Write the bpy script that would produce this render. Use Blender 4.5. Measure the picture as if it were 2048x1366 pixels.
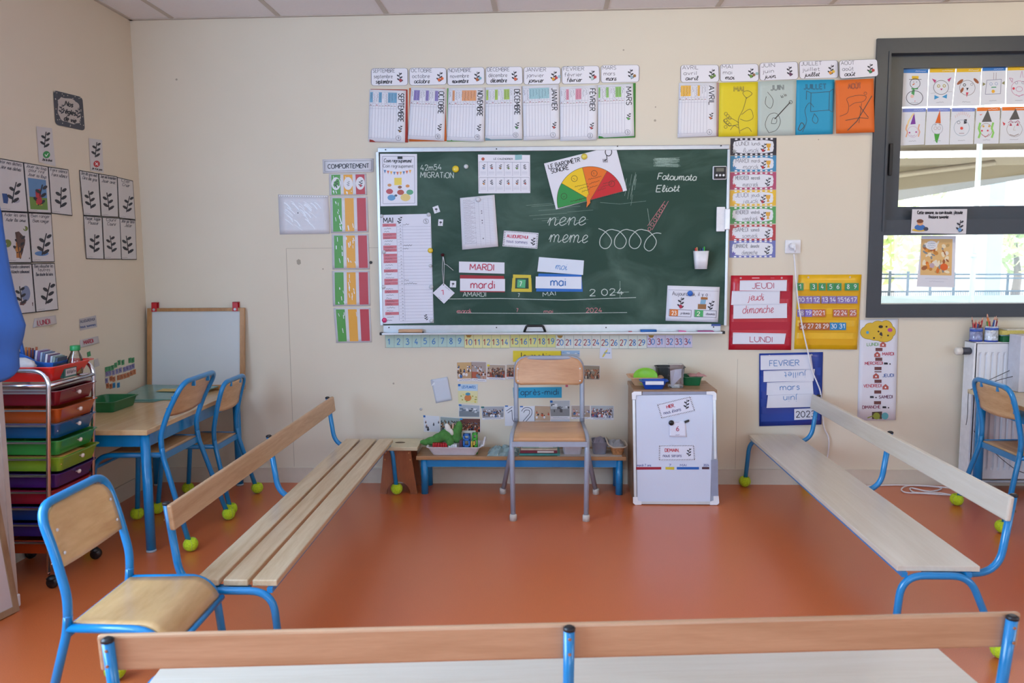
import bpy, bmesh, math, random
import numpy as np
from mathutils import Vector, Matrix
for o in list(bpy.data.objects): bpy.data.objects.remove(o)
SC = bpy.context.scene
R_ = math.radians
# ------------------------------------------------------------------ camera
FPX, PITCH, YAW, ROLL = 1600.0, .10566, .04336, .00803
CAMD, CAMH = 4.745, 1.3717
_B = np.array([[1, 0, 0], [0, 0, -1], [0, 1, 0.]])
_c, _s = math.cos(YAW), math.sin(YAW); _RY = np.array([[_c, _s, 0], [-_s, _c, 0], [0, 0, 1]])
_c, _s = math.cos(PITCH), math.sin(PITCH); _RP = np.array([[1, 0, 0], [0, _c, -_s], [0, _s, _c]])
_c, _s = math.cos(ROLL), math.sin(ROLL); _RR = np.array([[_c, _s, 0], [-_s, _c, 0], [0, 0, 1]])
CM = _RR @ _RP @ _B @ _RY
CP = np.array([0, -CAMD, CAMH])
cd = bpy.data.cameras.new('camera'); cam = bpy.data.objects.new('camera', cd); SC.collection.objects.link(cam)
m = Matrix.Identity(4)
for i in range(3):
    m[i][0] = CM[0][i]; m[i][1] = -CM[1][i]; m[i][2] = -CM[2][i]; m[i][3] = CP[i]
cam.matrix_world = m
cd.sensor_fit = 'HORIZONTAL'; cd.sensor_width = 36; cd.lens = FPX / 2048 * 36; cd.clip_start = .05; cd.clip_end = 200
cd.dof.use_dof = True; cd.dof.focus_distance = 4.5; cd.dof.aperture_fstop = 4.5
SC.camera = cam
# ------------------------------------------------------------------ world, lights, exposure
SC.view_settings.view_transform = 'Standard'; SC.view_settings.look = 'None'
SC.view_settings.gamma = 1; SC.view_settings.exposure = 0.0; SC.view_settings.use_curve_mapping = False
w = bpy.data.worlds.new('sky'); SC.world = w; w.use_nodes = True
nt = w.node_tree; bg = nt.nodes['Background']
sky = nt.nodes.new('ShaderNodeTexSky'); sky.sky_type = 'HOSEK_WILKIE'; sky.turbidity = 5; sky.sun_direction = (-.4, -.5, .76); sky.ground_albedo = .4
mx = nt.nodes.new('ShaderNodeMixRGB'); mx.inputs[0].default_value = .75; mx.inputs[2].default_value = (1, 1.0, 1.0, 1)
nt.links.new(sky.outputs[0], mx.inputs[1]); nt.links.new(mx.outputs[0], bg.inputs[0]); bg.inputs[1].default_value = 4.0
def area(name, loc, direction, sx, sy, power, col):
    l = bpy.data.lights.new(name, 'AREA'); l.shape = 'RECTANGLE'; l.size = sx; l.size_y = sy; l.energy = power; l.color = col
    o = bpy.data.objects.new(name, l); SC.collection.objects.link(o); o.location = loc
    o.rotation_euler = Vector(direction).to_track_quat('-Z', 'Y').to_euler(); return o
DAY = (.60, .88, 1.24)
area('window_daylight_left', (-2.38, -3.75, 1.58), (1, .06, .10), 2.5, 1.5, 132, DAY)
area('window_daylight_rear', (1.6, -9.0, 1.5), (-.05, 1, -.05), 4.5, 1.5, 42, DAY)
area('daylight_fill_right', (5.3, -5.2, 1.5), (-1, .25, -.05), 3.2, 1.5, 34, DAY)  # added side fill, set in an unseen made-up window
for i, (x, y) in enumerate([(.6, -1.5), (2.8, -1.5), (.6, -5.9), (3.0, -5.9)]):
    area('ceiling_fill_light', (x, y, 2.66 if y > -3 else 2.72), (.1, .75, -.5) if y > -3 else (0, 0, -1), 1.1, .2, (7.5 if x > 2 else 5) if y > -3 else 7, (1.0, .88, .58))  # added warm fill; the near pair is tilted to wash the upper back wall
sl = bpy.data.lights.new('sun', 'SUN'); sl.energy = 8; sl.angle = .02; sl.color = (1, .96, .9)
so = bpy.data.objects.new('sun', sl); SC.collection.objects.link(so); so.rotation_euler = Vector((.35, -.55, -.75)).to_track_quat('-Z', 'Y').to_euler()
so.location = (0, 5, 8)
# ------------------------------------------------------------------ projecting helpers (photo direction -> true place on a real plane)
def ray(px, py): return CM.T @ np.array([(px - 1024) / FPX, (py - 683) / FPX, 1.0])
def W(px, py, d=0.0):            # point at distance d in front of the back wall
    r = ray(px, py); t = (-d + CAMD) / r[1]; return Vector(CP + r * t)
def LW(px, py, d=0.0):           # point at distance d in front of the left wall
    r = ray(px, py); t = (XL + d - CP[0]) / r[0]; return Vector(CP + r * t)
def FL(px, py, z=0.0):           # point at height z
    r = ray(px, py); t = (z - CAMH) / r[2]; return Vector(CP + r * t)
XL = -2.424
# ------------------------------------------------------------------ materials
_M = {}
def srgb(h):
    if isinstance(h, str):
        h = h.lstrip('#'); h = [int(h[i:i + 2], 16) / 255 for i in (0, 2, 4)]
    return tuple(c / 12.92 if c <= .04045 else ((c + .055) / 1.055) ** 2.4 for c in h)
def mat(hexc, rough=.6, metal=0, vary=.05, scale=30, coat=0, trans=0, alpha=1, bump=0, spec=.5, name=None, emis=0):
    key = (hexc, rough, metal, vary, scale, coat, trans, alpha, bump, spec, emis)
    if key in _M: return _M[key]
    mt = bpy.data.materials.new(name or 'mat_' + hexc); mt.use_nodes = True; n = mt.node_tree; b = n.nodes['Principled BSDF']
    c = srgb(hexc)
    tc = n.nodes.new('ShaderNodeTexCoord'); ns = n.nodes.new('ShaderNodeTexNoise'); ns.inputs['Scale'].default_value = scale; ns.inputs['Detail'].default_value = 3
    n.links.new(tc.outputs['Object'], ns.inputs['Vector'])
    rp = n.nodes.new('ShaderNodeValToRGB'); e = rp.color_ramp.elements
    e[0].position = .3; e[1].position = .7
    e[0].color = (*[max(0, x * (1 - vary)) for x in c], 1); e[1].color = (*[min(1, x * (1 + vary)) for x in c], 1)
    n.links.new(ns.outputs['Fac'], rp.inputs[0]); n.links.new(rp.outputs[0], b.inputs['Base Color'])
    b.inputs['Roughness'].default_value = rough; b.inputs['Metallic'].default_value = metal
    b.inputs['Coat Weight'].default_value = coat; b.inputs['Coat Roughness'].default_value = .1
    b.inputs['Transmission Weight'].default_value = trans; b.inputs['Alpha'].default_value = alpha
    b.inputs['Specular IOR Level'].default_value = spec
    if emis: b.inputs['Emission Color'].default_value = (*c, 1); b.inputs['Emission Strength'].default_value = emis
    if bump:
        bp = n.nodes.new('ShaderNodeBump'); bp.inputs['Strength'].default_value = bump; bp.inputs['Distance'].default_value = .003
        n.links.new(ns.outputs['Fac'], bp.inputs['Height']); n.links.new(bp.outputs[0], b.inputs['Normal'])
    _M[key] = mt; return mt
def paper(h): return mat(h, rough=.55, vary=.012, scale=8, spec=.4)
def wood(name, base, dark, stretch=(1, 14, 14), scale=2.2, rough=.35, amt=1.0, coat=.15):
    key = ('wood', name)
    if key in _M: return _M[key]
    mt = bpy.data.materials.new(name); mt.use_nodes = True; n = mt.node_tree; b = n.nodes['Principled BSDF']
    tc = n.nodes.new('ShaderNodeTexCoord'); mp = n.nodes.new('ShaderNodeMapping'); mp.inputs['Scale'].default_value = stretch
    ns = n.nodes.new('ShaderNodeTexNoise'); ns.inputs['Scale'].default_value = scale; ns.inputs['Detail'].default_value = 8; ns.inputs['Distortion'].default_value = .8
    ns2 = n.nodes.new('ShaderNodeTexNoise'); ns2.inputs['Scale'].default_value = scale * 9; ns2.inputs['Detail'].default_value = 3
    n.links.new(tc.outputs['Object'], mp.inputs[0]); n.links.new(mp.outputs[0], ns.inputs['Vector']); n.links.new(mp.outputs[0], ns2.inputs['Vector'])
    ad = n.nodes.new('ShaderNodeMath'); ad.operation = 'MULTIPLY_ADD'; ad.inputs[1].default_value = .35
    n.links.new(ns2.outputs['Fac'], ad.inputs[0]); n.links.new(ns.outputs['Fac'], ad.inputs[2])
    rp = n.nodes.new('ShaderNodeValToRGB'); e = rp.color_ramp.elements; e[0].position = .45; e[1].position = .85
    e[0].color = (*srgb(dark), 1); e[1].color = (*srgb(base), 1)
    n.links.new(ad.outputs[0], rp.inputs[0]); n.links.new(rp.outputs[0], b.inputs['Base Color'])
    b.inputs['Roughness'].default_value = rough; b.inputs['Coat Weight'].default_value = coat; b.inputs['Coat Roughness'].default_value = .2
    _M[key] = mt; return mt
def glass_mat(name, tint=(1, 1, 1), gloss=.08, rough=.02):
    key = ('glass', name)
    if key in _M: return _M[key]
    mt = bpy.data.materials.new(name); mt.use_nodes = True; n = mt.node_tree
    for x in list(n.nodes):
        if x.type != 'OUTPUT_MATERIAL': n.nodes.remove(x)
    out = [x for x in n.nodes if x.type == 'OUTPUT_MATERIAL'][0]
    tr = n.nodes.new('ShaderNodeBsdfTransparent'); tr.inputs[0].default_value = (*tint, 1)
    gl = n.nodes.new('ShaderNodeBsdfGlossy'); gl.inputs['Roughness'].default_value = rough
    lw = n.nodes.new('ShaderNodeFresnel'); lw.inputs[0].default_value = 1.45
    mp = n.nodes.new('ShaderNodeMath'); mp.operation = 'ADD'; mp.inputs[1].default_value = gloss - .04; mp.use_clamp = True
    mx = n.nodes.new('ShaderNodeMixShader'); n.links.new(lw.outputs[0], mp.inputs[0]); n.links.new(mp.outputs[0], mx.inputs[0])
    n.links.new(tr.outputs[0], mx.inputs[1]); n.links.new(gl.outputs[0], mx.inputs[2]); n.links.new(mx.outputs[0], out.inputs[0])
    _M[key] = mt; return mt
BLUE = mat('#0a7fbe', rough=.3, vary=.04, coat=.35, name='blue_paint')
GREY = mat('#9aa2b2', rough=.3, vary=.03, coat=.4, name='grey_paint')
CHROME = mat('#dcdfe6', rough=.2, metal=1, vary=.02, name='chrome')
ALU = mat('#c6ccd2', rough=.3, metal=.65, vary=.03, name='aluminium')
BLACKP = mat('#17181b', rough=.4, name='black_plastic')
WHITEP = mat('#e6e8ee', rough=.35, name='white_plastic')
FELT = mat('#b9d422', rough=.95, vary=.18, scale=160, bump=.6, name='tennis_felt')
BEECH = wood('beech_along_y', '#dcc09c', '#b99670', (14, 1, 14))
BEECHX = wood('beech_along_x', '#d6b08c', '#b88c66', (1, 14, 14))
PLY = wood('chair_ply', '#dab384', '#b98a58', (1.4, 9, 7), scale=1.7, coat=.3)
PALEX = wood('pale_laminate_x', '#d3cabb', '#cabfae', (1, 20, 20), rough=.32)
PALEY = wood('pale_laminate_y', '#dcd0bd', '#cbbda6', (20, 1, 20), rough=.32)
# ------------------------------------------------------------------ objects
def link(o): SC.collection.objects.link(o); return o
def props(o, label=None, cat=None, group=None, kind=None):
    if label: o['label'] = label
    if cat: o['category'] = cat
    if group: o['group'] = group
    if kind: o['kind'] = kind
    return o
def thing(name, label, cat, loc=(0, 0, 0), rz=0, group=None):
    o = bpy.data.objects.new(name, None); link(o); o.location = loc; o.rotation_euler = (0, 0, rz); o.empty_display_size = .05
    return props(o, label, cat, group)
def ob(name, bm, mats, parent=None, world=False, label=None, cat=None, group=None, kind=None, smooth=False, sub=0, bevel=0):
    """bm -> one mesh object. world=True: the vertices are in room coordinates."""
    if not isinstance(mats, (list, tuple)): mats = [mats]
    me = bpy.data.meshes.new(name)
    off = Vector((0, 0, 0))
    if world:
        if parent is not None:
            p = parent; off = Vector(p.location)
            while p.parent is not None: p = p.parent; off += Vector(p.location)
        else:
            xs = [v.co for v in bm.verts]
            off = Vector(((min(v.x for v in xs) + max(v.x for v in xs)) / 2, (min(v.y for v in xs) + max(v.y for v in xs)) / 2, min(v.z for v in xs)))
        bmesh.ops.translate(bm, verts=bm.verts, vec=-off)
    if smooth:
        for f in bm.faces: f.smooth = True
    bm.to_mesh(me); bm.free()
    for m_ in mats: me.materials.append(m_)
    o = bpy.data.objects.new(name, me); link(o)
    if parent is not None: o.parent = parent
    elif world: o.location = off
    if bevel:
        b = o.modifiers.new('bevel', 'BEVEL'); b.width = bevel; b.segments = 2; b.limit_method = 'ANGLE'; b.angle_limit = R_(40)
    if sub:
        s = o.modifiers.new('sub', 'SUBSURF'); s.levels = sub; s.render_levels = sub
    return props(o, label, cat, group, kind)
def copy_tree(o, parent=None):
    c = o.copy(); link(c); c.parent = parent
    for ch in [x for x in list(SC.collection.objects) if x.parent == o]: copy_tree(ch, c)
    return c
def NB(): return bmesh.new()
def box(bm, x0, x1, y0, y1, z0, z1, mi=0, M4=None):
    vs = [bm.verts.new((x, y, z)) for x in (x0, x1) for y in (y0, y1) for z in (z0, z1)]
    if M4 is not None:
        for v in vs: v.co = M4 @ v.co
    for q in ((0, 1, 3, 2), (4, 6, 7, 5), (0, 4, 5, 1), (2, 3, 7, 6), (0, 2, 6, 4), (1, 5, 7, 3)):
        f = bm.faces.new([vs[i] for i in q]); f.material_index = mi
    return vs
def fillet(pts, rad, n=5):
    pts = [Vector(p) for p in pts]; out = [pts[0]]
    for i in range(1, len(pts) - 1):
        a, b, c = pts[i - 1], pts[i], pts[i + 1]
        r = rad[i] if isinstance(rad, (list, tuple)) else rad
        if r <= 0: out.append(b); continue
        u = (a - b); v = (c - b); lu, lv = u.length, v.length; r = min(r, lu * .48, lv * .48)
        p0 = b + u / lu * r; p1 = b + v / lv * r
        for k in range(n + 1):
            t = k / n; out.append(p0 * (1 - t) ** 2 + b * 2 * t * (1 - t) + p1 * t * t)
    out.append(pts[-1]); return out
def tube(bm, pts, r, seg=10, mi=0, caps=True, closed=False):
    pts = [Vector(p) for p in pts]
    q = [pts[0]]
    for p in pts[1:]:
        if (p - q[-1]).length > 1e-5: q.append(p)
    pts = q; n = len(pts); rings = []; prev = None
    for i, p in enumerate(pts):
        a = pts[i - 1] if i > 0 else (pts[-1] if closed else p); b = pts[i + 1] if i < n - 1 else (pts[0] if closed else p)
        t = (b - a).normalized()
        if prev is None:
            up = Vector((0, 0, 1)) if abs(t.z) < .9 else Vector((1, 0, 0)); nx = t.cross(up).normalized()
        else:
            nx = (prev - t * prev.dot(t)).normalized()
        prev = nx; ny = t.cross(nx)
        rr = r[i] if isinstance(r, (list, tuple)) else r
        rings.append([bm.verts.new(p + (nx * math.cos(2 * math.pi * k / seg) + ny * math.sin(2 * math.pi * k / seg)) * rr) for k in range(seg)])
    for i in range(n - 1 + (1 if closed else 0)):
        A, B_ = rings[i], rings[(i + 1) % n]
        for k in range(seg):
            f = bm.faces.new([A[k], A[(k + 1) % seg], B_[(k + 1) % seg], B_[k]]); f.smooth = True; f.material_index = mi
    if caps and not closed:
        for rg in (rings[0][::-1], rings[-1]):
            f = bm.faces.new(rg); f.material_index = mi
def lathe(bm, prof, loc=(0, 0, 0), seg=20, mi=0, axis=None, sx=1, sy=1):
    loc = Vector(loc); rings = []
    q = Vector(axis).to_track_quat('Z', 'Y') if axis is not None else None
    for r, z in prof:
        ring = []
        for k in range(seg):
            v = Vector((r * math.cos(2 * math.pi * k / seg) * sx, r * math.sin(2 * math.pi * k / seg) * sy, z))
            if q is not None: v = q @ v
            ring.append(bm.verts.new(v + loc))
        rings.append(ring)
    for A, B_ in zip(rings, rings[1:]):
        for k in range(seg):
            f = bm.faces.new([A[k], A[(k + 1) % seg], B_[(k + 1) % seg], B_[k]]); f.smooth = True; f.material_index = mi
    for rg in (rings[0][::-1], rings[-1]):
        if (rg[0].co - rg[seg // 2].co).length > 1e-4: bm.faces.new(rg).material_index = mi
def ball(bm, c, r, seg=16, mi=0, sc=(1, 1, 1)):
    M4 = Matrix.Translation(c) @ Matrix.Diagonal((*[s * r for s in sc], 1))
    ret = bmesh.ops.create_uvsphere(bm, u_segments=seg, v_segments=seg // 2 + 2, radius=1, matrix=M4)
    for v in ret['verts']:
        for f in v.link_faces: f.smooth = True; f.material_index = mi
def tray(bm, x0, x1, y0, y1, z0, z1, t=.003, taper=.012, rim=.006, mi=0, cut=0, seg=4):
    """open box with tapered walls, rounded corners and an outward rim"""
    def ring(dx, z, rad):
        X0, X1, Y0, Y1 = x0 - dx, x1 + dx, y0 - dx, y1 + dx; vs = []
        for cx, cy, a0 in ((X1 - rad, Y1 - rad, 0), (X0 + rad, Y1 - rad, 90), (X0 + rad, Y0 + rad, 180), (X1 - rad, Y0 + rad, 270)):
            for k in range(seg + 1):
                a = R_(a0 + 90 * k / seg); vs.append(bm.verts.new((cx + rad * math.cos(a), cy + rad * math.sin(a), z)))
        return vs
    rad = min(.02, (x1 - x0) * .3, (y1 - y0) * .3)
    L = [ring(-taper, z0, rad * .8), ring(0, z1 - .003, rad), ring(rim, z1 - .003, rad + rim), ring(rim, z1, rad + rim), ring(-t, z1, rad), ring(-taper - t, z0 + t, rad * .8)]
    n = len(L[0])
    for A, B_ in zip(L, L[1:]):
        for k in range(n):
            f = bm.faces.new([A[k], A[(k + 1) % n], B_[(k + 1) % n], B_[k]]); f.material_index = mi
    bm.faces.new(L[0][::-1]).material_index = mi; bm.faces.new(L[-1]).material_index = mi
# ------------------------------------------------------------------ single-stroke lettering
G = {}
def _g(ch, w, *st): G[ch] = (w, st)
# each stroke: (smooth?, points); cap height 1, x height .6
def P_(s): return [tuple(float(a) for a in q.split(',')) for q in s.split()]
for row in '''A .7 /0,0 .35,1 .7,0/.12,.35 .58,.35
B .6 /0,0 0,1/~0,1 .45,.97 .45,.57 0,.53/~0,.53 .58,.5 .58,.03 0,0
C .65 ~.62,.85 .35,1 .05,.75 .05,.25 .35,0 .62,.15
D .65 /0,0 0,1/~0,1 .5,.95 .65,.5 .5,.05 0,0
E .55 /.55,1 0,1 0,0 .55,0/0,.52 .45,.52
F .5 /.5,1 0,1 0,0/0,.52 .42,.52
G .7 ~.65,.85 .35,1 .05,.75 .05,.25 .35,0 .66,.12 .66,.45/.66,.45 .4,.45
H .65 /0,0 0,1/.65,0 .65,1/0,.52 .65,.52
I .1 /.05,0 .05,1
J .45 ~.45,1 .45,.3 .3,0 0,.1
K .6 /0,0 0,1/.55,1 0,.45 .6,0
L .5 /0,1 0,0 .5,0
M .8 /0,0 .05,1 .4,.3 .75,1 .8,0
N .65 /0,0 0,1 .65,0 .65,1
O .75 ~.37,1 .05,.8 .05,.2 .37,0 .7,.2 .7,.8 .37,1
P .58 /0,0 0,1/~0,1 .5,.97 .55,.6 0,.48
Q .75 ~.37,1 .05,.8 .05,.2 .37,0 .7,.2 .7,.8 .37,1/.45,.25 .75,-.05
R .6 /0,0 0,1/~0,1 .5,.97 .52,.6 0,.5/.25,.5 .6,0
S .55 ~.52,.88 .28,1 .04,.8 .12,.57 .45,.45 .52,.2 .28,0 .02,.12
T .6 /0,1 .6,1/.3,1 .3,0
U .65 ~0,1 0,.3 .32,0 .65,.3 .65,1
V .65 /0,1 .32,0 .65,1
W .9 /0,1 .22,0 .45,.8 .68,0 .9,1
X .6 /0,0 .6,1/0,1 .6,0
Y .6 /0,1 .3,.5 .6,1/.3,.5 .3,0
Z .55 /0,1 .55,1 0,0 .55,0
a .45 ~.44,.5 .22,.62 .02,.42 .02,.15 .22,-.02 .44,.15/.45,.6 .45,0
b .45 /0,1 0,0/~0,.45 .25,.62 .45,.4 .42,.1 .2,-.02 0,.12
c .4 ~.4,.5 .2,.62 .02,.4 .02,.15 .22,-.02 .4,.1
d .45 ~.44,.5 .22,.62 .02,.42 .02,.15 .22,-.02 .44,.15/.45,1 .45,0
e .42 ~.03,.32 .4,.34 .35,.56 .18,.62 .02,.4 .04,.12 .22,-.02 .4,.1
f .35 ~.35,.95 .2,1 .13,.8 .13,0/0,.6 .3,.6
g .45 ~.44,.5 .22,.62 .02,.42 .02,.15 .22,-.02 .44,.15/~.45,.6 .45,-.2 .25,-.38 .02,-.28
h .42 /0,1 0,0/~0,.4 .2,.62 .4,.48 .42,0
i .1 /.05,.6 .05,0/.05,.8 .05,.86
j .2 ~.15,.6 .15,-.2 .02,-.38/.15,.8 .15,.86
k .4 /0,1 0,0/.38,.6 0,.22 .4,0
l .1 /.05,1 .05,0
m .7 /0,.6 0,0/~0,.4 .17,.62 .33,.45 .34,0/~.34,.4 .5,.62 .68,.45 .7,0
n .42 /0,.6 0,0/~0,.4 .2,.62 .4,.48 .42,0
o .46 ~.23,.61 .02,.45 .02,.15 .23,-.01 .44,.15 .44,.45 .23,.61
p .45 /0,.6 0,-.38/~0,.45 .25,.62 .45,.4 .42,.1 .2,-.02 0,.12
q .45 ~.44,.5 .22,.62 .02,.42 .02,.15 .22,-.02 .44,.15/.45,.6 .45,-.38
r .3 /0,.6 0,0/~0,.38 .12,.58 .3,.6
s .36 ~.34,.52 .16,.62 .03,.48 .18,.32 .34,.18 .18,-.02 .02,.08
t .3 ~.12,.9 .12,.12 .22,0 .3,.04/0,.6 .28,.6
u .42 ~0,.6 0,.15 .18,-.02 .42,.2/.42,.6 .42,0
v .42 /0,.6 .21,0 .42,.6
w .6 /0,.6 .15,0 .3,.5 .45,0 .6,.6
x .4 /0,0 .4,.6/0,.6 .4,0
y .42 /0,.6 .2,.05/.42,.6 .08,-.38
z .38 /0,.6 .38,.6 0,0 .38,0
0 .55 ~.27,1 .03,.75 .03,.25 .27,0 .52,.25 .52,.75 .27,1
1 .35 /.02,.7 .28,1 .28,0
2 .55 ~.04,.78 .2,1 .5,.88 .45,.55 .03,0/.03,0 .55,0
3 .52 ~.04,.9 .3,1 .48,.78 .22,.54/~.22,.54 .52,.42 .45,.06 .2,0 .02,.12
4 .6 /.35,1 .03,.3 .6,.3/.42,.55 .42,0
5 .52 /.48,1 .1,1 .06,.56/~.06,.56 .35,.64 .52,.35 .35,.02 .02,.08
6 .54 ~.45,.98 .1,.6 .04,.2 .27,0 .5,.2 .4,.5 .08,.38
7 .5 /0,1 .5,1 .15,0
8 .54 ~.27,.53 .06,.78 .27,1 .47,.78 .27,.53 .03,.25 .27,0 .52,.25 .27,.53
9 .54 ~.46,.62 .14,.5 .05,.8 .27,1 .5,.8 .44,.4 .1,.02
. .08 /.03,.0 .05,.06
, .12 /.08,.06 .02,-.14
: .08 /.04,.1 .04,.16/.04,.45 .04,.51
' .08 /.05,1 .02,.78
- .3 /.02,.32 .3,.32
! .08 /.04,1 .04,.3/.04,0 .04,.06'''.split('\n'):
    ch, wd, rest = row.split(' ', 2)
    st = []
    cur = None
    tok = rest.replace('/~', '\n~').replace('/', '\n/').split('\n')
    for t in tok:
        if not t: continue
        st.append((t[0] == '~', P_(t[1:])))
    G[ch] = (float(wd), st)
ACC = {'é': ('e', 'a'), 'è': ('e', 'g'), 'É': ('E', 'a'), 'Û': ('U', 'c'), 'û': ('u', 'c'), 'È': ('E', 'g'), 'î': ('i', 'c'), 'à': ('a', 'g')}
def catmull(p, n=4):
    if len(p) < 3: return p
    out = []; q = [p[0]] + list(p) + [p[-1]]
    for i in range(1, len(q) - 2):
        a, b, c, d = q[i - 1], q[i], q[i + 1], q[i + 2]
        for k in range(n):
            t = k / n
            out.append(tuple(.5 * (2 * b[j] + (c[j] - a[j]) * t + (2 * a[j] - 5 * b[j] + 4 * c[j] - d[j]) * t * t + (3 * b[j] - a[j] - 3 * c[j] + d[j]) * t ** 3) for j in (0, 1)))
    out.append(p[-1]); return out
CURS = {'n': (.55, [(True, P_('0,.2 .08,.58 .12,.5 .12,0')), (True, P_('.12,.35 .3,.62 .42,.5 .42,.1 .5,0 .6,.15'))]),
        'm': (.85, [(True, P_('0,.2 .08,.58 .12,.5 .12,0')), (True, P_('.12,.35 .25,.62 .38,.5 .38,0')), (True, P_('.38,.35 .52,.62 .66,.5 .66,.1 .76,0 .88,.15'))]),
        'e': (.45, [(True, P_('0,.15 .25,.28 .4,.5 .25,.64 .1,.45 .1,.12 .25,-.02 .48,.15'))]),
        'l': (.35, [(True, P_('0,.15 .25,.6 .2,1 .08,.8 .1,.1 .22,0 .36,.15'))]),
        'i': (.3, [(True, P_('0,.2 .12,.58 .1,.1 .2,0 .32,.15')), (False, P_('.14,.78 .14,.84'))])}
def strokes(s, cursive=False, gap=.17):
    x = 0; out = []; last = None
    for ch in s:
        if ch == ' ': x += .42; last = None; continue
        acc = None
        if ch in ACC: ch, acc = ACC[ch]
        if cursive and ch in CURS: w_, st = CURS[ch]
        elif ch in G: w_, st = G[ch]
        else: continue
        for sm, p in st:
            pp = catmull(p) if sm else p
            out.append([(x + a, b) for a, b in pp])
        if acc:
            top = .78 if ch.islower() else 1.08
            cx = x + w_ / 2
            out.append({'a': [(cx - .05, top), (cx + .1, top + .17)], 'g': [(cx + .05, top), (cx - .1, top + .17)], 'c': [(cx - .13, top), (cx, top + .15), (cx + .13, top)]}[acc])
        if cursive and last is not None and ch.islower() and ch not in CURS:
            out.append(catmull([(last, .06), ((last + x) / 2, .1), (x + .03, .32)]))
        last = x + w_ if ch.islower() else None
        x += w_ + (gap if not cursive else (.06 if ch in CURS else gap * .8))
    return out, x - gap
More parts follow.
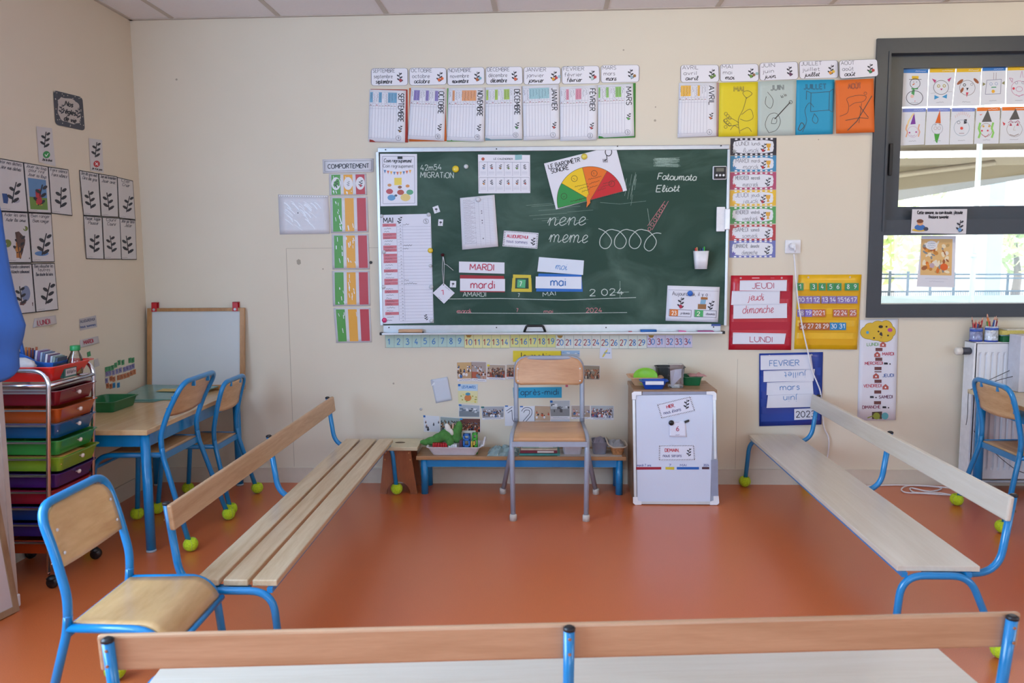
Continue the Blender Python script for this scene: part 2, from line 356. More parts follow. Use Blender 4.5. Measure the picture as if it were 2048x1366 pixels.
# ------------------------------------------------------------------ printed sheets
class Sheet:
    """A real sheet standing on a plane of the room; its print is geometry of the same mesh.
    quad = four corners (TL, TR, BR, BL) as seen in the photo, put on the plane `pl`."""
    def __init__(s, pl, quad, col, d=.001, t=.0012, lift=0, rad=0, outline=None, grid=(4, 4), lmode='b', rough=None, core=True):
        s.pl = pl; s.q = [Vector((a, b)) for a, b in quad]; s.d = d; s.t = t; s.lift = lift; s.lm = lmode
        s.bm = bmesh.new(); s.mats = []; s.layer = 0; s.rough = rough; s.cnt = 0
        TL, TR, BR, BL = s.q; s.ex = (TR - TL); s.ey = (BL - TL)
        det = s.ex.x * s.ey.y - s.ex.y * s.ey.x
        s.inv = (s.ey.y / det, -s.ey.x / det, -s.ex.y / det, s.ex.x / det)
        s.edge = max(s.ex.length, s.ey.length)
        s.grid = grid; s.nodes = None
        if lift:
            s.grid = grid = (8, 8)
            s.nodes = [[s.lf0(a / 8, b / 8) for a in range(9)] for b in range(9)]
        i = s.mi(col)
        if not core: return
        if outline is None and rad > 0:
            outline = []
            cs = [(TL, 180), (TR, 270), (BR, 0), (BL, 90)]
            uu = s.ex.normalized(); vv = s.ey.normalized()
            for k, (c, a0) in enumerate(cs):
                sx = 1 if k in (0, 3) else -1; sy = 1 if k in (0, 1) else -1
                cc = c + uu * rad * sx + vv * rad * sy
                for j in range(5):
                    a = R_(a0 + 90 * j / 4); outline.append(tuple(cc + uu * rad * math.cos(a) + vv * rad * math.sin(a)))
        if outline is None:
            nx, ny = grid if lift else (1, 1)
            F_ = [[None] * (nx + 1) for _ in range(ny + 1)]; Bk = [[None] * (nx + 1) for _ in range(ny + 1)]
            for r in range(ny + 1):
                for c in range(nx + 1):
                    p = s.uv(c / nx, r / ny); F_[r][c] = s.v(p, t); Bk[r][c] = s.v(p, 0)
            for r in range(ny):
                for c in range(nx):
                    f = s.bm.faces.new([F_[r][c], F_[r + 1][c], F_[r + 1][c + 1], F_[r][c + 1]]); f.material_index = i; f.smooth = bool(lift)
                    f = s.bm.faces.new([Bk[r][c], Bk[r][c + 1], Bk[r + 1][c + 1], Bk[r + 1][c]]); f.material_index = i; f.smooth = bool(lift)
            rim = [(0, c) for c in range(nx + 1)] + [(r, nx) for r in range(1, ny + 1)] + [(ny, c) for c in range(nx - 1, -1, -1)] + [(r, 0) for r in range(ny - 1, 0, -1)]
            for k in range(len(rim)):
                a = rim[k]; b = rim[(k + 1) % len(rim)]
                s.bm.faces.new([F_[a[0]][a[1]], F_[b[0]][b[1]], Bk[b[0]][b[1]], Bk[a[0]][a[1]]]).material_index = i
        else:
            A = [s.v(Vector(p), t) for p in outline]; B2 = [s.v(Vector(p), 0) for p in outline]
            s.bm.faces.new(A[::-1]).material_index = i; s.bm.faces.new(B2).material_index = i
            n = len(A)
            for k in range(n): s.bm.faces.new([A[k], A[(k + 1) % n], B2[(k + 1) % n], B2[k]]).material_index = i
    def uv(s, u, v):
        TL, TR, BR, BL = s.q; return (TL * (1 - u) + TR * u) * (1 - v) + (BL * (1 - u) + BR * u) * v
    def lf(s, p):
        if not s.lift: return 0
        q = Vector(p) - s.q[0]; u = q.x * s.inv[0] + q.y * s.inv[1]; v = q.x * s.inv[2] + q.y * s.inv[3]
        u = min(.9999, max(0, u)) * 8; v = min(.9999, max(0, v)) * 8; a = int(u); b = int(v); u -= a; v -= b; N = s.nodes
        return (N[b][a] * (1 - u) + N[b][a + 1] * u) * (1 - v) + (N[b + 1][a] * (1 - u) + N[b + 1][a + 1] * u) * v
    def lf0(s, u, v):
        if s.lm == 'b': return s.lift * v * v
        if s.lm == 'r': return s.lift * (v * .5 + .5) * u * u
        if s.lm == 'w': return s.lift * (.5 + .5 * math.sin(u * 5 + v * 4)) * (.3 + .7 * v)
        if s.lm == 't': return s.lift * (1 - v)
        return 0
    def v(s, p, e): return s.bm.verts.new(s.pl(p[0], p[1], s.d + s.lf(p) + e))
    def mi(s, col):
        m_ = col if not isinstance(col, str) else (paper(col) if s.rough is None else mat(col, rough=s.rough, vary=.01))
        if m_ not in s.mats: s.mats.append(m_)
        return s.mats.index(m_)
    def up(s): s.layer += 1; return s
    def e(s, k=0): return s.t + (.0006 if s.lift else .00025) + .0002 * (s.layer + k)
    def poly(s, pts, col, k=0, th=0):
        i = s.mi(col); pts = [Vector(p) for p in pts]
        s.cnt = (s.cnt + 1) % 30; th += s.cnt * 6e-6
        f = s.bm.faces.new([s.v(p, s.e(k) + th) for p in pts]); f.material_index = i; return s
    def rect(s, u0, v0, u1, v1, col, k=0):
        U = [u0] + [c / 8 for c in range(1, 8) if u0 < c / 8 < u1] + [u1] if s.lift else [u0, u1]
        V = [v0] + [c / 8 for c in range(1, 8) if v0 < c / 8 < v1] + [v1] if s.lift else [v0, v1]
        for ua, ub in zip(U, U[1:]):
            for va, vb in zip(V, V[1:]): s.poly([s.uv(ua, va), s.uv(ua, vb), s.uv(ub, vb), s.uv(ub, va)], col, k)
        return s
    def disc(s, c, r, col, n=14, k=0, ry=None, rot=0):
        ry = r if ry is None else ry; ca, sa = math.cos(rot), math.sin(rot)
        return s.poly([(c[0] + r * math.cos(-2 * math.pi * j / n) * ca - ry * math.sin(-2 * math.pi * j / n) * sa,
                        c[1] + r * math.cos(-2 * math.pi * j / n) * sa + ry * math.sin(-2 * math.pi * j / n) * ca) for j in range(n)], col, k)
    def line(s, pts, w, col, k=1, closed=False):
        i = s.mi(col); pts = [Vector(p) for p in pts]
        if closed: pts = pts + [pts[0]]
        q = [pts[0]]
        for p in pts[1:]:
            L = (p - q[-1]).length
            if L < 1e-6: continue
            if s.lift:
                n = int(L // 6) + 1; a = q[-1]
                for j in range(1, n + 1): q.append(a + (p - a) * j / n)
            else: q.append(p)
        n = len(q)
        if n < 2: return s
        for j in range(1, n - 1):      # sharp corner: two ribbons
            t1 = (q[j] - q[j - 1]).normalized(); t2 = (q[j + 1] - q[j]).normalized()
            if t1.dot(t2) < .55:
                s._rib(q[:j + 1], w, i, k); return s.line(q[j:], w, col, k + .12)
        s._rib(q, w, i, k); return s
    def _rib(s, q, w, i, k):
        n = len(q); s.cnt = (s.cnt + 1) % 30; th = s.cnt * 6e-6
        A = []; B_ = []
        for j in range(n):
            a = q[max(0, j - 1)]; b = q[min(n - 1, j + 1)]; t = (b - a); t = t.normalized() if t.length > 0 else Vector((1, 0))
            nm = Vector((-t.y, t.x)) * w / 2
            A.append(s.v(q[j] + nm, s.e(k) + th)); B_.append(s.v(q[j] - nm, s.e(k) + th))
        for j in range(n - 1): s.bm.faces.new([A[j], A[j + 1], B_[j + 1], B_[j]]).material_index = i
    def ring(s, c, r, w, col, n=18, k=1, ry=None):
        ry = r if ry is None else ry
        return s.line([(c[0] + r * math.cos(2 * math.pi * j / n), c[1] + ry * math.sin(2 * math.pi * j / n)) for j in range(n + 1)], w, col, k)
    def frame(s, inset, w, col, k=0):
        u = inset / s.ex.length; v = inset / s.ey.length
        return s.line([s.uv(u, v), s.uv(1 - u, v), s.uv(1 - u, 1 - v), s.uv(u, 1 - v), s.uv(u, v)], w, col, k)
    def text(s, st, p, h, col, w=1.0, ang=None, cursive=False, fit=None, slant=0, align='l', sq=.92, k=1):
        """p: baseline start in photo px; ang in degrees clockwise; default: the sheet's own tilt"""
        if ang is None: a = math.atan2(s.ex.y, s.ex.x)
        else: a = R_(ang)
        ux = Vector((math.cos(a), math.sin(a))); uy = Vector((math.sin(a), -math.cos(a)))
        L, wd = strokes(st, cursive); kx = h * sq
        if fit: kx = fit / max(wd, .1)
        if cursive and not slant: slant = .18
        off = {'l': 0, 'c': -wd / 2, 'r': -wd}[align]; p = Vector(p)
        for pl_ in L:
            s.line([p + ux * (off + x + slant * y) * kx + uy * y * h for x, y in pl_], w, col, k)
        return s
    def scribble(s, a, b, h, col, w=.7, seed=1, k=1):
        """a line of print too small to read in the photo"""
        rn = random.Random(seed); a = Vector(a); b = Vector(b); n = max(2, int((b - a).length / 2.2)); t = (b - a) / n
        nm = Vector((t.y, -t.x)).normalized(); pts = []
        for i in range(n + 1): pts.append(a + t * i + nm * h * (rn.random() if i % 2 else 0))
        return s.line(pts, w, col, k)
    def done(s, name, label=None, cat=None, group=None, parent=None, kind=None):
        return ob(name, s.bm, s.mats, parent=parent, world=True, label=label, cat=cat, group=group, kind=kind)
def sprig(S, c, h, col='#33353d', acc=None, lean=.3, k=2):
    """plain leafy drawing standing where an illustration was"""
    x, y = c; S.line([(x, y + h * .5), (x + lean * h * .15, y), (x + lean * h * .35, y - h * .45)], max(.7, h * .05), col, k)
    for i, (t, sd) in enumerate([(.15, 1), (.3, -1), (.5, 1), (.68, -1), (.86, 1)]):
        px = x + lean * h * (.35 * t) + sd * h * .14; py = y + h * .5 - h * .95 * t
        S.disc((px, py), h * .17 * (1.1 - t * .4), col, n=8, k=k, ry=h * .075, rot=-sd * .6)
    if acc:
        for j, a in enumerate(acc): S.disc((x + (j - .3) * h * .28 + h * .12, y + h * (.3 - .12 * j)), h * .15, a, n=9, k=k + 1)
def magnet(px, py, r, col, d, label, group=None, pl=W, cat='magnet'):
    p = pl(px, py, d); n = (pl(px, py, d + .01) - p); 
    bm = NB(); R = r / FPX * (CAMD - d)
    ax = Vector((0, -1, 0)) if pl is W else Vector((1, 0, 0))
    c = pl(px, py, d + .006); c = c - ax * .006
    lathe(bm, [(R * .95, 0), (R, .003), (R * .85, .0085), (R * .4, .011), (0.0001, .0115)], c, 16, axis=ax)
    return ob('magnet', bm, mat(col, rough=.3, coat=.4), world=True, label=label, cat=cat, group=group, smooth=True)
# ------------------------------------------------------------------ the room
RX, RY, RZ = 5.45, -9.2, 2.765
WALL = mat('#dcd4c2', rough=.7, vary=.015, scale=2.5, name='cream_wall_paint')
WALL_L = mat('#d8cab4', rough=.7, vary=.015, scale=2.5, name='left_wall_paint')
CEIL = mat('#e6e3e4', rough=.8, vary=.012, scale=60, name='ceiling_tile')
def floor_mat():
    mt = bpy.data.materials.new('orange_vinyl'); mt.use_nodes = True; n = mt.node_tree; b = n.nodes['Principled BSDF']
    tc = n.nodes.new('ShaderNodeTexCoord')
    a = n.nodes.new('ShaderNodeTexNoise'); a.inputs['Scale'].default_value = 420; a.inputs['Detail'].default_value = 2
    c = n.nodes.new('ShaderNodeTexNoise'); c.inputs['Scale'].default_value = 1.3; c.inputs['Detail'].default_value = 4
    for q in (a, c): n.links.new(tc.outputs['Object'], q.inputs['Vector'])
    r = n.nodes.new('ShaderNodeValToRGB'); e = r.color_ramp.elements; e[0].position = .3; e[1].position = .72
    e[0].color = (*srgb('#c15d2c'), 1); e[1].color = (*srgb('#da7640'), 1)
    n.links.new(a.outputs['Fac'], r.inputs[0]); n.links.new(r.outputs[0], b.inputs['Base Color'])
    m1 = n.nodes.new('ShaderNodeMapRange'); m1.inputs[3].default_value = .26; m1.inputs[4].default_value = .4
    n.links.new(c.outputs['Fac'], m1.inputs[0]); n.links.new(m1.outputs[0], b.inputs['Roughness'])
    bp = n.nodes.new('ShaderNodeBump'); bp.inputs['Strength'].default_value = .12; bp.inputs['Distance'].default_value = .001
    n.links.new(a.outputs['Fac'], bp.inputs['Height']); n.links.new(bp.outputs[0], b.inputs['Normal'])
    b.inputs['Specular IOR Level'].default_value = .55; b.inputs['Coat Weight'].default_value = .45; b.inputs['Coat Roughness'].default_value = .33
    return mt
bm = NB(); box(bm, XL - .2, RX + .2, RY - .2, .3, -.1, 0); ob('floor', bm, floor_mat(), kind='structure')
# walls with window openings
def wall(name, axis, c0, c1, a0, a1, holes, material, z0=0, z1=RZ):
    """axis 'y': wall normal along y, spans x a0..a1, thickness c0..c1; holes (a,b,za,zb)"""
    bm = NB(); cur = a0
    def bx_(p, q, za, zb):
        if q - p < 1e-4 or zb - za < 1e-4: return
        if axis == 'y': box(bm, p, q, c0, c1, za, zb)
        else: box(bm, c0, c1, p, q, za, zb)
    for (a, b, za, zb) in sorted(holes):
        bx_(cur, a, z0, z1); bx_(a, b, z0, za); bx_(a, b, zb, z1); cur = b
    bx_(cur, a1, z0, z1)
    return ob(name, bm, material, kind='structure')
WIN = (1.862, 4.75, 1.002, 2.573)
wall('wall_back', 'y', 0, .3, XL - .2, RX + .2, [WIN], WALL)
wall('wall_left', 'x', XL - .25, XL, RY, 0, [(-5.1, -2.4, .75, 2.4)], WALL_L)
wall('wall_right', 'x', RX, RX + .25, RY, 0, [(-6.8, -3.6, .7, 2.3)], WALL)
wall('wall_rear', 'y', RY - .25, RY, XL - .2, RX + .2, [(-.7, 3.9, .7, 2.3)], WALL)
bm = NB(); box(bm, XL - .25, RX + .25, RY - .25, .3, RZ, RZ + .12); ob('ceiling', bm, CEIL, kind='structure')
TBAR = mat('#bdb4aa', rough=.5, vary=.02, name='ceiling_bar')
bm = NB(); x = -2.165
box(bm, XL, XL + .02, RY, 0, RZ - .006, RZ); box(bm, XL, RX, -.022, 0, RZ - .006, RZ)
while x < RX: box(bm, x - .013, x + .013, RY, 0, RZ - .004, RZ + .001); x += .6265
y = -.58
while y > RY: box(bm, XL, RX, y - .013, y + .013, RZ - .0042, RZ + .001); y -= .6265
ob('trim_1', bm, TBAR, kind='structure')
BB = mat('#d3cabb', rough=.4, vary=.02, name='skirting_vinyl')
bm = NB(); box(bm, XL, RX, -.006, 0, 0, .093); box(bm, XL, RX, -.009, -.0, .088, .095); ob('baseboard_back', bm, BB, kind='structure')
bm = NB(); box(bm, XL, XL + .006, RY, 0, 0, .093); box(bm, XL, XL + .009, RY, 0, .088, .095); ob('baseboard_left', bm, BB, kind='structure')
bm = NB(); SEAM = mat('#b9b0a0', rough=.8, name='panel_joint')
for a, b, c, d_ in ((-1.552, -1.549, .1, 1.431), (-1.55, -.98, 1.43, 1.4325), (1.128, 1.130, .095, .76)): box(bm, a, b, -.0012, 0, c, d_)
ob('trim_2', bm, SEAM, kind='structure')
# dark patches and old marks on the paint
SM = mat('#a9a090', rough=.8, name='wall_smudge')
S = Sheet(W, [(570, 500), (620, 500), (620, 530), (570, 530)], SM, d=.0001, t=.0002, outline=[(593, 521), (597, 518), (601, 520), (602, 527), (598, 530), (594, 528)])
for c_, r in (((646, 538), 1.6), ((353, 159), 2.2), ((1247, 100), 1.8), ((1310, 241), 2.5), ((1311, 214), 1.5), ((1637, 279), 1.2), ((787, 767), 2)): S.disc(c_, r, SM, n=8)
S.done('trim_3', kind='structure')
# left and rear window frames behind the camera
FR = mat('#3c4148', rough=.4, vary=.03, name='window_frame_grey')
GLASS = glass_mat('window_glass')
def simple_window(name, axis, c, a, b, za, zb, n):
    bm = NB(); t = .05
    def bx_(p, q, u, v, g=0, e=.03):
        if axis == 'y': box(bm, p, q, c - e, c + e, u, v, g)
        else: box(bm, c - e, c + e, p, q, u, v, g)
    bx_(a, b, za, za + t); bx_(a, b, zb - t, zb)
    for i in range(n + 1):
        p = a + (b - a - t) * i / n; bx_(p, p + t, za + t, zb - t)
    bx_(a + t, b - t, za + t, zb - t, 1, .004)
    ob(name, bm, [FR, GLASS], kind='structure')
simple_window('window_2', 'x', XL - .16, -5.1, -2.4, .75, 2.4, 2)
simple_window('window_3', 'y', RY - .16, -.7, 3.9, .7, 2.3, 4)
simple_window('window_4', 'x', RX + .16, -6.8, -3.6, .7, 2.3, 3)  # unseen right window, added around the side fill lamp
# the window in view
x0, x1, z0, z1 = WIN
win = thing('window_1', 'dark grey aluminium window with a sliding upper sash over fixed glass', 'window', (x0, 0, z0)); win['kind'] = 'structure'
bm = NB(); zt = z1 - .083; zb = z0 + .078
box(bm, x0, x0 + .078, -.018, .10, z0, z1); box(bm, x1 - .08, x1, -.018, .10, z0, z1)
box(bm, x0 + .078, x1 - .08, -.018, .10, zt, z1); box(bm, x0 + .078, x1 - .08, -.018, .10, z0, zb); box(bm, x0 + .078, x1 - .08, -.010, .10, 1.478, 1.565)
box(bm, x0 + .066, x0 + .0779, -.024, -.0181, 1.5, zt + .012); box(bm, x0 + .0781, x1 - .08, -.024, -.0181, zt, zt + .012)
ob('window_frame', bm, FR, parent=win, world=True)
bm = NB(); xs = x0 + .0785; xr = x1 - .0805; z_t = zt - .0005; z_b = 1.5655
box(bm, xs, xs + .095, .035, .075, z_b, z_t); box(bm, xs + .095, xr, .035, .075, z_t - .07, z_t); box(bm, xs + .095, xr, .035, .075, z_b, z_b + .075)
box(bm, 3.35, 3.45, .035, .075, z_b + .075, z_t - .07)
sash = ob('sash', bm, FR, parent=win, world=True)
bm = NB(); box(bm, xs + .03, xs + .05, .022, .034, 1.82, 2.0); ob('sash_handle', bm, BLACKP, parent=win, world=True, bevel=.004)
bm = NB(); box(bm, xs + .05, x1 - .1, .062, .066, 1.6, z1 - .12); ob('upper_pane', bm, GLASS, parent=win, world=True)
bm = NB(); box(bm, x0 + .05, x1 - .05, .050, .054, z0 + .05, 1.5); ob('lower_pane', bm, GLASS, parent=win, world=True)
# ------------------------------------------------------------------ outside the window
OUT_W = mat('#eef1f2', rough=.8, name='pale_render')
bm = NB(); box(bm, -30, 60, .32, 80, -.35, -.25); ob('ground_outside', bm, mat('#c9ccc8', rough=.9, name='pale_paving'), kind='structure')
CAN = mat('#8d846c', rough=.7, vary=.03, scale=3, name='canopy_render')
cn = thing('canopy', 'beige covered-way roof with a ribbed underside seen beyond the upper pane', 'canopy', (8, 8, 0))
bm = NB()
for i in range(60):
    yy = 6.6 + i * .055; box(bm, 1, 18, yy, yy + .028, 3.16, 3.19, 0)
box(bm, 1, 18, 6.5, 10, 3.19, 3.3, 1)
ob('ribbed_ceiling', bm, [mat('#776f5a', rough=.7, name='rib_light'), mat('#453f31', rough=.7, name='rib_dark')], parent=cn, world=True)
bm = NB()
def at_y(px, py, y): return W(px, py, -y)
q = [at_y(1780, 322, 9.6), at_y(2120, 326, 9.6), at_y(2120, 345, 9.6), at_y(1780, 404, 9.6)]
fr = [bm.verts.new(p) for p in q]; bk = [bm.verts.new(p + Vector((0, 1.2, 0))) for p in q]
bm.faces.new(fr); bm.faces.new(bk[::-1])
for k in range(4): bm.faces.new([fr[k], bk[k], bk[(k + 1) % 4], fr[(k + 1) % 4]])
ob('edge_beam', bm, CAN, parent=cn, world=True)
bm = NB(); a, b = at_y(1780, 318, 9.5), at_y(2120, 322, 9.5); box(bm, a.x, b.x, 9.4, 9.6, b.z - .05, a.z); ob('beam_lip', bm, mat('#a9a18c', name='beam_lip_cream'), parent=cn, world=True)
a, b = at_y(1780, 352, 9.4), at_y(1990, 325, 9.4); bm = NB(); tube(bm, [a, b], .05, 4); ob('diagonal_moulding', bm, mat('#a09782', name='moulding'), parent=cn, world=True)
POST = mat('#9aa6a8', rough=.5, name='galvanised_post')
a, b = at_y(1950, 468, 4.5), at_y(1946, 625, 4.5)
bm = NB(); tube(bm, [(a.x, 4.5, -.25), (a.x, 4.5, 3.16)], .028, 12); tube(bm, [(a.x, 4.5, 1.32), (a.x, 4.5, 1.36)], .036, 12)
ob('canopy_post', bm, POST, world=True, label='grey round post standing outside the lower pane', cat='post')
RAIL = mat('#4a5c68', rough=.5, name='railing_paint')
rl = thing('railing', 'blue grey metal railing running outside the lower pane', 'railing', (4.4, 5.2, -.25))
bm = NB(); P0 = at_y(1748, 545, 5.2); P1 = at_y(2180, 552, 7.0)
for dz in (0, -.05, -.22): tube(bm, [P0 + Vector((-2, -.3, dz)), P1 + Vector((2, .3, dz))], .012, 6)
ob('rail', bm, RAIL, parent=rl, world=True)
dv = P1 - P0
for px in (1776, 1808, 1849, 1893, 2000, 2040):
    t = (px - 1748) / (2180 - 1748); p = P0 + dv * t; bm = NB(); tube(bm, [(p.x, p.y, -.25), (p.x, p.y, p.z + .02)], .016, 6); ob('post', bm, RAIL, parent=rl, world=True)
bm = NB()
for i in range(150):
    t = -.1 + i / 120; p = P0 + dv * t; tube(bm, [(p.x, p.y, .2), (p.x, p.y, p.z - .22)], .004, 4)
ob('bar', bm, RAIL, parent=rl, world=True, kind='stuff')
bm = NB(); p = at_y(1758, 592, 4.9); q = at_y(1880, 606, 4.9); box(bm, p.x - 2, q.x + 5, 4.9, 4.93, -.25, p.z); ob('low_panel_fence', bm, mat('#8fa3a8', rough=.4, name='fence_panel'), world=True, label='low grey green panel fence outside at the foot of the lower pane', cat='fence')
bm = NB(); box(bm, 8.2, 16, 16, 17, -.25, 1.35); ob('garden_wall', bm, OUT_W, world=True, label='white rendered wall far outside on the right', cat='wall')
bd = thing('far_building', 'pale building with blue window frames far outside on the right', 'building', (16, 26, -.25))
bm = NB(); box(bm, 12.5, 26, 26, 30, -.25, 1.1); ob('facade', bm, OUT_W, parent=bd, world=True)
for i in range(3):
    bm = NB(); a = 14 + i * 2.1
    for p, q, u, v in ((a, a + 1.5, .9, 1.0), (a, a + 1.5, .4, .5), (a, a + .1, .4, 1.0), (a + 1.4, a + 1.5, .4, 1.0)): box(bm, p, q, 25.93, 26, u, v)
    ob('window_frame', bm, mat('#5f8296', name='blue_frame'), parent=bd, world=True)
def tree(cx, cy, cz, r, label, seed, n=420, h=1.0):
    rn = random.Random(seed); t = thing('tree', label, 'tree', (cx, cy, -.25))
    bm = NB(); tube(bm, [(cx, cy, -.25), (cx + .1, cy, cz * .5), (cx, cy, cz)], [.12, .09, .04], 8); ob('trunk', bm, mat('#7a6a55', name='bark'), parent=t, world=True)
    bm = NB()
    for _ in range(n):
        v = Vector([rn.gauss(0, 1) for _ in range(3)]).normalized() * r * rn.random() ** .4; v.z *= h; c = Vector((cx, cy, cz)) + v
        a = Vector([rn.gauss(0, 1) for _ in range(3)]).normalized(); b = a.orthogonal().normalized(); s = .13 + .1 * rn.random()
        f = bm.faces.new([bm.verts.new(c + a * s), bm.verts.new(c + b * s * .5), bm.verts.new(c - a * s), bm.verts.new(c - b * s * .5)])
    ob('foliage', bm, mat('#c3d694', rough=.6, vary=.2, scale=2, name='hazed_leaf'), parent=t, world=True)  # leaf colour paled to carry the bright haze outside
tree(7.15, 13.2, 2.0, 1.5, 'leafy light green tree outside at the left of the lower pane', 3)
tree(11.2, 15, 1.6, .8, 'small light green tree outside beside the blue column at the right', 5, 160)
bm = NB(); box(bm, 10.0, 10.35, 14, 14.3, -.25, 3.2); ob('column', bm, mat('#9fb6c4', rough=.7, name='blue_grey_column'), world=True, label='blue grey column outside at the right of the lower pane', cat='column')
bm = NB(); box(bm, -20, 60, 45, 46, -.3, 3.0); ob('wall_outside', bm, OUT_W, kind='structure')
# ------------------------------------------------------------------ chalkboard
cb = thing('chalkboard', 'wide green chalkboard with an aluminium frame and tray', 'chalkboard', (.03, -.01, .9))
def board_mat():
    mt = mat('#3b5246', rough=.6, vary=.0, spec=.3, name='chalkboard_green'); n = mt.node_tree; b = n.nodes['Principled BSDF']
    tc = n.nodes.new('ShaderNodeTexCoord'); mp = n.nodes.new('ShaderNodeMapping'); mp.inputs['Scale'].default_value = (1, 1, 1.7); mp.inputs['Rotation'].default_value = (0, .5, 0)
    a = n.nodes.new('ShaderNodeTexNoise'); a.inputs['Scale'].default_value = 2.3; a.inputs['Detail'].default_value = 7; a.inputs['Distortion'].default_value = 1.4
    n.links.new(tc.outputs['Object'], mp.inputs[0]); n.links.new(mp.outputs[0], a.inputs['Vector'])
    r = n.nodes.new('ShaderNodeValToRGB'); e = r.color_ramp.elements; e[0].position = .42; e[1].position = .8
    e[0].color = (*srgb('#26453a'), 1); e[1].color = (*srgb('#506a5f'), 1)
    n.links.new(a.outputs['Fac'], r.inputs[0]); n.links.new(r.outputs[0], b.inputs['Base Color']); return mt
BD = .028
S = Sheet(W, [(759, 305), (1457, 298), (1449, 650), (765, 650)], board_mat(), d=.006, t=BD - .006); S.done('writing_surface', parent=cb)
CH = mat('#c3cfc9', rough=.95, vary=.15, scale=200, name='chalk_white'); CHD = mat('#8ea59a', rough=.95, vary=.2, scale=150, name='chalk_faint'); CHP = mat('#c77f86', rough=.95, name='chalk_pink')
def bar_px(bm, a, b, h, d0, d1, mi=0):
    """a rail between two points of the photo standing d0..d1 off the wall; h = height in px"""
    A = W(a[0], a[1], d0); B_ = W(b[0], b[1], d0); up = Vector((0, 0, h / FPX * CAMD))
    dn = Vector((0, -(d1 - d0), 0)); vs = [bm.verts.new(p) for p in (A, B_, B_ + up, A + up, A + dn, B_ + dn, B_ + up + dn, A + up + dn)]
    for q in ((0, 1, 2, 3), (7, 6, 5, 4), (4, 5, 1, 0), (3, 2, 6, 7), (0, 3, 7, 4), (5, 6, 2, 1)): bm.faces.new([vs[i] for i in q]).material_index = mi
bm = NB(); bar_px(bm, (758, 306), (1456, 299.5), 8.5, .002, .036); bar_px(bm, (760, 298), (1455, 292), 1.2, .002, .04)
for a, b in (((757, 305), (764, 650)), ((1455, 300), (1447, 650))):
    A = W(*a, .002); B_ = W(*b, .002); box(bm, min(A.x, B_.x) - .004, max(A.x, B_.x) + .008, -.036, -.002, B_.z, A.z)
ob('frame', bm, ALU, parent=cb, world=True, bevel=.0015)
tz = W(1100, 667, .06).z
bm = NB(); a = W(767, 655, .03).x; b = W(1441, 655, .03).x
box(bm, a, b, -.034, -.002, tz, W(1100, 650, .03).z + .002); box(bm, a, b, -.085, -.034, tz - .002, tz + .003); box(bm, a, b, -.088, -.085, tz - .002, tz + .009)
ob('chalk_tray', bm, ALU, parent=cb, world=True, bevel=.001)
for s_, xx in ((-1, a), (1, b)):
    bm = NB(); box(bm, xx - .012 if s_ < 0 else xx, xx if s_ < 0 else xx + .014, -.09, -.05, tz - .004, tz + .012); ob('end_cap', bm, BLACKP, parent=cb, world=True)
bm = NB()
for px, py in ((771, 299.5), (1442, 291.5), (993, 298), (1235, 292.5), (778, 655), (993, 655), (1212, 655), (1427, 654)): lathe(bm, [(.004, 0), (.004, .003)], W(px, py, .037 if py < 400 else .034), 8, axis=(0, -1, 0))
ob('screw', bm, BLACKP, parent=cb, world=True)
class ChalkPen:
    def __init__(s, mt): s.mt = mt
    def _s(s): return Sheet(W, [(759, 305), (1457, 298), (1449, 650), (765, 650)], s.mt, d=BD, t=0, outline=None, core=False)
    def text(s, *a, name='chalk_word', **k): S = s._s(); S.text(*a, **k); S.done(name, parent=cb)
    def line(s, *a, name='chalk_line', **k): S = s._s(); S.line(*a, **k); S.done(name, parent=cb)
S = ChalkPen(CH)
S.text('42m54', (841, 341), 11, CH, 1.3, ang=-2, fit=42); S.text('MIGRATiON', (841, 355), 11, CH, 1.3, ang=1, fit=66)
S.text('Fatoumata', (1315, 359), 13, CH, 1.7, ang=1.5, fit=76, cursive=True); S.text('Eliott', (1312, 384), 13, CH, 1.7, ang=-2, fit=46, cursive=True)
S.text('nene', (1094, 451), 25, CH, 1.4, ang=-1, fit=72, cursive=True); S.text('meme', (1097, 484), 24, CH, 1.4, ang=1, fit=74, cursive=True)
pts = [(1197, 457)]
for i in range(4):
    cx = 1214 + i * 29.5
    pts += [(cx + 2 - 5, 464), (cx + 9, 480), (cx + 4, 494), (cx - 6, 497), (cx - 14, 490), (cx - 13, 476), (cx - 2, 463), (cx + 8, 459), (cx + 15, 460)] if i < 3 else [(cx - 3, 464), (cx + 10, 481), (cx + 5, 496), (cx - 5, 502), (cx - 14, 494), (cx - 10, 480), (cx, 470), (cx + 10, 466), (cx + 20, 467)]
S.line(catmull(pts, 4), 1.4, CH, name='chalk_loops')
S.line([(890, 598), (1000, 597), (1130, 600), (1272, 595)], 1.1, CH); S.line([(915, 626), (1100, 627), (1254, 625)], .9, CH)
S.text('AMARDI', (926, 593), 9, CH, 1.1, ang=0, fit=46); S.text('MAI', (1086, 593), 8, CH, 1.1, ang=-6, fit=26); S.text('7', (1036, 594), 7, CH, 1)
S.text('2 024', (1179, 592), 13, CH, 1.5, ang=-2, fit=68)
S = ChalkPen(CHP)
S.text('mardi', (913, 626), 8, CHP, 1, fit=28, cursive=True); S.text('7', (1033, 624), 7, CHP, 1); S.text('mai', (1088, 626), 7, CHP, 1, fit=18); S.text('2024', (1172, 625), 9, CHP, 1.1, fit=32)
def chalk(name, fn, mt): S = ChalkPen(mt)._s(); fn(S); S.done(name, parent=cb, kind='stuff' if name == 'chalk_dust' else None)
def f2(S):
    S.line([(1295, 452), (1330, 402)], .9, CHP); S.line([(1304, 460), (1337, 402)], .9, CHP)
    for i in range(6): S.ring((1299 + i * 5.6, 458 - i * 9), 3, .9, CHP, ry=3.5, n=10)
chalk('pink_chalk_ladder', f2, CHP)
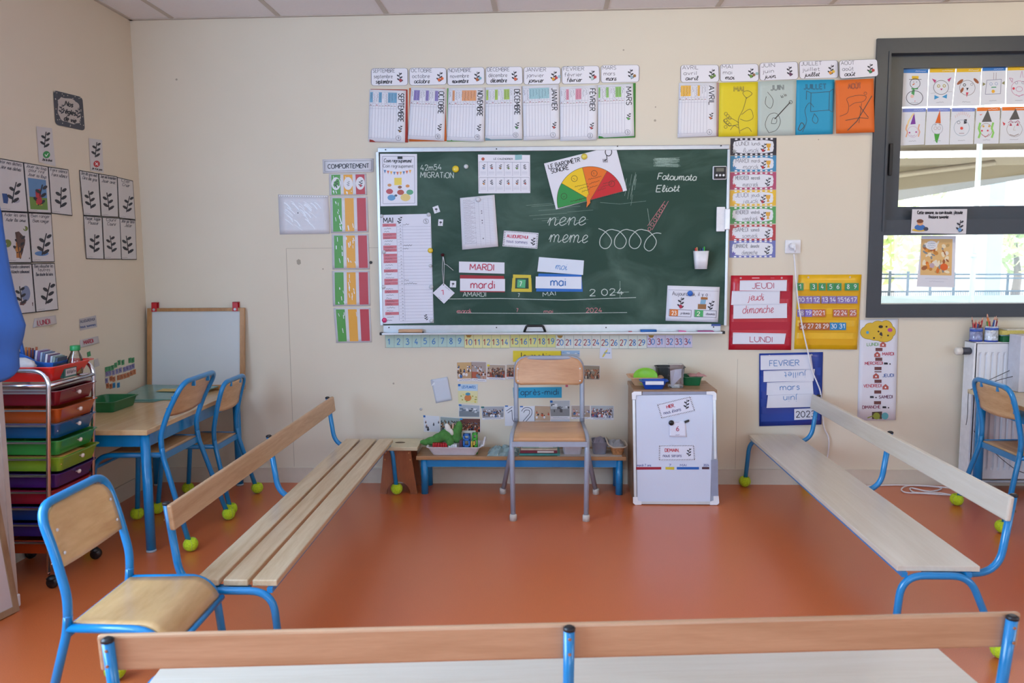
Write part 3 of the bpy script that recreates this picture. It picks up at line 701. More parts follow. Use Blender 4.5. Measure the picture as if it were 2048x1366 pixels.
def f3(S):
    rn = random.Random(4); S.line([(1240, 562), (1240, 597)], 1, CHD); S.line([(1228, 585), (1258, 584)], 1, CHD)
    for i in range(60): yy = 316 + rn.random() * 17; x_ = 1306 + rn.random() * 10; S.line([(x_, yy), (x_ + 20 + rn.random() * 30, yy + rn.random() * 3 - 1)], .5, CHD)
    S.line([(1295, 417), (1300, 452)], .8, CHD); S.line([(1200, 405), (1240, 408), (1292, 402)], .5, CHD)
    for i in range(14): yy = 330 + rn.random() * 60; x_ = 1250 + rn.random() * 25; S.line([(x_, yy), (x_ - 4, yy + 22)], .5, CHD)
    for i in range(10): yy = 410 + rn.random() * 35; x_ = 1080 + rn.random() * 90; S.line([(x_ - 30, yy), (x_ + 22, yy - 4)], .4, CHD)
chalk('chalk_dust', f3, CHD)
# ------------------------------------------------------------------ month name cards along the top
INK = '#3a3c48'; BLK = '#22232a'; WH = '#e9e9f0'
MC = [('SEPTEMBRE', (742, 136.5, 816, 136, 816, 171, 742, 171.5), ['#a8444c']), ('OCTOBRE', (818.5, 135.5, 893, 135.5, 893.5, 169.5, 818.5, 171), ['#d96a3a', '#d96a3a']),
      ('NOVEMBRE', (894.5, 136, 969, 134, 969.5, 169, 894.5, 171), ['#b4653c', '#7fb3bf']), ('DÉCEMBRE', (971, 134, 1045, 133, 1046, 168.5, 971.5, 169.5), ['#d8684a']),
      ('JANVIER', (1047, 134, 1121.5, 134, 1121.5, 168, 1047, 169.5), ['#e0a33e', '#c64f4f', '#9fc3d6']), ('FÉVRIER', (1123, 132.5, 1199, 131.5, 1200, 167, 1123.5, 168.5), ['#bcd3cf', '#b9474a']),
      ('MARS', (1201.5, 130.5, 1279, 129.5, 1278.5, 164, 1201.5, 166), ['#9bb9c8', '#9a7440']), ('AVRIL', (1361, 130, 1438, 129.5, 1438.5, 164, 1361, 165), ['#6f8f4a', '#6f8f4a']),
      ('MAI', (1440, 128.5, 1517, 127.5, 1518, 162.5, 1440, 163.5), ['#6f9a3e', '#95704a', '#9dc3c0']), ('JUIN', (1519, 126, 1596, 123, 1597, 158.5, 1519, 161.5), ['#6d4460']),
      ('JUILLET', (1598, 122.5, 1676, 120, 1677, 156, 1599, 158), ['#e39a3c', '#e8c04a']), ('AOÛT', (1678, 121, 1755, 118, 1757, 152.5, 1679, 157.5), ['#3f8a56', '#b8443f'])]
LOWER = {'SEPTEMBRE': 'septembre', 'OCTOBRE': 'octobre', 'NOVEMBRE': 'novembre', 'DÉCEMBRE': 'décembre', 'JANVIER': 'janvier', 'FÉVRIER': 'février', 'MARS': 'mars', 'AVRIL': 'avril', 'MAI': 'mai', 'JUIN': 'juin', 'JUILLET': 'juillet', 'AOÛT': 'août'}
def quad(t): return [(t[i], t[i + 1]) for i in (0, 2, 4, 6)]
for i, (nm, q, acc) in enumerate(MC):
    S = Sheet(W, quad(q), '#4a4c58', d=.0015 if nm != 'AOÛT' else .022, rad=6); S.up()
    u = lambda a, b: tuple(S.uv(a, b))
    c = S.uv(.5, .5); ins = [tuple(S.uv(.5, .5) + (Vector(p) - S.uv(.5, .5)) * .975) for p in quad(q)]
    # white face with rounded corners
    pts = []
    TL, TR, BR, BL = [Vector(p) for p in ins]; uu = (TR - TL).normalized(); vv = (BL - TL).normalized()
    for k, (cc, a0) in enumerate(((TL, 180), (TR, 270), (BR, 0), (BL, 90))):
        sx = 1 if k in (0, 3) else -1; sy = 1 if k in (0, 1) else -1; o = cc + uu * 5.2 * sx + vv * 5.2 * sy
        for j in range(5): a = R_(a0 + 22.5 * j); pts.append(o + uu * 5.2 * math.cos(a) + vv * 5.2 * math.sin(a))
    S.poly(pts, WH)
    n = len(nm); fw = min(44, 7 + 4.9 * n)
    S.text(nm, u(.05, .25), 7.2, '#5a5c66', .8, fit=fw); S.text(LOWER[nm], u(.08, .57), 7.5, '#53555f', .8, fit=fw * .84)
    S.text(LOWER[nm], u(.13, .87), 8, BLK, 1.25, fit=fw * .62 + 4, cursive=True)
    sprig(S, u(.79, .52), 21, acc=acc, lean=(-.3, .4, .1)[i % 3])
    S.done('month_name_card', 'white rounded month card reading ' + nm + ' in the top row', 'name card', 'month name cards of the top row')
# ------------------------------------------------------------------ calendars (printed on their side)
CAL = [('SEPTEMBRE', (739, 179, 812, 181, 810, 285, 736.5, 283), '#6fa6c6', [(.0, .1), (.24, .34), (.5, .75)], '9', ('#b5433a', (741, 178, 815, 179, 816, 285, 739, 284)), 'red'),
       ('OCTOBRE', (822, 175, 892, 177, 888.5, 282, 815.5, 278), '#8a7cbc', [(.08, .26), (.42, .52), (.68, .79)], '10', ('#dd7434', (818.5, 176, 890, 176, 893, 282.5, 818, 283)), 'orange'),
       ('NOVEMBRE', (897, 176, 970, 175, 968, 283, 893.5, 281), '#e3a06a', [(.1, .18), (.36, .77)], '11', ('#63a850', (894.5, 176.5, 966, 176, 965, 282, 894, 283)), 'green edged'),
       ('DÉCEMBRE', (971, 175, 1043, 172, 1045, 278, 969.5, 279), '#a9c95a', [(.0, .08), (.25, .34), (.5, .66)], '12', ('#8fb0bb', (972, 175, 1042, 173, 1044, 280, 970.5, 281)), 'pale blue edged'),
       ('JANVIER', (1044.5, 172, 1118, 169, 1119, 278, 1047, 281), '#9fcbd2', [(.17, .73)], '1', None, 'pale turquoise striped'),
       ('FÉVRIER', (1119.5, 174, 1195, 170, 1193.5, 279.5, 1120, 282), '#dc8fa4', [(.15, .24), (.4, .57)], '2', None, 'pink striped'),
       ('MARS', (1195.5, 170, 1266, 167, 1268.5, 272, 1195, 276), '#8dc665', [(.0, .07), (.22, .31), (.48, .66)], '3', ('#4c9a4a', (1198, 170, 1271.5, 166, 1270.5, 275, 1197, 277)), 'green backed'),
       ('AVRIL', (1358, 166, 1433, 165, 1433, 272, 1355, 275), '#efbb3e', [(.04, .32), (.48, .56)], '4', ('#c9a8a2', (1360, 166, 1437.5, 165, 1436.5, 273, 1358, 275)), 'yellow striped')]
for i, (nm, q, col, blocks, num, back, word) in enumerate(CAL):
    S = Sheet(W, quad(q), '#e6e7ee', d=.004, lift=.006 + .002 * (i % 3), lmode='rbw'[i % 3], grid=(5, 7)); S.up()
    lines = [j * .0826 + .0 for j in range(1, 10)]
    for a, b in blocks: S.rect(a + .015, .05, b, .245, col)
    S.up()
    for l in [0.01] + lines[:9]: S.line([S.uv(l + .012, .05), S.uv(l - .0, .93)], .45, '#aeb1c0')
    for v_ in (.045, .27, .36, .93): S.line([S.uv(.01, v_), S.uv(.75, v_)], .45, '#b4b6c4')
    for j in range(9):
        S.scribble(S.uv(.045 + j * .082, .07), S.uv(.045 + j * .082, .07 + .1 + .03 * ((j * 7) % 4)), 2.2, '#6a6c80', .6, j + i * 9)
        S.scribble(S.uv(.02 + j * .082, .315), S.uv(.07 + j * .082, .315), 3.5, ['#8c5f5a', '#6f7350', '#a8505a'][j % 3], .8, j)
    p = S.uv(.80, .06); e_ = S.uv(.80, .9); ang = math.degrees(math.atan2((e_ - p).y, (e_ - p).x))
    S.text(nm, tuple(p), 10.5, BLK, 1.4, ang=ang, fit={4: 36, 5: 38}.get(len(nm), 6.3 * len(nm)))
    c = S.uv(.82, .92); S.ring(c, 5, .6, '#6a6c78'); S.text(num, tuple(c + Vector((0, 2.5))), 5, '#6a6c78', .7, align='c')
    sprig(S, tuple(S.uv(.84, .74 if len(nm) > 5 else .62)), 15, acc=[['#9a7440'], None, None, ['#4f8a55'], ['#c0504a'], ['#c0504a'], ['#62b257'], ['#d87a4a']][i], lean=.5)
    par = None
    if back:
        root = S.done('month_calendar', 'hanging ' + nm + ' calendar sheets turned on their side, ' + word, 'calendar', 'month calendars turned on their side')
        B2 = Sheet(W, quad(back[1]), back[0], d=.0015, t=.001, lift=.003, lmode='b'); o = B2.done('backing_sheet', label=word + ' backing sheet', parent=root)
        # parented to a mesh: keep its own place
    else:
        S.done('month_calendar', 'hanging ' + nm + ' calendar sheet turned on its side, ' + word, 'calendar', 'month calendars turned on their side')
# coloured drawings
def drawing(q, col, title, label, fn, lift=.006, lm='b'):
    S = Sheet(W, quad(q), col, d=.003 if title != 'AOÛT' else .021, lift=lift, lmode=lm, grid=(4, 5)); S.up()
    p = S.uv(.5, .17); S.text(title, tuple(p), 10, INK, 2.1, fit=6.4 * len(title), align='c')
    S.up(); S.text(title, tuple(p), 10, col, .8, fit=6.4 * len(title), align='c'); S.up()
    fn(S); S.done('colouring_sheet', label, 'drawing', 'coloured month drawings')
D1 = '#4b4a45'
def leaf(S, pts, w=.8): S.line(catmull([tuple(S.uv(*p)) for p in pts], 4), w, D1)
def d_mai(S):
    leaf(S, [(.55, .95), (.5, .7), (.62, .5), (.7, .28)]); leaf(S, [(.52, .75), (.3, .66), (.12, .7), (.28, .8), (.5, .78)]); leaf(S, [(.58, .6), (.8, .5), (.88, .66), (.72, .72), (.55, .68)])
    leaf(S, [(.7, .3), (.6, .2), (.72, .16), (.84, .22), (.7, .3)]); leaf(S, [(.55, .9), (.75, .84), (.85, .92)]); leaf(S, [(.3, .88), (.4, .8), (.52, .85)])
    for i in range(7): c = S.uv(.18 + .05 * (i % 3), .58 + .04 * i); S.ring(c, 3.2, .7, D1, n=9)
def d_juin(S):
    leaf(S, [(.3, .95), (.2, .8), (.3, .62), (.5, .6), (.6, .75), (.5, .9), (.3, .95)]); leaf(S, [(.36, .78), (.48, .78), (.5, .7), (.4, .68), (.36, .78)])
    S.line([S.uv(.45, .7), S.uv(.85, .4)], 2, D1); S.ring(S.uv(.86, .4), 3.4, 1, D1, n=8); S.text('la la', tuple(S.uv(.62, .32)), 6, D1, .7, ang=-25)
    leaf(S, [(.25, .2), (.4, .35), (.34, .5), (.2, .42), (.22, .28)])
def d_juillet(S):
    S.line([S.uv(*p) for p in ((.4, .24), (.88, .22), (.88, .56), (.4, .58), (.4, .24))], .9, D1); S.line([S.uv(*p) for p in ((.4, .24), (.28, .2), (.28, .36))], .9, D1)
    S.line([S.uv(*p) for p in ((.88, .22), (.98, .17), (.98, .6), (.88, .56))], .9, D1); leaf(S, [(.2, .95), (.3, .75), (.25, .55), (.36, .42), (.48, .5)])
    leaf(S, [(.5, .62), (.6, .72), (.55, .8), (.45, .74), (.5, .62)]); leaf(S, [(.08, .9), (.16, .78), (.24, .84), (.14, .92), (.08, .9)], 1.4)
def d_aout(S):
    S.line([S.uv(*p) for p in ((.95, .32), (.55, .78), (.3, .95))], 1.6, D1); S.line([S.uv(*p) for p in ((.25, .76), (.62, .72), (.85, .74))], 1.1, D1); S.line([S.uv(*p) for p in ((.62, .5), (.85, .72))], 1.1, D1)
    leaf(S, [(.1, .68), (.3, .62), (.34, .48), (.3, .35), (.6, .3), (.8, .33), (.72, .42), (.5, .44), (.36, .5)]); leaf(S, [(.68, .45), (.6, .82)]); S.ring(S.uv(.78, .27), 3, .7, D1, n=8)
drawing((1439, 165.5, 1517.5, 163.5, 1514.5, 272, 1437, 273.5), '#e2cf2a', 'MAI', 'yellow sheet with a MAI line drawing under the month cards', d_mai)
drawing((1516, 163, 1593, 160, 1590.5, 270, 1515, 271.5), '#bccac4', 'JUIN', 'pale grey green sheet with a JUIN line drawing of an instrument', d_juin, .004, 'w')
drawing((1592, 160, 1669, 159, 1665.5, 268, 1590, 270), '#2a9cc4', 'JUILLET', 'blue sheet with a JUILLET line drawing of an open window', d_juillet, .007, 'r')
drawing((1671, 160.5, 1747, 157, 1749, 264.5, 1672, 267), '#e2702c', 'AOÛT', 'orange sheet with an AOÛT line drawing of a deckchair', d_aout, .004, 'b')
# ------------------------------------------------------------------ weekday strips
DY = [('LUNDI', 'lundi', 275.5, 310.5, '#2e2b36', '#9aa0a4', 1), ('MARDI', 'mardi', 311, 343, '#3a86b4', '#3a7fb8', 1), ('MERCREDI', 'mercredi', 344, 379, '#b0486c', '#c03a4c', 0), ('JEUDI', 'jeudi', 380, 411.5, '#e6bb2e', '#efc13a', 1),
      ('VENDREDI', 'vendredi', 413, 447, '#4f9c52', '#3d8f48', 1), ('SAMEDI', 'samedi', 449, 481, '#b13338', '#cf3c40', 0), ('DIMANCHE', 'dimanche', 480.5, 515, '#6a72b4', '#6b5fb0', 0)]
for i, (A_, b_, y0, y1, bc, stc, cup) in enumerate(DY):
    xl = 1461 - i * .35; xr = 1553 - i * .3
    S = Sheet(W, [(xl, y0 + 1), (xr, y0), (xr - .4, y1), (xl - .3, y1 + .4)], bc, d=.001, rough=.3); S.up()
    rn = random.Random(i); pts = []
    for k in range(28):
        a = 2 * math.pi * k / 28; ca, sa = math.cos(a), math.sin(a)
        r = 1 / max(abs(ca), abs(sa)) ; r = min(r, 1.22); pts.append(S.uv(.5 + .435 * ca * r * (1 + .02 * (k % 2)), .5 + .36 * sa * r * (1 + .06 * (k % 2))))
    for v_ in (.06, .94):
        for k in range(8): S.rect(.1 + k * .11, v_ - .045, .15 + k * .11, v_ + .045, '#e6e6ea')
    S.up(); S.poly(pts, '#dfe2ea'); S.up()
    S.text(A_, tuple(S.uv(.12, .43)), 8, '#8a8c96', 1, fit=26); S.text(b_, tuple(S.uv(.46, .42)), 7, '#8a8c96', .9, fit=17)
    S.text(b_, tuple(S.uv(.27, .82)), 8.5, '#9a9ca6', 1, fit=30, cursive=True)
    c = S.uv(.09, .77); S.poly([(c.x + (5.5 if k % 2 == 0 else 2.4) * math.sin(math.pi * k / 5), c.y - (5.5 if k % 2 == 0 else 2.4) * math.cos(math.pi * k / 5)) for k in range(9, -1, -1)], stc)
    sprig(S, tuple(S.uv(.7 if cup else .8, .55)), 19, acc=['#b02a34'] if cup else None, lean=.6)
    if cup:
        c = S.uv(.83, .5); S.poly([(c.x - 5, c.y - 6), (c.x - 3.5, c.y + 2), (c.x + 3.5, c.y + 2), (c.x + 5, c.y - 6)], '#dca63a'); S.poly([(c.x - 1, c.y + 2), (c.x - 3, c.y + 8), (c.x + 3, c.y + 8), (c.x + 1, c.y + 2)], '#dca63a')
    S.done('weekday_strip', 'laminated weekday strip reading %s beside the chalkboard' % A_, 'weekday strip', 'weekday strips beside the chalkboard')
# ------------------------------------------------------------------ COMPORTEMENT column
PLG = mat('#dfe0e6', rough=.3, vary=.03, coat=.3, name='sleeve_glint')  # colour of the glints painted on the plastic
def sleeve(name, q, label, fn, cat, group=None):
    S = Sheet(W, quad(q), '#d3d3da', d=.001, rough=.42, lift=.003, lmode='w', grid=(5, 6)); S.up(); fn(S); return S.done(name, label, cat, group)
def glare(S, n, seed, a=.1, b=.9):  # pale strokes painted where the plastic would catch light
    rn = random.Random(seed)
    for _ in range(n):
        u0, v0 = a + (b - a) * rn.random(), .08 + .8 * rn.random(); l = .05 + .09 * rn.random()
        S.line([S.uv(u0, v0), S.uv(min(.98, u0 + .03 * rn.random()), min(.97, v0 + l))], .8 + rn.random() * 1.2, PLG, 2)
def f(S):
    S.frame(4, .7, '#5c5c64'); S.text('COMPORTEMENT', tuple(S.uv(.1, .66)), 8.5, '#34343c', 1.5, fit=82)
sleeve('behaviour_title_strip', (645, 319, 747.5, 317, 747, 344, 646, 347), 'laminated strip reading COMPORTEMENT above the coloured charts', f, 'sign')
CHC = [((658, 348, 732.5, 347, 734, 390, 659, 391.5), 1), ((660.5, 393.5, 735, 393, 737, 464.5, 662, 466.5), 0), ((663.5, 468.5, 737, 468, 739.5, 538.5, 665, 539), 0), ((664.5, 542, 739, 541.5, 741, 611.5, 666, 612.5), 0), ((667, 616, 741, 615.5, 743.5, 684.5, 672.5, 686), 0)]
ORD = ['small topmost chart with round pictures', 'second chart from the top', 'middle chart', 'fourth chart from the top', 'lowest chart']
for i, (q, top) in enumerate(CHC):
    def f(S, i=i, top=top):
        for k, c in enumerate(('#4f9c3f', '#e3a32a', '#b8323f')): S.rect(.06 + k * .325, .04, .30 + k * .325, .96, c)
        S.up()
        if top:
            for k in range(3): S.disc(S.uv(.18 + k * .325, .45), 9, '#e0e0e4', ry=13); 
            S.up(); sprig(S, tuple(S.uv(.18, .45)), 14); sprig(S, tuple(S.uv(.5, .45)), 11, '#8e8e94'); sprig(S, tuple(S.uv(.83, .45)), 15, acc=['#b8323f'])
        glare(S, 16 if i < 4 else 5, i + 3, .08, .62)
    sleeve('behaviour_chart', q, 'green, orange and red behaviour chart under the COMPORTEMENT strip, ' + ORD[i], f, 'chart', 'green, orange and red behaviour charts')
def f(S):
    rn = random.Random(9)
    S.line([S.uv(.02, .03), S.uv(.98, .03)], 2.2, '#e6e7ea')
    for k in range(20): S.disc(S.uv(.05 + k * .047, .035), .9, '#9d968c', n=6, k=2)
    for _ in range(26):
        u0, v0 = .1 + .7 * rn.random(), .15 + .6 * rn.random(); S.line(catmull([tuple(S.uv(u0, v0)), tuple(S.uv(u0 + .06, v0 + .05)), tuple(S.uv(u0 + .1 + .07 * rn.random(), v0 + .16))], 3), .6 + rn.random() * 1.3, PLG, 1)  # painted glints across the clear plastic
    S.disc(S.uv(.38, .46), 1.5, '#8d8f98', n=6)
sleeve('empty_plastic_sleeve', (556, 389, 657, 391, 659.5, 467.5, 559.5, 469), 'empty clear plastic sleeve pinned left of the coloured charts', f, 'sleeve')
bm = NB()
lathe(bm, [(.009, 0), (.009, .006), (.004, .008)], W(742, 525), 8, axis=(0, -1, 0)); ob('wall_bolt', bm, BLACKP, world=True, label='small dark bolt in the wall right of the coloured charts', cat='bolt')
bm = NB(); lathe(bm, [(.008, 0), (.008, .006), (.004, .008)], W(842, 818), 8, axis=(0, -1, 0)); ob('wall_bolt', bm, ALU, world=True, label='small metal bolt in the wall left of the photographs', cat='bolt')
# ------------------------------------------------------------------ things on the chalkboard
def onb(q, col, d=.0005, **k): return Sheet(W, quad(q), col, d=BD + d, **k).up()
S = onb((760, 307.5, 834, 308, 834.5, 411, 761, 412.5), '#e2e2ec', rough=.3)
S.frame(5, .7, '#77788a'); S.text('Coin regroupement', tuple(S.uv(.1, .16)), 7, BLK, 1.05, fit=55, cursive=True); S.text('Coin regroupement', tuple(S.uv(.08, .26)), 6.5, '#55565f', .8, fit=60)
for k in range(9):
    c = S.uv(.13 + k * .085, .31 + .035 * math.sin(math.pi * k / 8)); S.poly([(c.x - 2.6, c.y), (c.x, c.y + 7), (c.x + 2.6, c.y)], ['#5a7fae', '#cf6a4a', '#e0a844'][k % 3])
S.poly([S.uv(.38, .46), S.uv(.38, .6), S.uv(.58, .6), S.uv(.58, .46)], '#e8cf4e')
for c, col, r in (((.25, .72), '#b8484e', 7), ((.25, .6), '#c58b55', 4), ((.55, .74), '#b4503e', 7), ((.53, .64), '#8f5a3a', 4), ((.8, .74), '#5aa37c', 7), ((.74, .62), '#d9924a', 4), ((.3, .84), '#5a96c4', 8), ((.68, .84), '#e0c87a', 10), ((.42, .8), '#54555e', 3)): S.disc(S.uv(*c), r, col, ry=r * .75)
o = S.done('corner_sign', 'laminated sign reading Coin regroupement at the top left of the chalkboard', 'sign', )
bm = NB(); p = W(800, 315.5, BD + .005); box(bm, p.x - .014, p.x + .014, p.y - .003, p.y + .003, p.z - .007, p.z + .007); ob('bar_magnet', bm, BLACKP, world=True, label='small dark bar magnet holding the Coin regroupement sign', cat='magnet')
# MAI calendar
S = onb((758.5, 430, 861.5, 427.5, 867.5, 645.5, 764, 648), '#dfe1ee', d=.001)
S.text('MAI', (767, 446), 10.5, BLK, 1.5, fit=19); sprig(S, (797, 440), 15, lean=.8); S.ring((852, 442.5), 5, .7, '#55565f'); S.text('5', (850.5, 445.5), 6, '#55565f', .8)
rows = []
reds = {0, 3, 4, 7, 8, 9, 10, 11, 14, 17, 18, 20, 23, 24, 27}
y = 447.5
for k in range(30):
    if k in (9, 19): y += 4
    u0 = 765 + (y - 447) * .032; 
    if k in reds: S.poly([(u0, y), (u0, y + 6), (u0 + 27, y + 5.4), (u0 + 27, y - .4)], '#cc7480')
    S.up(); S.scribble((u0 + 3, y + 4.4), (u0 + 12 + (k * 5) % 9, y + 4.2), 2.2, '#4d4b58', .6, k, 2); S.scribble((u0 + 34, y + 4.2), (u0 + 37, y + 4.1), 2.6, '#55565f', .6, k + 50, 2); S.layer -= 1
    S.line([(u0 + 29, y + 6), (861 + (y - 447) * .028, y + 5)], .4, '#9c9fb6'); y += 6.25
for dx in (29, 41, 97): S.line([(764 + dx, 447), (770 + dx - .5, 641)], .45, '#9c9fb6')
for a in ((806, 450, 818), (807, 492, 824), (806, 498, 817), (808, 561, 818), (808, 568, 834)): S.scribble((a[0], a[1]), (a[2], a[1] - .4), 2.4, '#3d3e4c', .7, a[1], 2)
sprig(S, (853, 634), 13, lean=-.5)
S.done('may_calendar', 'long MAI calendar sheet with pink day boxes on the left of the chalkboard', 'calendar')
for (x, y_, r, c, w_) in ((763, 432, 3.6, '#c9ced6', 'white magnet at the top left corner of the MAI calendar'), (857, 429, 4, '#c9ced6', 'white magnet at the top right corner of the MAI calendar'), (767.5, 504, 3.8, '#c9ced6', 'white magnet on the left edge of the MAI calendar, above the other one'),
                         (860.5, 501, 5.4, '#e3c435', 'yellow magnet on the right edge of the MAI calendar'), (860.5, 531.5, 3.6, '#c9ced6', 'white magnet on the right edge just below the yellow one'), (766.5, 574, 4, '#c9ced6', 'white magnet on the left edge of the MAI calendar, above the pink one'),
                         (862, 574, 4.4, '#c9ced6', 'white magnet on the lower right edge of the MAI calendar'), (862.5, 641.5, 4.2, '#c9ced6', 'white magnet at the bottom right corner of the MAI calendar'), (768.5, 640.5, 5.2, '#d42a6e', 'pink magnet at the bottom left corner of the MAI calendar'),
                         (911, 338, 7, '#e0c52e', 'large yellow magnet beside the chalked word MIGRATiON'), (932, 333, 4.6, '#d0d6d8', 'white magnet right of the large yellow magnet')):
    magnet(x, y_, r, c, BD + .003, w_, 'round magnets on the chalkboard')
for q, l in (((865, 414.5, 876, 410.5, 880.5, 423.5, 869, 427.5), 'tiny tilted white picture card right of the MAI calendar top'), ((877, 438.5, 886.5, 439, 885.5, 452, 876, 451.5), 'tiny upright white picture card below the tilted one'), ((900.5, 561.5, 912.5, 562, 912, 575, 899.5, 574.5), 'tiny white card between the diamond tag and the mardi label')):
    S = onb(q, '#dfe1ea'); S.disc(S.uv(.5, .45), 2.8, '#4a4b55', n=8, ry=2); S.line([S.uv(.5, .5), S.uv(.4, .85)], .8, '#4a4b55'); S.done('picture_card', l, 'card', 'tiny picture cards on the chalkboard')
S = onb((956, 309, 1060, 310, 1060.5, 386, 957, 387), '#e2e2ea')
S.text('LE CALENDRIER', tuple(S.uv(.3, .13)), 3.5, '#55565f', .6, fit=38); S.poly([(1030, 310), (1030, 320), (1044, 319), (1044, 309)], '#8fbcc0'); S.disc((966, 318), 3.4, '#b45c4a', n=8)
for r in (0, 1):
    S.line([S.uv(.02, .19 + r * .4), S.uv(.98, .19 + r * .4)], .6, '#77788a')
    for c in range(7): S.line([S.uv(.02 + c * .16, .19 + r * .4), S.uv(.02 + c * .16, .55 + r * .4)], .5, '#8c8da0')
    for c in range(6):
        k = c + r * 6; sprig(S, tuple(S.uv(.1 + c * .16, .31 + r * .4)), 11, acc=[['#6a8fb4'], ['#b4504a'], ['#9a7440'], ['#6f8f4a'], ['#6f9a3e'], None, ['#e39a3c'], None, None, ['#d96a3a'], ['#b4653c'], ['#b4504a']][k], lean=(.4, -.3)[c % 2])
        for l in range(3): S.line([S.uv(.04 + c * .16, .44 + r * .4 + l * .03), S.uv(.15 + c * .16, .44 + r * .4 + l * .03)], .4, '#a6a8b8')
S.done('year_chart', 'white sheet with twelve small month pictures near the top of the chalkboard', 'chart')
S = onb((920, 396, 989, 389.5, 996.5, 493, 924.5, 499.5), '#dcdde6', d=.004, lift=.006, lmode='b')
for k in range(27):
    v_ = .06 + k * .032; S.scribble(S.uv(.08, v_), S.uv(.3 + .06 * ((k * 7) % 3), v_), 1.4, '#9a8f9c', .55, k); S.line([S.uv(.05, v_ + .01), S.uv(.95, v_ + .01)], .35, '#b6b8c6')
for u_ in (.4, .52, .66, .8): S.line([S.uv(u_, .05), S.uv(u_, .95)], .4, '#b0b2c2')
for v_ in (.29, .33, .47, .52, .82): S.disc(S.uv(.6, v_), 1.3, '#5d5664', n=6)
S.done('name_list', 'stack of printed list sheets hanging under a magnet on the chalkboard', 'sheet')
magnet(956, 399, 5, '#d2d4dc', BD + .008, 'white magnet holding the printed list sheets', 'round magnets on the chalkboard')
def zig(S, col=BLK):
    for t in range(22):
        for v_ in (.055, .945): p = S.uv(.02 + t * .0445, v_ - .03); q = S.uv(.04 + t * .0445, v_ + .03); S.line([p, q], .9, col)
    for t in range(8):
        for u_ in (.03, .97): S.line([S.uv(u_ - .018, .1 + t * .11), S.uv(u_, .14 + t * .11), S.uv(u_ + .018, .1 + t * .11)], .9, col)
S = onb((1008, 461, 1077, 466, 1074.5, 497.5, 1005, 492.5), '#e0e1ea'); zig(S); S.text("AUJOURD'HUI", tuple(S.uv(.1, .42)), 6, '#bf3f58', 1.2, fit=42); S.text('nous sommes', tuple(S.uv(.1, .74)), 6.5, '#6c6e9a', .8, fit=42); sprig(S, tuple(S.uv(.85, .55)), 17)
S.done('today_card', "card with a zigzag border reading AUJOURD'HUI on the chalkboard", 'card')
S = onb((918, 523, 1009, 525, 1009, 547.5, 918, 545), '#dfe0ea', d=.002); S.text('MARDI', tuple(S.uv(.24, .74)), 12, '#b8405a', 1.9, fit=48); S.done('word_label', 'white label reading MARDI in pink capitals on the chalkboard', 'label', 'day and month labels on the chalkboard')
S = onb((920, 550, 1008, 552, 1009.5, 584.5, 920, 584), '#9e2833'); S.done('colour_strip', 'dark red magnetic strip behind the mardi label', 'strip')
S = onb((920, 557, 1010, 558, 1010, 582.5, 920, 581.5), '#dfe0ea', d=.003); S.text('mardi', tuple(S.uv(.24, .78)), 15.5, '#b8405a', 2, fit=48); S.done('word_label', 'white label reading mardi in small pink letters on the chalkboard', 'label', 'day and month labels on the chalkboard')
S = onb((1078, 514, 1168, 521, 1166, 550, 1074.5, 543), '#d9e2ef', d=.003); S.text('mai', tuple(S.uv(.38, .74)), 13, '#6f9ad0', 1.3, fit=22, cursive=True); S.done('word_label', 'tilted white label reading mai in pale blue joined writing', 'label', 'day and month labels on the chalkboard')
S = onb((1077, 547, 1163, 549, 1165.5, 583.5, 1072, 583), '#2a6cc0'); S.done('colour_strip', 'blue magnetic strip behind the mai label', 'strip')
S = onb((1071.5, 553, 1163, 553.5, 1163, 578, 1071, 576.5), '#dfe5f0', d=.003); S.text('mai', tuple(S.uv(.33, .76)), 16, '#3a73b8', 2.2, fit=30); S.done('word_label', 'straight white label reading mai in bold blue letters', 'label', 'day and month labels on the chalkboard')
S = Sheet(W, [(1023, 549), (1064, 549), (1064, 584), (1023, 584)], '#cdbb3e', d=BD + .0003, t=.0004, core=False)
for p in ([(1026, 549), (1062, 550), (1062, 556), (1026, 556)], [(1025, 556), (1031, 556), (1030, 577), (1023.5, 577)], [(1023, 577), (1063.5, 577.5), (1063.5, 584), (1023, 583.5)], [(1057, 556), (1062.5, 556), (1063.5, 577.5), (1057.5, 577.5)]): S.poly(p[::-1], '#cdbb3e')
S.done('yellow_tape_square', 'square of yellow tape stuck round the green number 7 card', 'tape')
S = onb((1035, 559, 1051.5, 559.5, 1050.5, 576, 1034, 575), '#57b07c', d=.001); S.text('7', tuple(S.uv(.3, .8)), 9, '#dfeee6', 1.4); S.done('number_card', 'small green card with a 7 inside the yellow tape square', 'card')
# diamond tag on a string
dt = Sheet(W, [(887, 566), (909.5, 586), (888, 607.5), (865.5, 586)], '#dcdeea', d=BD + .006); dt.up(); dt.text('7', (885.5, 590), 9, '#d0506e', 1.4, ang=-20); dt.scribble((890, 573), (899, 581), 1.5, '#7a7b88', .6); dt.scribble((877, 594), (882, 600), 1.5, '#7a7b88', .6); dt.disc((887, 569.5), 1.3, BLK, n=8)
dt = dt.done('diamond_tag', 'diamond shaped white tag hanging on a string at the left of the chalkboard', 'tag')
bm = NB(); tube(bm, [W(885.5, 513, BD + .012), W(884.5, 540, BD + .01), W(887, 569, BD + .009)], .0013, 5); tube(bm, [W(886, 513, BD + .012), W(888.5, 526, BD + .012), W(887.5, 569, BD + .009)], .0013, 5)
tube(bm, catmull([tuple(W(887, 514, BD + .012)), tuple(W(889, 530, BD + .014)), tuple(W(895, 530, BD + .012)), tuple(W(907, 541, BD + .01))], 4) if False else [W(887, 514, BD + .012), W(889, 528, BD + .014), W(894, 530, BD + .012), W(907, 541, BD + .01)], .0013, 5)
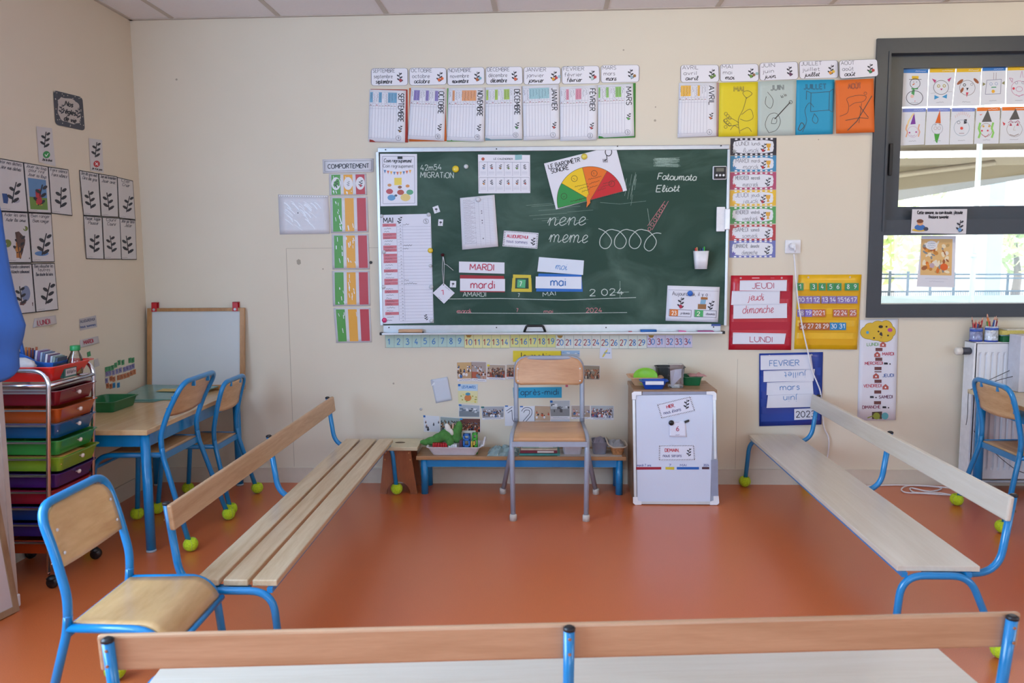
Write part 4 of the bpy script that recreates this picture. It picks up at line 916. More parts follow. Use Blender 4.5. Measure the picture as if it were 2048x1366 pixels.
ob('string', bm, mat('#dfe0e8', rough=.9, name='white_string'), parent=dt, world=True)
bm = NB(); lathe(bm, [(.010, 0), (.010, .008), (.005, .012), (.005, .022), (.008, .026)], W(885.5, 510, BD), 12, axis=(0, -1, 0)); ob('hook_magnet', bm, mat('#4a1722', rough=.3, name='dark_red_plastic'), world=True, label='dark red hook magnet carrying the diamond tag', cat='hook', smooth=True)
# noise barometer
S = onb((1088, 327, 1231, 291, 1254, 381, 1112, 419), '#dedfe8', d=.005)
S.text('LE BAROMÈTR', (1098, 338), 8.5, BLK, 1.3, ang=-13.5, fit=64); S.text('SONORE', (1103, 347), 8.5, BLK, 1.3, ang=-13.5, fit=36)
cx, cy, rr = 1181, 400, 67; ang0 = 180 - 15
def pt(a, r): return (cx + r * math.cos(R_(a)), cy - r * math.sin(R_(a)))
segs = [(ang0 + 29, ang0 - 15, '#2f8f46'), (ang0 - 15, ang0 - 61, '#e9c41c'), (ang0 - 61, ang0 - 105, '#e2711e'), (ang0 - 105, ang0 - 150, '#c5242c')]
for a0, a1, c in segs:
    arc = [pt(a0 + (a1 - a0) * k / 10, rr) for k in range(11)]; S.poly([(cx, cy)] + arc[::-1], c)
S.up()
for a0, a1, c in segs: S.line([(cx, cy)] + [pt(a0 + (a1 - a0) * k / 10, rr) for k in range(11)] + [(cx, cy)], .8, '#5a4a30')
for a0, a1, c in segs:
    mid = (a0 + a1) / 2; S.ring(pt(mid, rr * .8), 6, .9, '#3b3320', n=12); S.line([pt(mid, rr * .77), pt(mid + 2, rr * .83)], .8, '#3b3320')
    for k in range(3): a = pt(mid + 14 - k * 1, rr * (.6 - k * .13)); S.scribble(a, (a[0] + 26 - k * 5, a[1] - 7), 2.4, '#3b3320', .7, k)
S.ring((1217, 304), 6.5, 1.6, BLK, ry=8, n=14); S.line([(1213, 311), (1214, 318), (1208, 322)], 1.4, BLK)
for k in range(4): S.line([(1206 + k * 2.6, 318), (1207 + k * 2.6, 325)], 1.1, BLK)
baro = S.done('noise_barometer', 'tilted cardboard dial reading LE BAROMÈTRE SONORE on the chalkboard', 'chart')
S2 = Sheet(W, [(1172, 394), (1181, 392), (1180, 414), (1170, 413)], '#e0782c', d=BD + .011, t=.002, outline=[(1176, 388), (1182, 392), (1180, 402), (1181, 405), (1173, 415), (1174, 404), (1173, 396)]); S2.done('pointer', label='orange paper pointer', parent=baro)
magnet(1168.5, 313, 6, '#dcc94a', BD + .008, 'pale yellow magnet on the noise dial', 'round magnets on the chalkboard')
# timer
t_ = thing('kitchen_timer', 'square black timer with a white rim at the top right of the chalkboard', 'timer', W(1439, 360, BD))
a, b = W(1425, 332.5, BD + .001), W(1452.5, 359.5, BD + .001)
bm = NB(); box(bm, a.x, b.x, -BD - .014, -BD - .001, b.z, a.z); ob('rim', bm, WHITEP, parent=t_, world=True, bevel=.006)
bm = NB(); box(bm, a.x + .005, b.x - .005, -BD - .018, -BD - .013, b.z + .005, a.z - .005); ob('body', bm, BLACKP, parent=t_, world=True, bevel=.005)
bm = NB(); box(bm, a.x + .018, b.x - .018, -BD - .0195, -BD - .017, a.z - .032, a.z - .013); ob('screen', bm, mat('#6d6f62', rough=.2, name='lcd'), parent=t_, world=True)
for k in range(3): bm = NB(); lathe(bm, [(.0065, 0), (.0065, .004), (.004, .005)], Vector((a.x + .021 + k * .0195, -BD - .017, b.z + .024)), 12, axis=(0, -1, 0)); ob('button', bm, WHITEP, parent=t_, world=True, smooth=True)
# white holder with plastic folder at the right edge
a, b = W(1433, 414, BD + .01), W(1457, 463, BD + .01)
fh = thing('magnetic_holder', 'white plastic pocket clipped over the right edge of the chalkboard', 'holder', (a.x, -BD, b.z))
bm = NB(); box(bm, a.x, a.x + .048, -BD - .02, -BD - .008, b.z, a.z); ob('pocket', bm, WHITEP, parent=fh, world=True, bevel=.003)
bm = NB(); box(bm, a.x + .044, b.x + .004, -BD - .03, -BD - .009, b.z + .01, a.z - .012); ob('cover', bm, mat('#dcdfe6', rough=.1, coat=1, name='clear_cover'), parent=fh, world=True, bevel=.004)
# magnetic pen cup
pc = thing('pen_cup', 'white magnetic cup of pens on the right of the chalkboard', 'cup', W(1401, 538, BD))
c = W(1401.5, 538, BD + .03); hh = W(1401, 502, BD + .03).z - c.z
bm = NB(); n = 4
R0, R1 = .034, .043
ring = lambda r, z, s=.75: [bm.verts.new((c.x + r * math.copysign(abs(math.cos(t)) ** .5, math.cos(t)), c.y + r * s * math.copysign(abs(math.sin(t)) ** .5, math.sin(t)), z)) for t in [2 * math.pi * (k + .5) / 16 for k in range(16)]]
L = [ring(R0, c.z), ring(R1, c.z + hh), ring(R1 - .003, c.z + hh), ring(R0 - .003, c.z + .004)]
for A, B_ in zip(L, L[1:]):
    for k in range(16): bm.faces.new([A[k], A[(k + 1) % 16], B_[(k + 1) % 16], B_[k]])
bm.faces.new(L[0][::-1]); bm.faces.new(L[-1]); ob('cup', bm, WHITEP, parent=pc, world=True, smooth=True)
for (dx, tilt, h, col, w_) in ((-.026, -.10, .115, '#c4202c', 'red pen in the magnetic cup'), (-.014, -.1, .12, '#b98a5a', 'brown pencil in the magnetic cup'), (-.006, .0, .112, '#1c2c66', 'dark blue pen in the middle of the magnetic cup'), (.006, .05, .116, '#24508a', 'blue capped pen in the magnetic cup'), (.022, .02, .122, '#3fae3a', 'green pen in the magnetic cup')):
    bm = NB(); p0 = Vector((c.x + dx * .7, c.y, c.z + .006)); p1 = p0 + Vector((tilt * h * 1.2, 0, h)); tube(bm, [p0, p0.lerp(p1, .96), p1], [.0045, .0045, .003], 8); ob('pen', bm, mat(col, rough=.35, name='pen_plastic'), world=True, label=w_, cat='pen', group='pens in the magnetic cup')
# attendance sheet
S = onb((1335, 571, 1439.5, 574, 1436, 644.5, 1331, 641.5), '#dfe1ec', d=.002, lift=.004, lmode='r')
S.line([S.uv(.02, .12), S.uv(.98, .12)], .5, '#8a8c9a'); S.text("Aujourd'hui, il y a :", tuple(S.uv(.1, .27)), 7.5, '#5b5c6c', .9, fit=76); sprig(S, tuple(S.uv(.26, .48)), 24, acc=['#b0304a'])
S.poly([S.uv(.6, .5), S.uv(.6, .64), S.uv(.76, .64), S.uv(.76, .5)], '#9a6f48'); S.poly([S.uv(.66, .3), S.uv(.64, .5), S.uv(.74, .5), S.uv(.76, .3)], '#7fb0d0'); S.poly([S.uv(.65, .3), S.uv(.65, .37), S.uv(.78, .37), S.uv(.78, .3)], '#a8703e'); sprig(S, tuple(S.uv(.82, .52)), 20, lean=.9)
for u0, c, s_, t2 in ((.06, '#d97c3c', '23', 'présents'), (.54, '#4fae6a', '2', 'absents')):
    S.line([S.uv(u0, .67), S.uv(u0 + .42, .68), S.uv(u0 + .42, .87), S.uv(u0, .86), S.uv(u0, .67)], .8, '#55566a'); S.poly([S.uv(u0 + .01, .67), S.uv(u0 + .01, .87), S.uv(u0 + .17, .87), S.uv(u0 + .17, .67)], c, 1); S.up(); S.text(s_, tuple(S.uv(u0 + .05, .83)), 8, '#f4efe6', 1.3, fit=9 if s_ == '23' else 6); S.text(t2, tuple(S.uv(u0 + .22, .8)), 4.5, '#6a6b7c', .7, fit=18, cursive=True)
S.done('attendance_sheet', "sheet counting 23 present and 2 absent at the bottom right of the chalkboard", 'sheet')
magnet(1380.5, 587, 5.6, '#1a64c4', BD + .007, 'blue magnet on the attendance sheet', 'round magnets on the chalkboard')
# on the tray
ty = tz + .0032
def on_tray(px): return W(px, 664, .06).x
a, b = on_tray(797), on_tray(846)
er = thing('board_eraser', 'wooden board eraser with black felt on the left of the tray', 'eraser', ((a + b) / 2, -.06, ty))
bm = NB(); box(bm, a, b, -.078, -.04, ty, ty + .006); ob('felt', bm, mat('#1d1b20', rough=.95, name='black_felt'), parent=er, world=True)
bm = NB(); box(bm, a + .002, b - .002, -.078, -.04, ty + .006, ty + .026); ob('wooden_back', bm, BEECHX, parent=er, world=True, bevel=.004)
a, b = on_tray(1047), on_tray(1092); c_ = (a + b) / 2
bm = NB(); tube(bm, fillet([(a + .004, -.055, ty + .006), (a + .018, -.055, ty + .042), (b - .018, -.055, ty + .042), (b - .004, -.055, ty + .006)], .01), .007, 8); box(bm, a, b, -.075, -.04, ty, ty + .008)
ob('squeegee_handle', bm, BLACKP, world=True, label='black arched eraser handle in the middle of the tray', cat='eraser')
a, b = on_tray(894), on_tray(1240); bm = NB(); box(bm, a, b, -.082, -.062, ty, ty + .004); ob('ruler', bm, mat('#cbd07a', rough=.4, name='yellow_ruler'), world=True, label='long yellow wooden ruler lying along the tray', cat='ruler')
a, b = on_tray(1281), on_tray(1313); bm = NB(); tube(bm, [(a, -.06, ty + .009), (a + .03, -.06, ty + .009), (b, -.06, ty + .009)], .009, 12); ob('marker_pen', bm, mat('#1f66b4', rough=.35, name='blue_pen'), world=True, label='thick blue marker lying on the tray', cat='marker')
a, b = on_tray(1395), on_tray(1428); bm = NB(); tube(bm, [(a, -.065, ty + .006), (b - .01, -.065, ty + .006), (b, -.065, ty + .006)], [.006, .006, .002], 10); ob('marker_pen', bm, mat('#a03a78', rough=.35, name='purple_pen'), world=True, label='slim purple marker lying at the right end of the tray', cat='marker')
a, b = on_tray(1357), on_tray(1372); bm = NB(); tube(bm, [(a, -.065, ty + .006), (b, -.065, ty + .006)], [.008, .004], 10); ob('marker_pen', bm, mat('#e86aa8', rough=.35, name='pink_cap'), world=True, label='short pink marker left of the slim purple one', cat='marker')
a, b = on_tray(1257), on_tray(1264); bm = NB(); tube(bm, [(a, -.062, ty + .005), (b, -.062, ty + .005)], .005, 8); ob('chalk_stub', bm, CHP, world=True, label='pink chalk stub on the tray left of the blue marker', cat='chalk')
a = W(1427, 650, .04); b = W(1441, 650, .04); bm = NB(); box(bm, a.x - .012, b.x, -.044, -.036, a.z - .006, a.z + .006); ob('frame_label', bm, mat('#2c4c94', rough=.3, name='blue_sticker'), parent=cb, world=True, label='blue maker sticker')
# ------------------------------------------------------------------ number line under the tray
NL = [(1, 4, 770, 841.5, 669, 695.5, '#b9d6cc'), (5, 9, 841.5, 928, 669, 694.5, '#b9d6cc'), (10, 14, 928.5, 1018.5, 670, 696.5, '#e6e3a6'), (15, 19, 1020.5, 1111, 669.5, 695, '#e3de90'), (20, 24, 1111, 1201, 671, 697, '#e7e6da'), (25, 29, 1200.5, 1293, 671, 697.5, '#e2e5d8'), (30, 34, 1293.5, 1384.5, 670.5, 695.5, '#d8cfe2')]
for a, b, x_0, x_1, y_0, y_1, c in NL:
    S = Sheet(W, [(x_0, y_0), (x_1, y_0), (x_1, y_1), (x_0 + (3 if a == 1 else 0), y_1)], c, d=.001); S.up(); n = b - a + 1; st = (x_1 - x_0) / n
    for k in range(n):
        S.line([(x_0 + k * st + .5, y_0), (x_0 + k * st + .5, y_1)], .5, '#8a9a94'); nn = a + k; xc = x_0 + (k + .5) * st; yb = y_1 - 6.5
        if nn < 10: S.text(str(nn), (xc - 3.2, yb), 11.5, '#4a86c4', 1.6, fit=6.2 if nn != 1 else 3.5)
        else: S.text(str(nn)[0], (xc - 6.8, yb), 11.5, '#a83a44', 1.5, fit=6 if str(nn)[0] != '1' else 3.5); S.text(str(nn)[1], (xc + .3, yb), 11.5, '#4a86c4', 1.6, fit=6 if str(nn)[1] != '1' else 3.5)
    if a % 10 == 0 : S.poly([(x_0 + 3, y_0), (x_0 + 6, y_0 + 5), (x_0 + 12, y_0 + 5), (x_0 + 15, y_0)], '#b48a3e')
    S.line([(x_0, y_1 - .4), (x_1, y_1 - .4)], .6, '#93a09a'); S.done('number_strip', 'number line strip with %d to %d under the chalkboard tray' % (a, b), 'number line', 'number line strips under the chalkboard')
# ------------------------------------------------------------------ wall right of the board: socket, charts
sk = thing('wall_socket', 'white wall socket between the weekday strips and the yellow chart', 'socket', W(1586, 507))
a, b = W(1570, 480), W(1600, 506.5); bm = NB(); box(bm, a.x, b.x, -.012, 0, b.z, a.z); ob('socket_plate', bm, WHITEP, parent=sk, world=True, bevel=.003)
c = W(1582.5, 493, .012); bm = NB(); lathe(bm, [(.022, 0), (.022, .003), (.019, .003), (.019, .001)], c, 20, axis=(0, -1, 0)); ob('socket_rim', bm, WHITEP, parent=sk, world=True)
pg = thing('power_cord', 'white plug and long cord hanging from the wall socket to the floor', 'cord', (W(1582, 493).x, -.02, 0))
c = W(1584, 492, .014); bm = NB(); lathe(bm, [(.017, 0), (.017, .02), (.012, .03)], c, 16, axis=(0, -1, 0)); tube(bm, [c + Vector((.006, -.026, 0)), c + Vector((.01, -.03, -.02)), c + Vector((.01, -.026, -.035))], [.008, .007, .005], 8); ob('plug', bm, WHITEP, parent=pg, world=True)
pts = [W(1588, 508, .03), W(1590, 530, .03), W(1592, 560, .035), W(1596, 600, .035), W(1604, 650, .032), W(1615, 700, .028), W(1624, 740, .025), W(1634, 765, .022), W(1642, 790, .02), W(1647, 850, .018), W(1657, 875, .016), W(1657, 900, .016), W(1652, 930, .015)]
pts = [tuple(p) for p in pts]; fl_ = [FL(1650, 972, .006), FL(1700, 974, .006), FL(1790, 970, .006), FL(1880, 975, .006), FL(1860, 983, .006), FL(1822, 976, .006), FL(1830, 985, .006), FL(1880, 986, .006), FL(1915, 992, .008), FL(1945, 990, .006), FL(1925, 980, .006), FL(1870, 973, .01), FL(1820, 971, .01), FL(1803, 978, .006), FL(1812, 985, .006), FL(1850, 987, .006), FL(1900, 990, .012), FL(1950, 993, .006)]
def cm3(p, n=5):
    q = [p[0]] + list(p) + [p[-1]]; out = []
    for i in range(1, len(q) - 2):
        a, b, c, d = [np.array(q[i + k]) for k in (-1, 0, 1, 2)]
        for k in range(n): t = k / n; out.append(Vector(.5 * (2 * b + (c - a) * t + (2 * a - 5 * b + 4 * c - d) * t * t + (3 * b - a - 3 * c + d) * t ** 3)))
    out.append(Vector(p[-1])); return out
for v_ in fl_: v_.y = min(v_.y, -.012)
bm = NB(); tube(bm, cm3(pts + [tuple(v_) for v_ in fl_]), .0042, 8); ob('cable', bm, mat('#e4e5ec', rough=.4, name='white_cable'), parent=pg, world=True)
def pocket(q, col, dark, label, n, name='pocket_chart', grom=True):
    S = Sheet(W, quad(q), mat(col, rough=.35, vary=.06, scale=12, bump=.4, coat=.2), d=.003, t=.002, lift=.006, lmode='w', grid=(6, 8)); S.up()
    if n:
        for k in range(n):
            v_ = .14 + k * .83 / n; S.rect(.03, v_ + .83 / n * .35, .97, v_ + .83 / n * .85, dark); S.up(); S.line([S.uv(.02, v_ + .83 / n * .35), S.uv(.98, v_ + .83 / n * .35)], .5, dark)
    if grom:
        for u_ in (.16, .82): S.ring(S.uv(u_, .035), 1.4, .9, '#d5d5da', n=8)
    return S
S = pocket((1462, 551, 1586, 550.5, 1582, 700, 1457, 699.5), '#c01c30', '#b02136', '', 4); S.line([S.uv(.34, .035), S.uv(.46, .035)], 1.6, '#e4b8bc'); S.line([S.uv(.64, .035), S.uv(.7, .035)], 1, '#d77a84')
S.done('pocket_chart', 'red cloth pocket chart holding white weekday strips', 'pocket chart', 'cloth pocket charts')
S = pocket((1597, 549.5, 1723, 549, 1714, 699, 1588, 698), '#e9b71a', '#dda60c', '', 5); S.done('pocket_chart', 'yellow cloth pocket chart holding number cards', 'pocket chart', 'cloth pocket charts')
S = pocket((1518.5, 707, 1646, 704, 1643, 849, 1518.5, 852.5), '#1d3f9a', '#24449c', '', 4); S.done('pocket_chart', 'dark blue cloth pocket chart holding white month strips', 'pocket chart', 'cloth pocket charts')
def strip(q, t, h, col, fit, label, cursive=False, v_=.78, u_=.5, ang=None, d=.014, w=1.3, group='white strips in the red pocket chart', fn=None):
    S = Sheet(W, quad(q), '#dde0ec', d=d, rough=.3); S.up(); S.line([S.uv(0.01, .06), S.uv(.99, .06)], .5, '#b0b3c8')
    S.text(t, tuple(S.uv(u_, v_)), h, col, w, fit=fit, cursive=cursive, align='c', ang=ang); S.done('word_strip', label, 'word strip', group)
strip((1480, 561, 1574, 560, 1573, 582, 1479, 581), 'JEUDI', 11, '#b0405c', 44, 'white strip reading JEUDI in capitals in the red chart')
strip((1464, 582, 1560, 582, 1559, 607, 1462, 610), 'jeudi', 14, '#c0566a', 30, 'white strip reading jeudi in joined writing in the red chart', True, .7)
strip((1467, 609.5, 1574, 606.5, 1574, 636, 1466.5, 637.5), 'dimanche', 15, '#c0566a', 60, 'white strip reading dimanche in the red chart', True, .62, .45)
strip((1466, 665, 1572, 667, 1568.5, 688, 1465, 688), 'LUNDI', 10.5, '#b0405c', 45, 'white strip reading LUNDI at the bottom of the red chart', False, .82, .55)
G4 = 'white strips in the dark blue pocket chart'
strip((1521, 711, 1622, 709, 1626, 738, 1521, 740), 'FEVRIER', 11, '#4a80bc', 59, 'white strip reading FEVRIER at the top of the blue chart', u_=.46, v_=.74, group=G4)
strip((1527, 742, 1630, 738, 1627, 762, 1527, 764), 'juillet', 11, '#5f8ec4', 44, 'white strip with juillet upside down in the blue chart', u_=.62, v_=.22, ang=180, group=G4)
strip((1534, 765, 1625, 762, 1627, 789, 1533, 790), 'mars', 12, '#4a80bc', 39, 'white strip reading mars in the blue chart', u_=.5, v_=.62, group=G4)
strip((1536, 789, 1627, 786, 1624, 814, 1533, 816), 'juin', 12, '#5f8ec4', 28, 'white strip with juin upside down in the blue chart', u_=.5, v_=.18, ang=180, group=G4, d=.016)
S = Sheet(W, [(1588.5, 818), (1634, 816), (1634, 838), (1588.5, 840)], '#dde0ec', d=.016); S.up(); S.text('2023', (1592, 835), 12, '#2f3244', 1.5, fit=38); S.done('word_strip', 'short white strip with the year 2023 at the bottom of the blue chart', 'word strip', G4)
NC = []
for nn, x in ((1, 1600), (3, 1627), (4, 1644.5), (5, 1661.5), (6, 1676), (8, 1696.5), (9, 1710.5)): NC.append((nn, x, 573.5, '#3d9158', 14))
for k, x in enumerate((1603, 1618, 1633, 1650, 1665.5, 1681, 1694, 1707.5)): NC.append((10 + k, x, 599.5, '#8a78b4', 14.5))
for nn, x, c in ((18, 1601.5, '#8a78b4'), (19, 1617, '#7d6cc0'), (20, 1631, '#c07050'), (21, 1643.5, '#c2683e'), (22, 1673.5, '#bb6a52'), (24, 1688, '#bb6a52'), (25, 1706, '#bb6a52')): NC.append((nn, x, 626, c, 14.5))
for nn, x, c in ((26, 1606, '#b0622e'), (27, 1621, '#b0622e'), (28, 1636.5, '#b0622e'), (29, 1651.5, '#b0622e'), (30, 1667.5, '#1f86c0'), (31, 1684, '#1f86c0')): NC.append((nn, x, 652.5, c, 16))
for nn, x, y_, c, w_ in NC:
    S = Sheet(W, [(x - w_ / 2, y_ - 7.3), (x + w_ / 2, y_ - 7.3), (x + w_ / 2, y_ + 7.5), (x - w_ / 2, y_ + 7.5)], c, d=.0125 + .0006 * (nn % 2), rough=.3); S.up()
    S.text(str(nn), (x, y_ + 4), 8.5, '#e8ecf0', 1.1, fit=5 if nn < 10 else 11, align='c'); S.done('number_card', 'small number card with %d in the yellow pocket chart' % nn, 'number card', 'number cards in the yellow pocket chart')
# week chart with the yellow cloud
S = Sheet(W, [(1720, 640), (1796, 638), (1791, 840), (1714.5, 841)], '#dcdde8', d=.002, lift=.008, lmode='r', grid=(5, 10)); S.up()
def ell(cx, cy, rx, ry, c, k=0): S.disc((cx, cy), rx, c, ry=ry, k=k, n=16)
cl = [(1737, 665, 16, 13), (1741, 656, 12, 10), (1756, 654, 14, 12), (1772, 655, 13, 14), (1783, 663, 8, 10), (1768, 672, 18, 12), (1755, 672, 22, 9)]
for a in cl: ell(a[0], a[1], a[2] + .8, a[3] + .8, '#7a6a3a')
S.up()
for a in cl: ell(*a, '#d7b436')
S.up()
for cx, cy, rx, ry, c in ((1761.5, 653.5, 4.5, 3, '#3a3028'), (1780, 660, 5, 4, '#b24a94'), (1735, 665, 3, 3, '#4a9cc0'), (1773, 653.5, 2, 1.8, '#3a3028'), (1757, 663, 2, 1.8, '#3a3028'), (1776, 671, 2, 1.8, '#3a3028'), (1748, 676, 2, 1.8, '#3a3028'), (1762, 670, 3, 6, '#3a3438')): ell(cx, cy, rx, ry, c)
def hexes(px, py): S.poly([(px - 6, py + 5), (px + 6, py + 5), (px + 6, py - 1), (px, py - 6), (px - 6, py - 1)], '#b05a52'); S.disc((px, py + 1), 1.8, '#e8e8ee', n=8, k=1)
for k, (t, px, py, c, hx, hy) in enumerate((('LUNDI', 1734, 692, '#7fae7c', 1766, 689), ('MARDI', 1765, 711, '#b83a54', 1754.5, 709), ('MERCREDI', 1730, 730, '#b83a54', 0, 0), ('JEUDI', 1765, 754, '#4a6aa8', 1752, 752), ('VENDREDI', 1727.5, 775, '#c05a6a', 1771, 774), ('SAMEDI', 1758, 797, '#6a3a58', 0, 0), ('DIMANCHE', 1725, 817.5, '#8a4a66', 0, 0))):
    S.text(t, (px, py), 6, c, 1.05, fit=4.2 * len(t) + 2)
    if hx: hexes(hx, hy)
    else: xx = {2: 1772, 5: 1744, 6: 1769}[k]; S.poly([(xx - 4, py - 5), (xx - 4, py - 1), (xx + 4, py - 1), (xx + 3, py - 5)], '#2f3038'); S.disc((xx + 8, py - 2), 1.5, '#2f3038', n=8)
for px, py in ((1758, 699), (1757.5, 718.5), (1756, 737), (1756, 743.5), (1756, 762.5), (1755.5, 784), (1755, 805.5)): S.poly([(px - 7, py - 3.2), (px - 7, py + 3.2), (px + 7, py + 3.2), (px + 7, py - 3.2)] if abs(py - 743.5) > 1 else [(px - 7, py - 1), (px - 7, py + 1), (px + 7, py + 1), (px + 7, py - 1)], '#6f4444')
S.poly([(1744, 824), (1744, 838), (1764, 838), (1764, 823)], '#4c3a34'); S.disc((1753, 832), 7, '#8f9a3a', k=1); S.disc((1770, 832), 7, '#5fa8b4', k=1); S.line([(1735, 836), (1745, 832), (1760, 838)], 2, '#8f9a3a', 2)
S.done('week_chart', 'tall paper week chart topped by a yellow cloud right of the pocket charts', 'chart')
# ------------------------------------------------------------------ papers on the window
Sx = Sheet(W, [(1824.5, 418.5), (1934.5, 418), (1932, 468), (1821.5, 466)], '#d3d2d8', d=.0125); Sx.up()
Sx.text('Cette semaine, au coin écoute, j\'écoute', tuple(Sx.uv(.1, .2)), 6.2, BLK, 1.5, fit=90); Sx.text("l'histoire suivante :", tuple(Sx.uv(.31, .38)), 6.2, BLK, 1.5, fit=42)
for c, col, rx, ry in (((.15, .87), '#d9b23e', 15, 3), ((.16, .76), '#3e72b8', 11, 6), ((.16, .58), '#e0a57a', 6, 5), ((.155, .5), '#7a4a34', 7, 4), ((.27, .82), '#4a4b58', 5, 4)): Sx.disc(Sx.uv(*c), rx, col, ry=ry, k=0); Sx.up()
sprig(Sx, tuple(Sx.uv(.87, .68)), 26, acc=['#5f92c4']); Sx.done('story_card', 'white card reading Cette semaine on the bar between the window panes', 'card')
Sx = Sheet(W, [(1843, 471.5), (1912, 472), (1908.5, 575), (1833, 573.5)], '#dfe0e8', d=-.0495, t=.001); Sx.up()
Sx.poly([(1842.5, 478), (1840.5, 550), (1903, 551), (1905, 478)], '#e3bb7c')
rn = random.Random(12)
for _ in range(60):
    c = (1846 + rn.random() * 52, 484 + rn.random() * 62); Sx.up() if _ % 12 == 0 else None
    Sx.disc(c, 2.5 + rn.random() * 4.5, rn.choice(['#d9782e', '#e8973c', '#c7a268', '#e9e0d0', '#8a8f90', '#a8673c', '#efe2c2', '#c98a3e']), ry=1.5 + rn.random() * 3, n=8, rot=rn.random() * 3)
Sx.up(); Sx.disc((1863, 490.5), 12, '#e6e8ec', ry=9); Sx.up(); Sx.scribble((1856, 488), (1870, 488), 1.5, '#6c8ab0', .7); Sx.scribble((1855, 492), (1871, 492), 1.5, '#6c8ab0', .7); Sx.scribble((1857, 496), (1868, 496), 1.5, '#6c8ab0', .7)
Sx.disc((1888, 534), 8, '#e0672a', ry=7); Sx.disc((1864, 531), 5, '#c0a8b4', ry=5); Sx.scribble((1850, 557), (1896, 558), 1.6, '#b9bac8', .6); Sx.scribble((1858, 563), (1888, 564), 1.6, '#b9bac8', .6)
Sx.done('storybook_cover_sheet', 'sheet showing an orange and brown book cover taped to the lower pane', 'sheet')
def face(i, q, hc, label, fn, d=-.0605):
    S = Sheet(W, quad(q), '#dde2ea', d=d, t=.0008); S.up(); S.rect(.03, .0, 1, .1, hc); S.scribble(S.uv(.5, .06), S.uv(.9, .06), 1.6, '#dfe6f0', .7, i, 2); fn(S)
    S.scribble(S.uv(.35, .9), S.uv(.65, .9), 1.4, '#8d909c', .6, i); S.done('face_drawing_card', label, 'drawing', 'face drawing cards taped to the upper pane')
def c_(S, u, v, r, w, col, ry=None): S.ring(S.uv(u, v), r, w, col, ry=ry, n=22)
def snow(S):
    c_(S, .5, .38, 10, 1.1, '#4c4e5a'); c_(S, .5, .76, 16.5, 1.2, '#4c4e5a', 14); S.poly([S.uv(.36, .18), S.uv(.38, .28), S.uv(.62, .28), S.uv(.63, .18)], '#e0b824'); S.line([S.uv(.26, .27), S.uv(.74, .27)], 1, '#4c4e5a')
    S.poly([S.uv(.42, .52), S.uv(.36, .64), S.uv(.48, .7), S.uv(.5, .55)], '#4a9c5a'); S.line([S.uv(.36, .52), S.uv(.62, .52)], 2.4, '#4a9c5a'); S.line([S.uv(.4, .42), S.uv(.48, .38)], 2, '#d07848'); S.disc(S.uv(.4, .72), 3.4, '#e8c0b4'); S.disc(S.uv(.52, .85), 1, '#d05060', n=6); S.disc(S.uv(.44, .34), .9, BLK, n=6); S.disc(S.uv(.56, .34), .9, BLK, n=6)
def cat_(S):
    c_(S, .5, .5, 15, 1, '#6a6c74', 14); S.poly([S.uv(.12, .26), S.uv(.24, .38), S.uv(.3, .31)], '#c0407c'); S.poly([S.uv(.88, .23), S.uv(.72, .29), S.uv(.8, .36)], '#c0407c')
    c_(S, .4, .46, 2.5, 1.3, '#b8a63c'); c_(S, .62, .46, 2.5, 1.3, '#b8a63c'); S.poly([S.uv(.47, .53), S.uv(.52, .58), S.uv(.57, .53)], '#c0407c'); S.line([S.uv(.3, .64), S.uv(.1, .66)], .6, '#b0b2ba'); S.line([S.uv(.75, .62), S.uv(.95, .62)], .6, '#b0b2ba')
    S.poly([S.uv(.26, .7), S.uv(.26, .82), S.uv(.46, .76)], '#3a96cc'); S.poly([S.uv(.76, .68), S.uv(.56, .75), S.uv(.76, .8)], '#3a96cc')
def dog(S):
    c_(S, .5, .52, 15.5, .9, '#8a7f80', 15); S.disc(S.uv(.2, .36), 8, '#9c5a3a', ry=3, rot=-.7); S.disc(S.uv(.82, .34), 7, '#9c5a3a', ry=3, rot=.8); S.disc(S.uv(.3, .58), 6, '#9c5a3a', ry=2.6, rot=-1.1)
    c_(S, .38, .44, 2.4, 1.2, BLK); c_(S, .66, .43, 2.4, .7, '#8a8c94'); S.poly([S.uv(.46, .52), S.uv(.5, .6), S.uv(.55, .52)], '#2c2e3a'); S.poly([S.uv(.46, .64), S.uv(.5, .77), S.uv(.56, .64)], '#d0455a')
def robot(S):
    S.line([S.uv(.22, .35), S.uv(.82, .33), S.uv(.8, .72), S.uv(.18, .72), S.uv(.22, .35)], 1, '#8a8fa8'); S.line([S.uv(.5, .33), S.uv(.5, .15)], .9, '#a89aa0'); S.line([S.uv(.6, .33), S.uv(.6, .15)], .9, '#a89aa0'); S.poly([S.uv(.06, .4), S.uv(.06, .5), S.uv(.18, .45)], '#8a8a5a'); S.poly([S.uv(.96, .38), S.uv(.84, .44), S.uv(.96, .48)], '#8a8a5a')
    c_(S, .4, .45, 2.6, .7, '#7a9ac8'); c_(S, .62, .45, 2.6, .7, '#7a9ac8'); S.line([S.uv(.42, .54), S.uv(.62, .54)], 1.8, '#3f9a6c'); S.disc(S.uv(.5, .65), 3.4, '#eab236')
def pig(S):
    c_(S, .5, .58, 16, .9, '#c98aac', 15); c_(S, .5, .6, 6.5, .9, '#c98aac', 5); S.disc(S.uv(.28, .58), 2.6, '#d0455a'); S.disc(S.uv(.74, .57), 2.6, '#d0455a'); c_(S, .38, .43, 2.6, .7, '#7f86a0'); c_(S, .64, .43, 2.6, .7, '#7f86a0'); S.line([S.uv(.1, .3), S.uv(.24, .32), S.uv(.22, .42), S.uv(.1, .3)], 1, '#c98aac'); S.line([S.uv(.52, .3), S.uv(.58, .12), S.uv(.64, .3)], .9, '#c79ac0'); S.line([S.uv(.38, .74), S.uv(.5, .8), S.uv(.64, .74)], 1, '#c98aac')
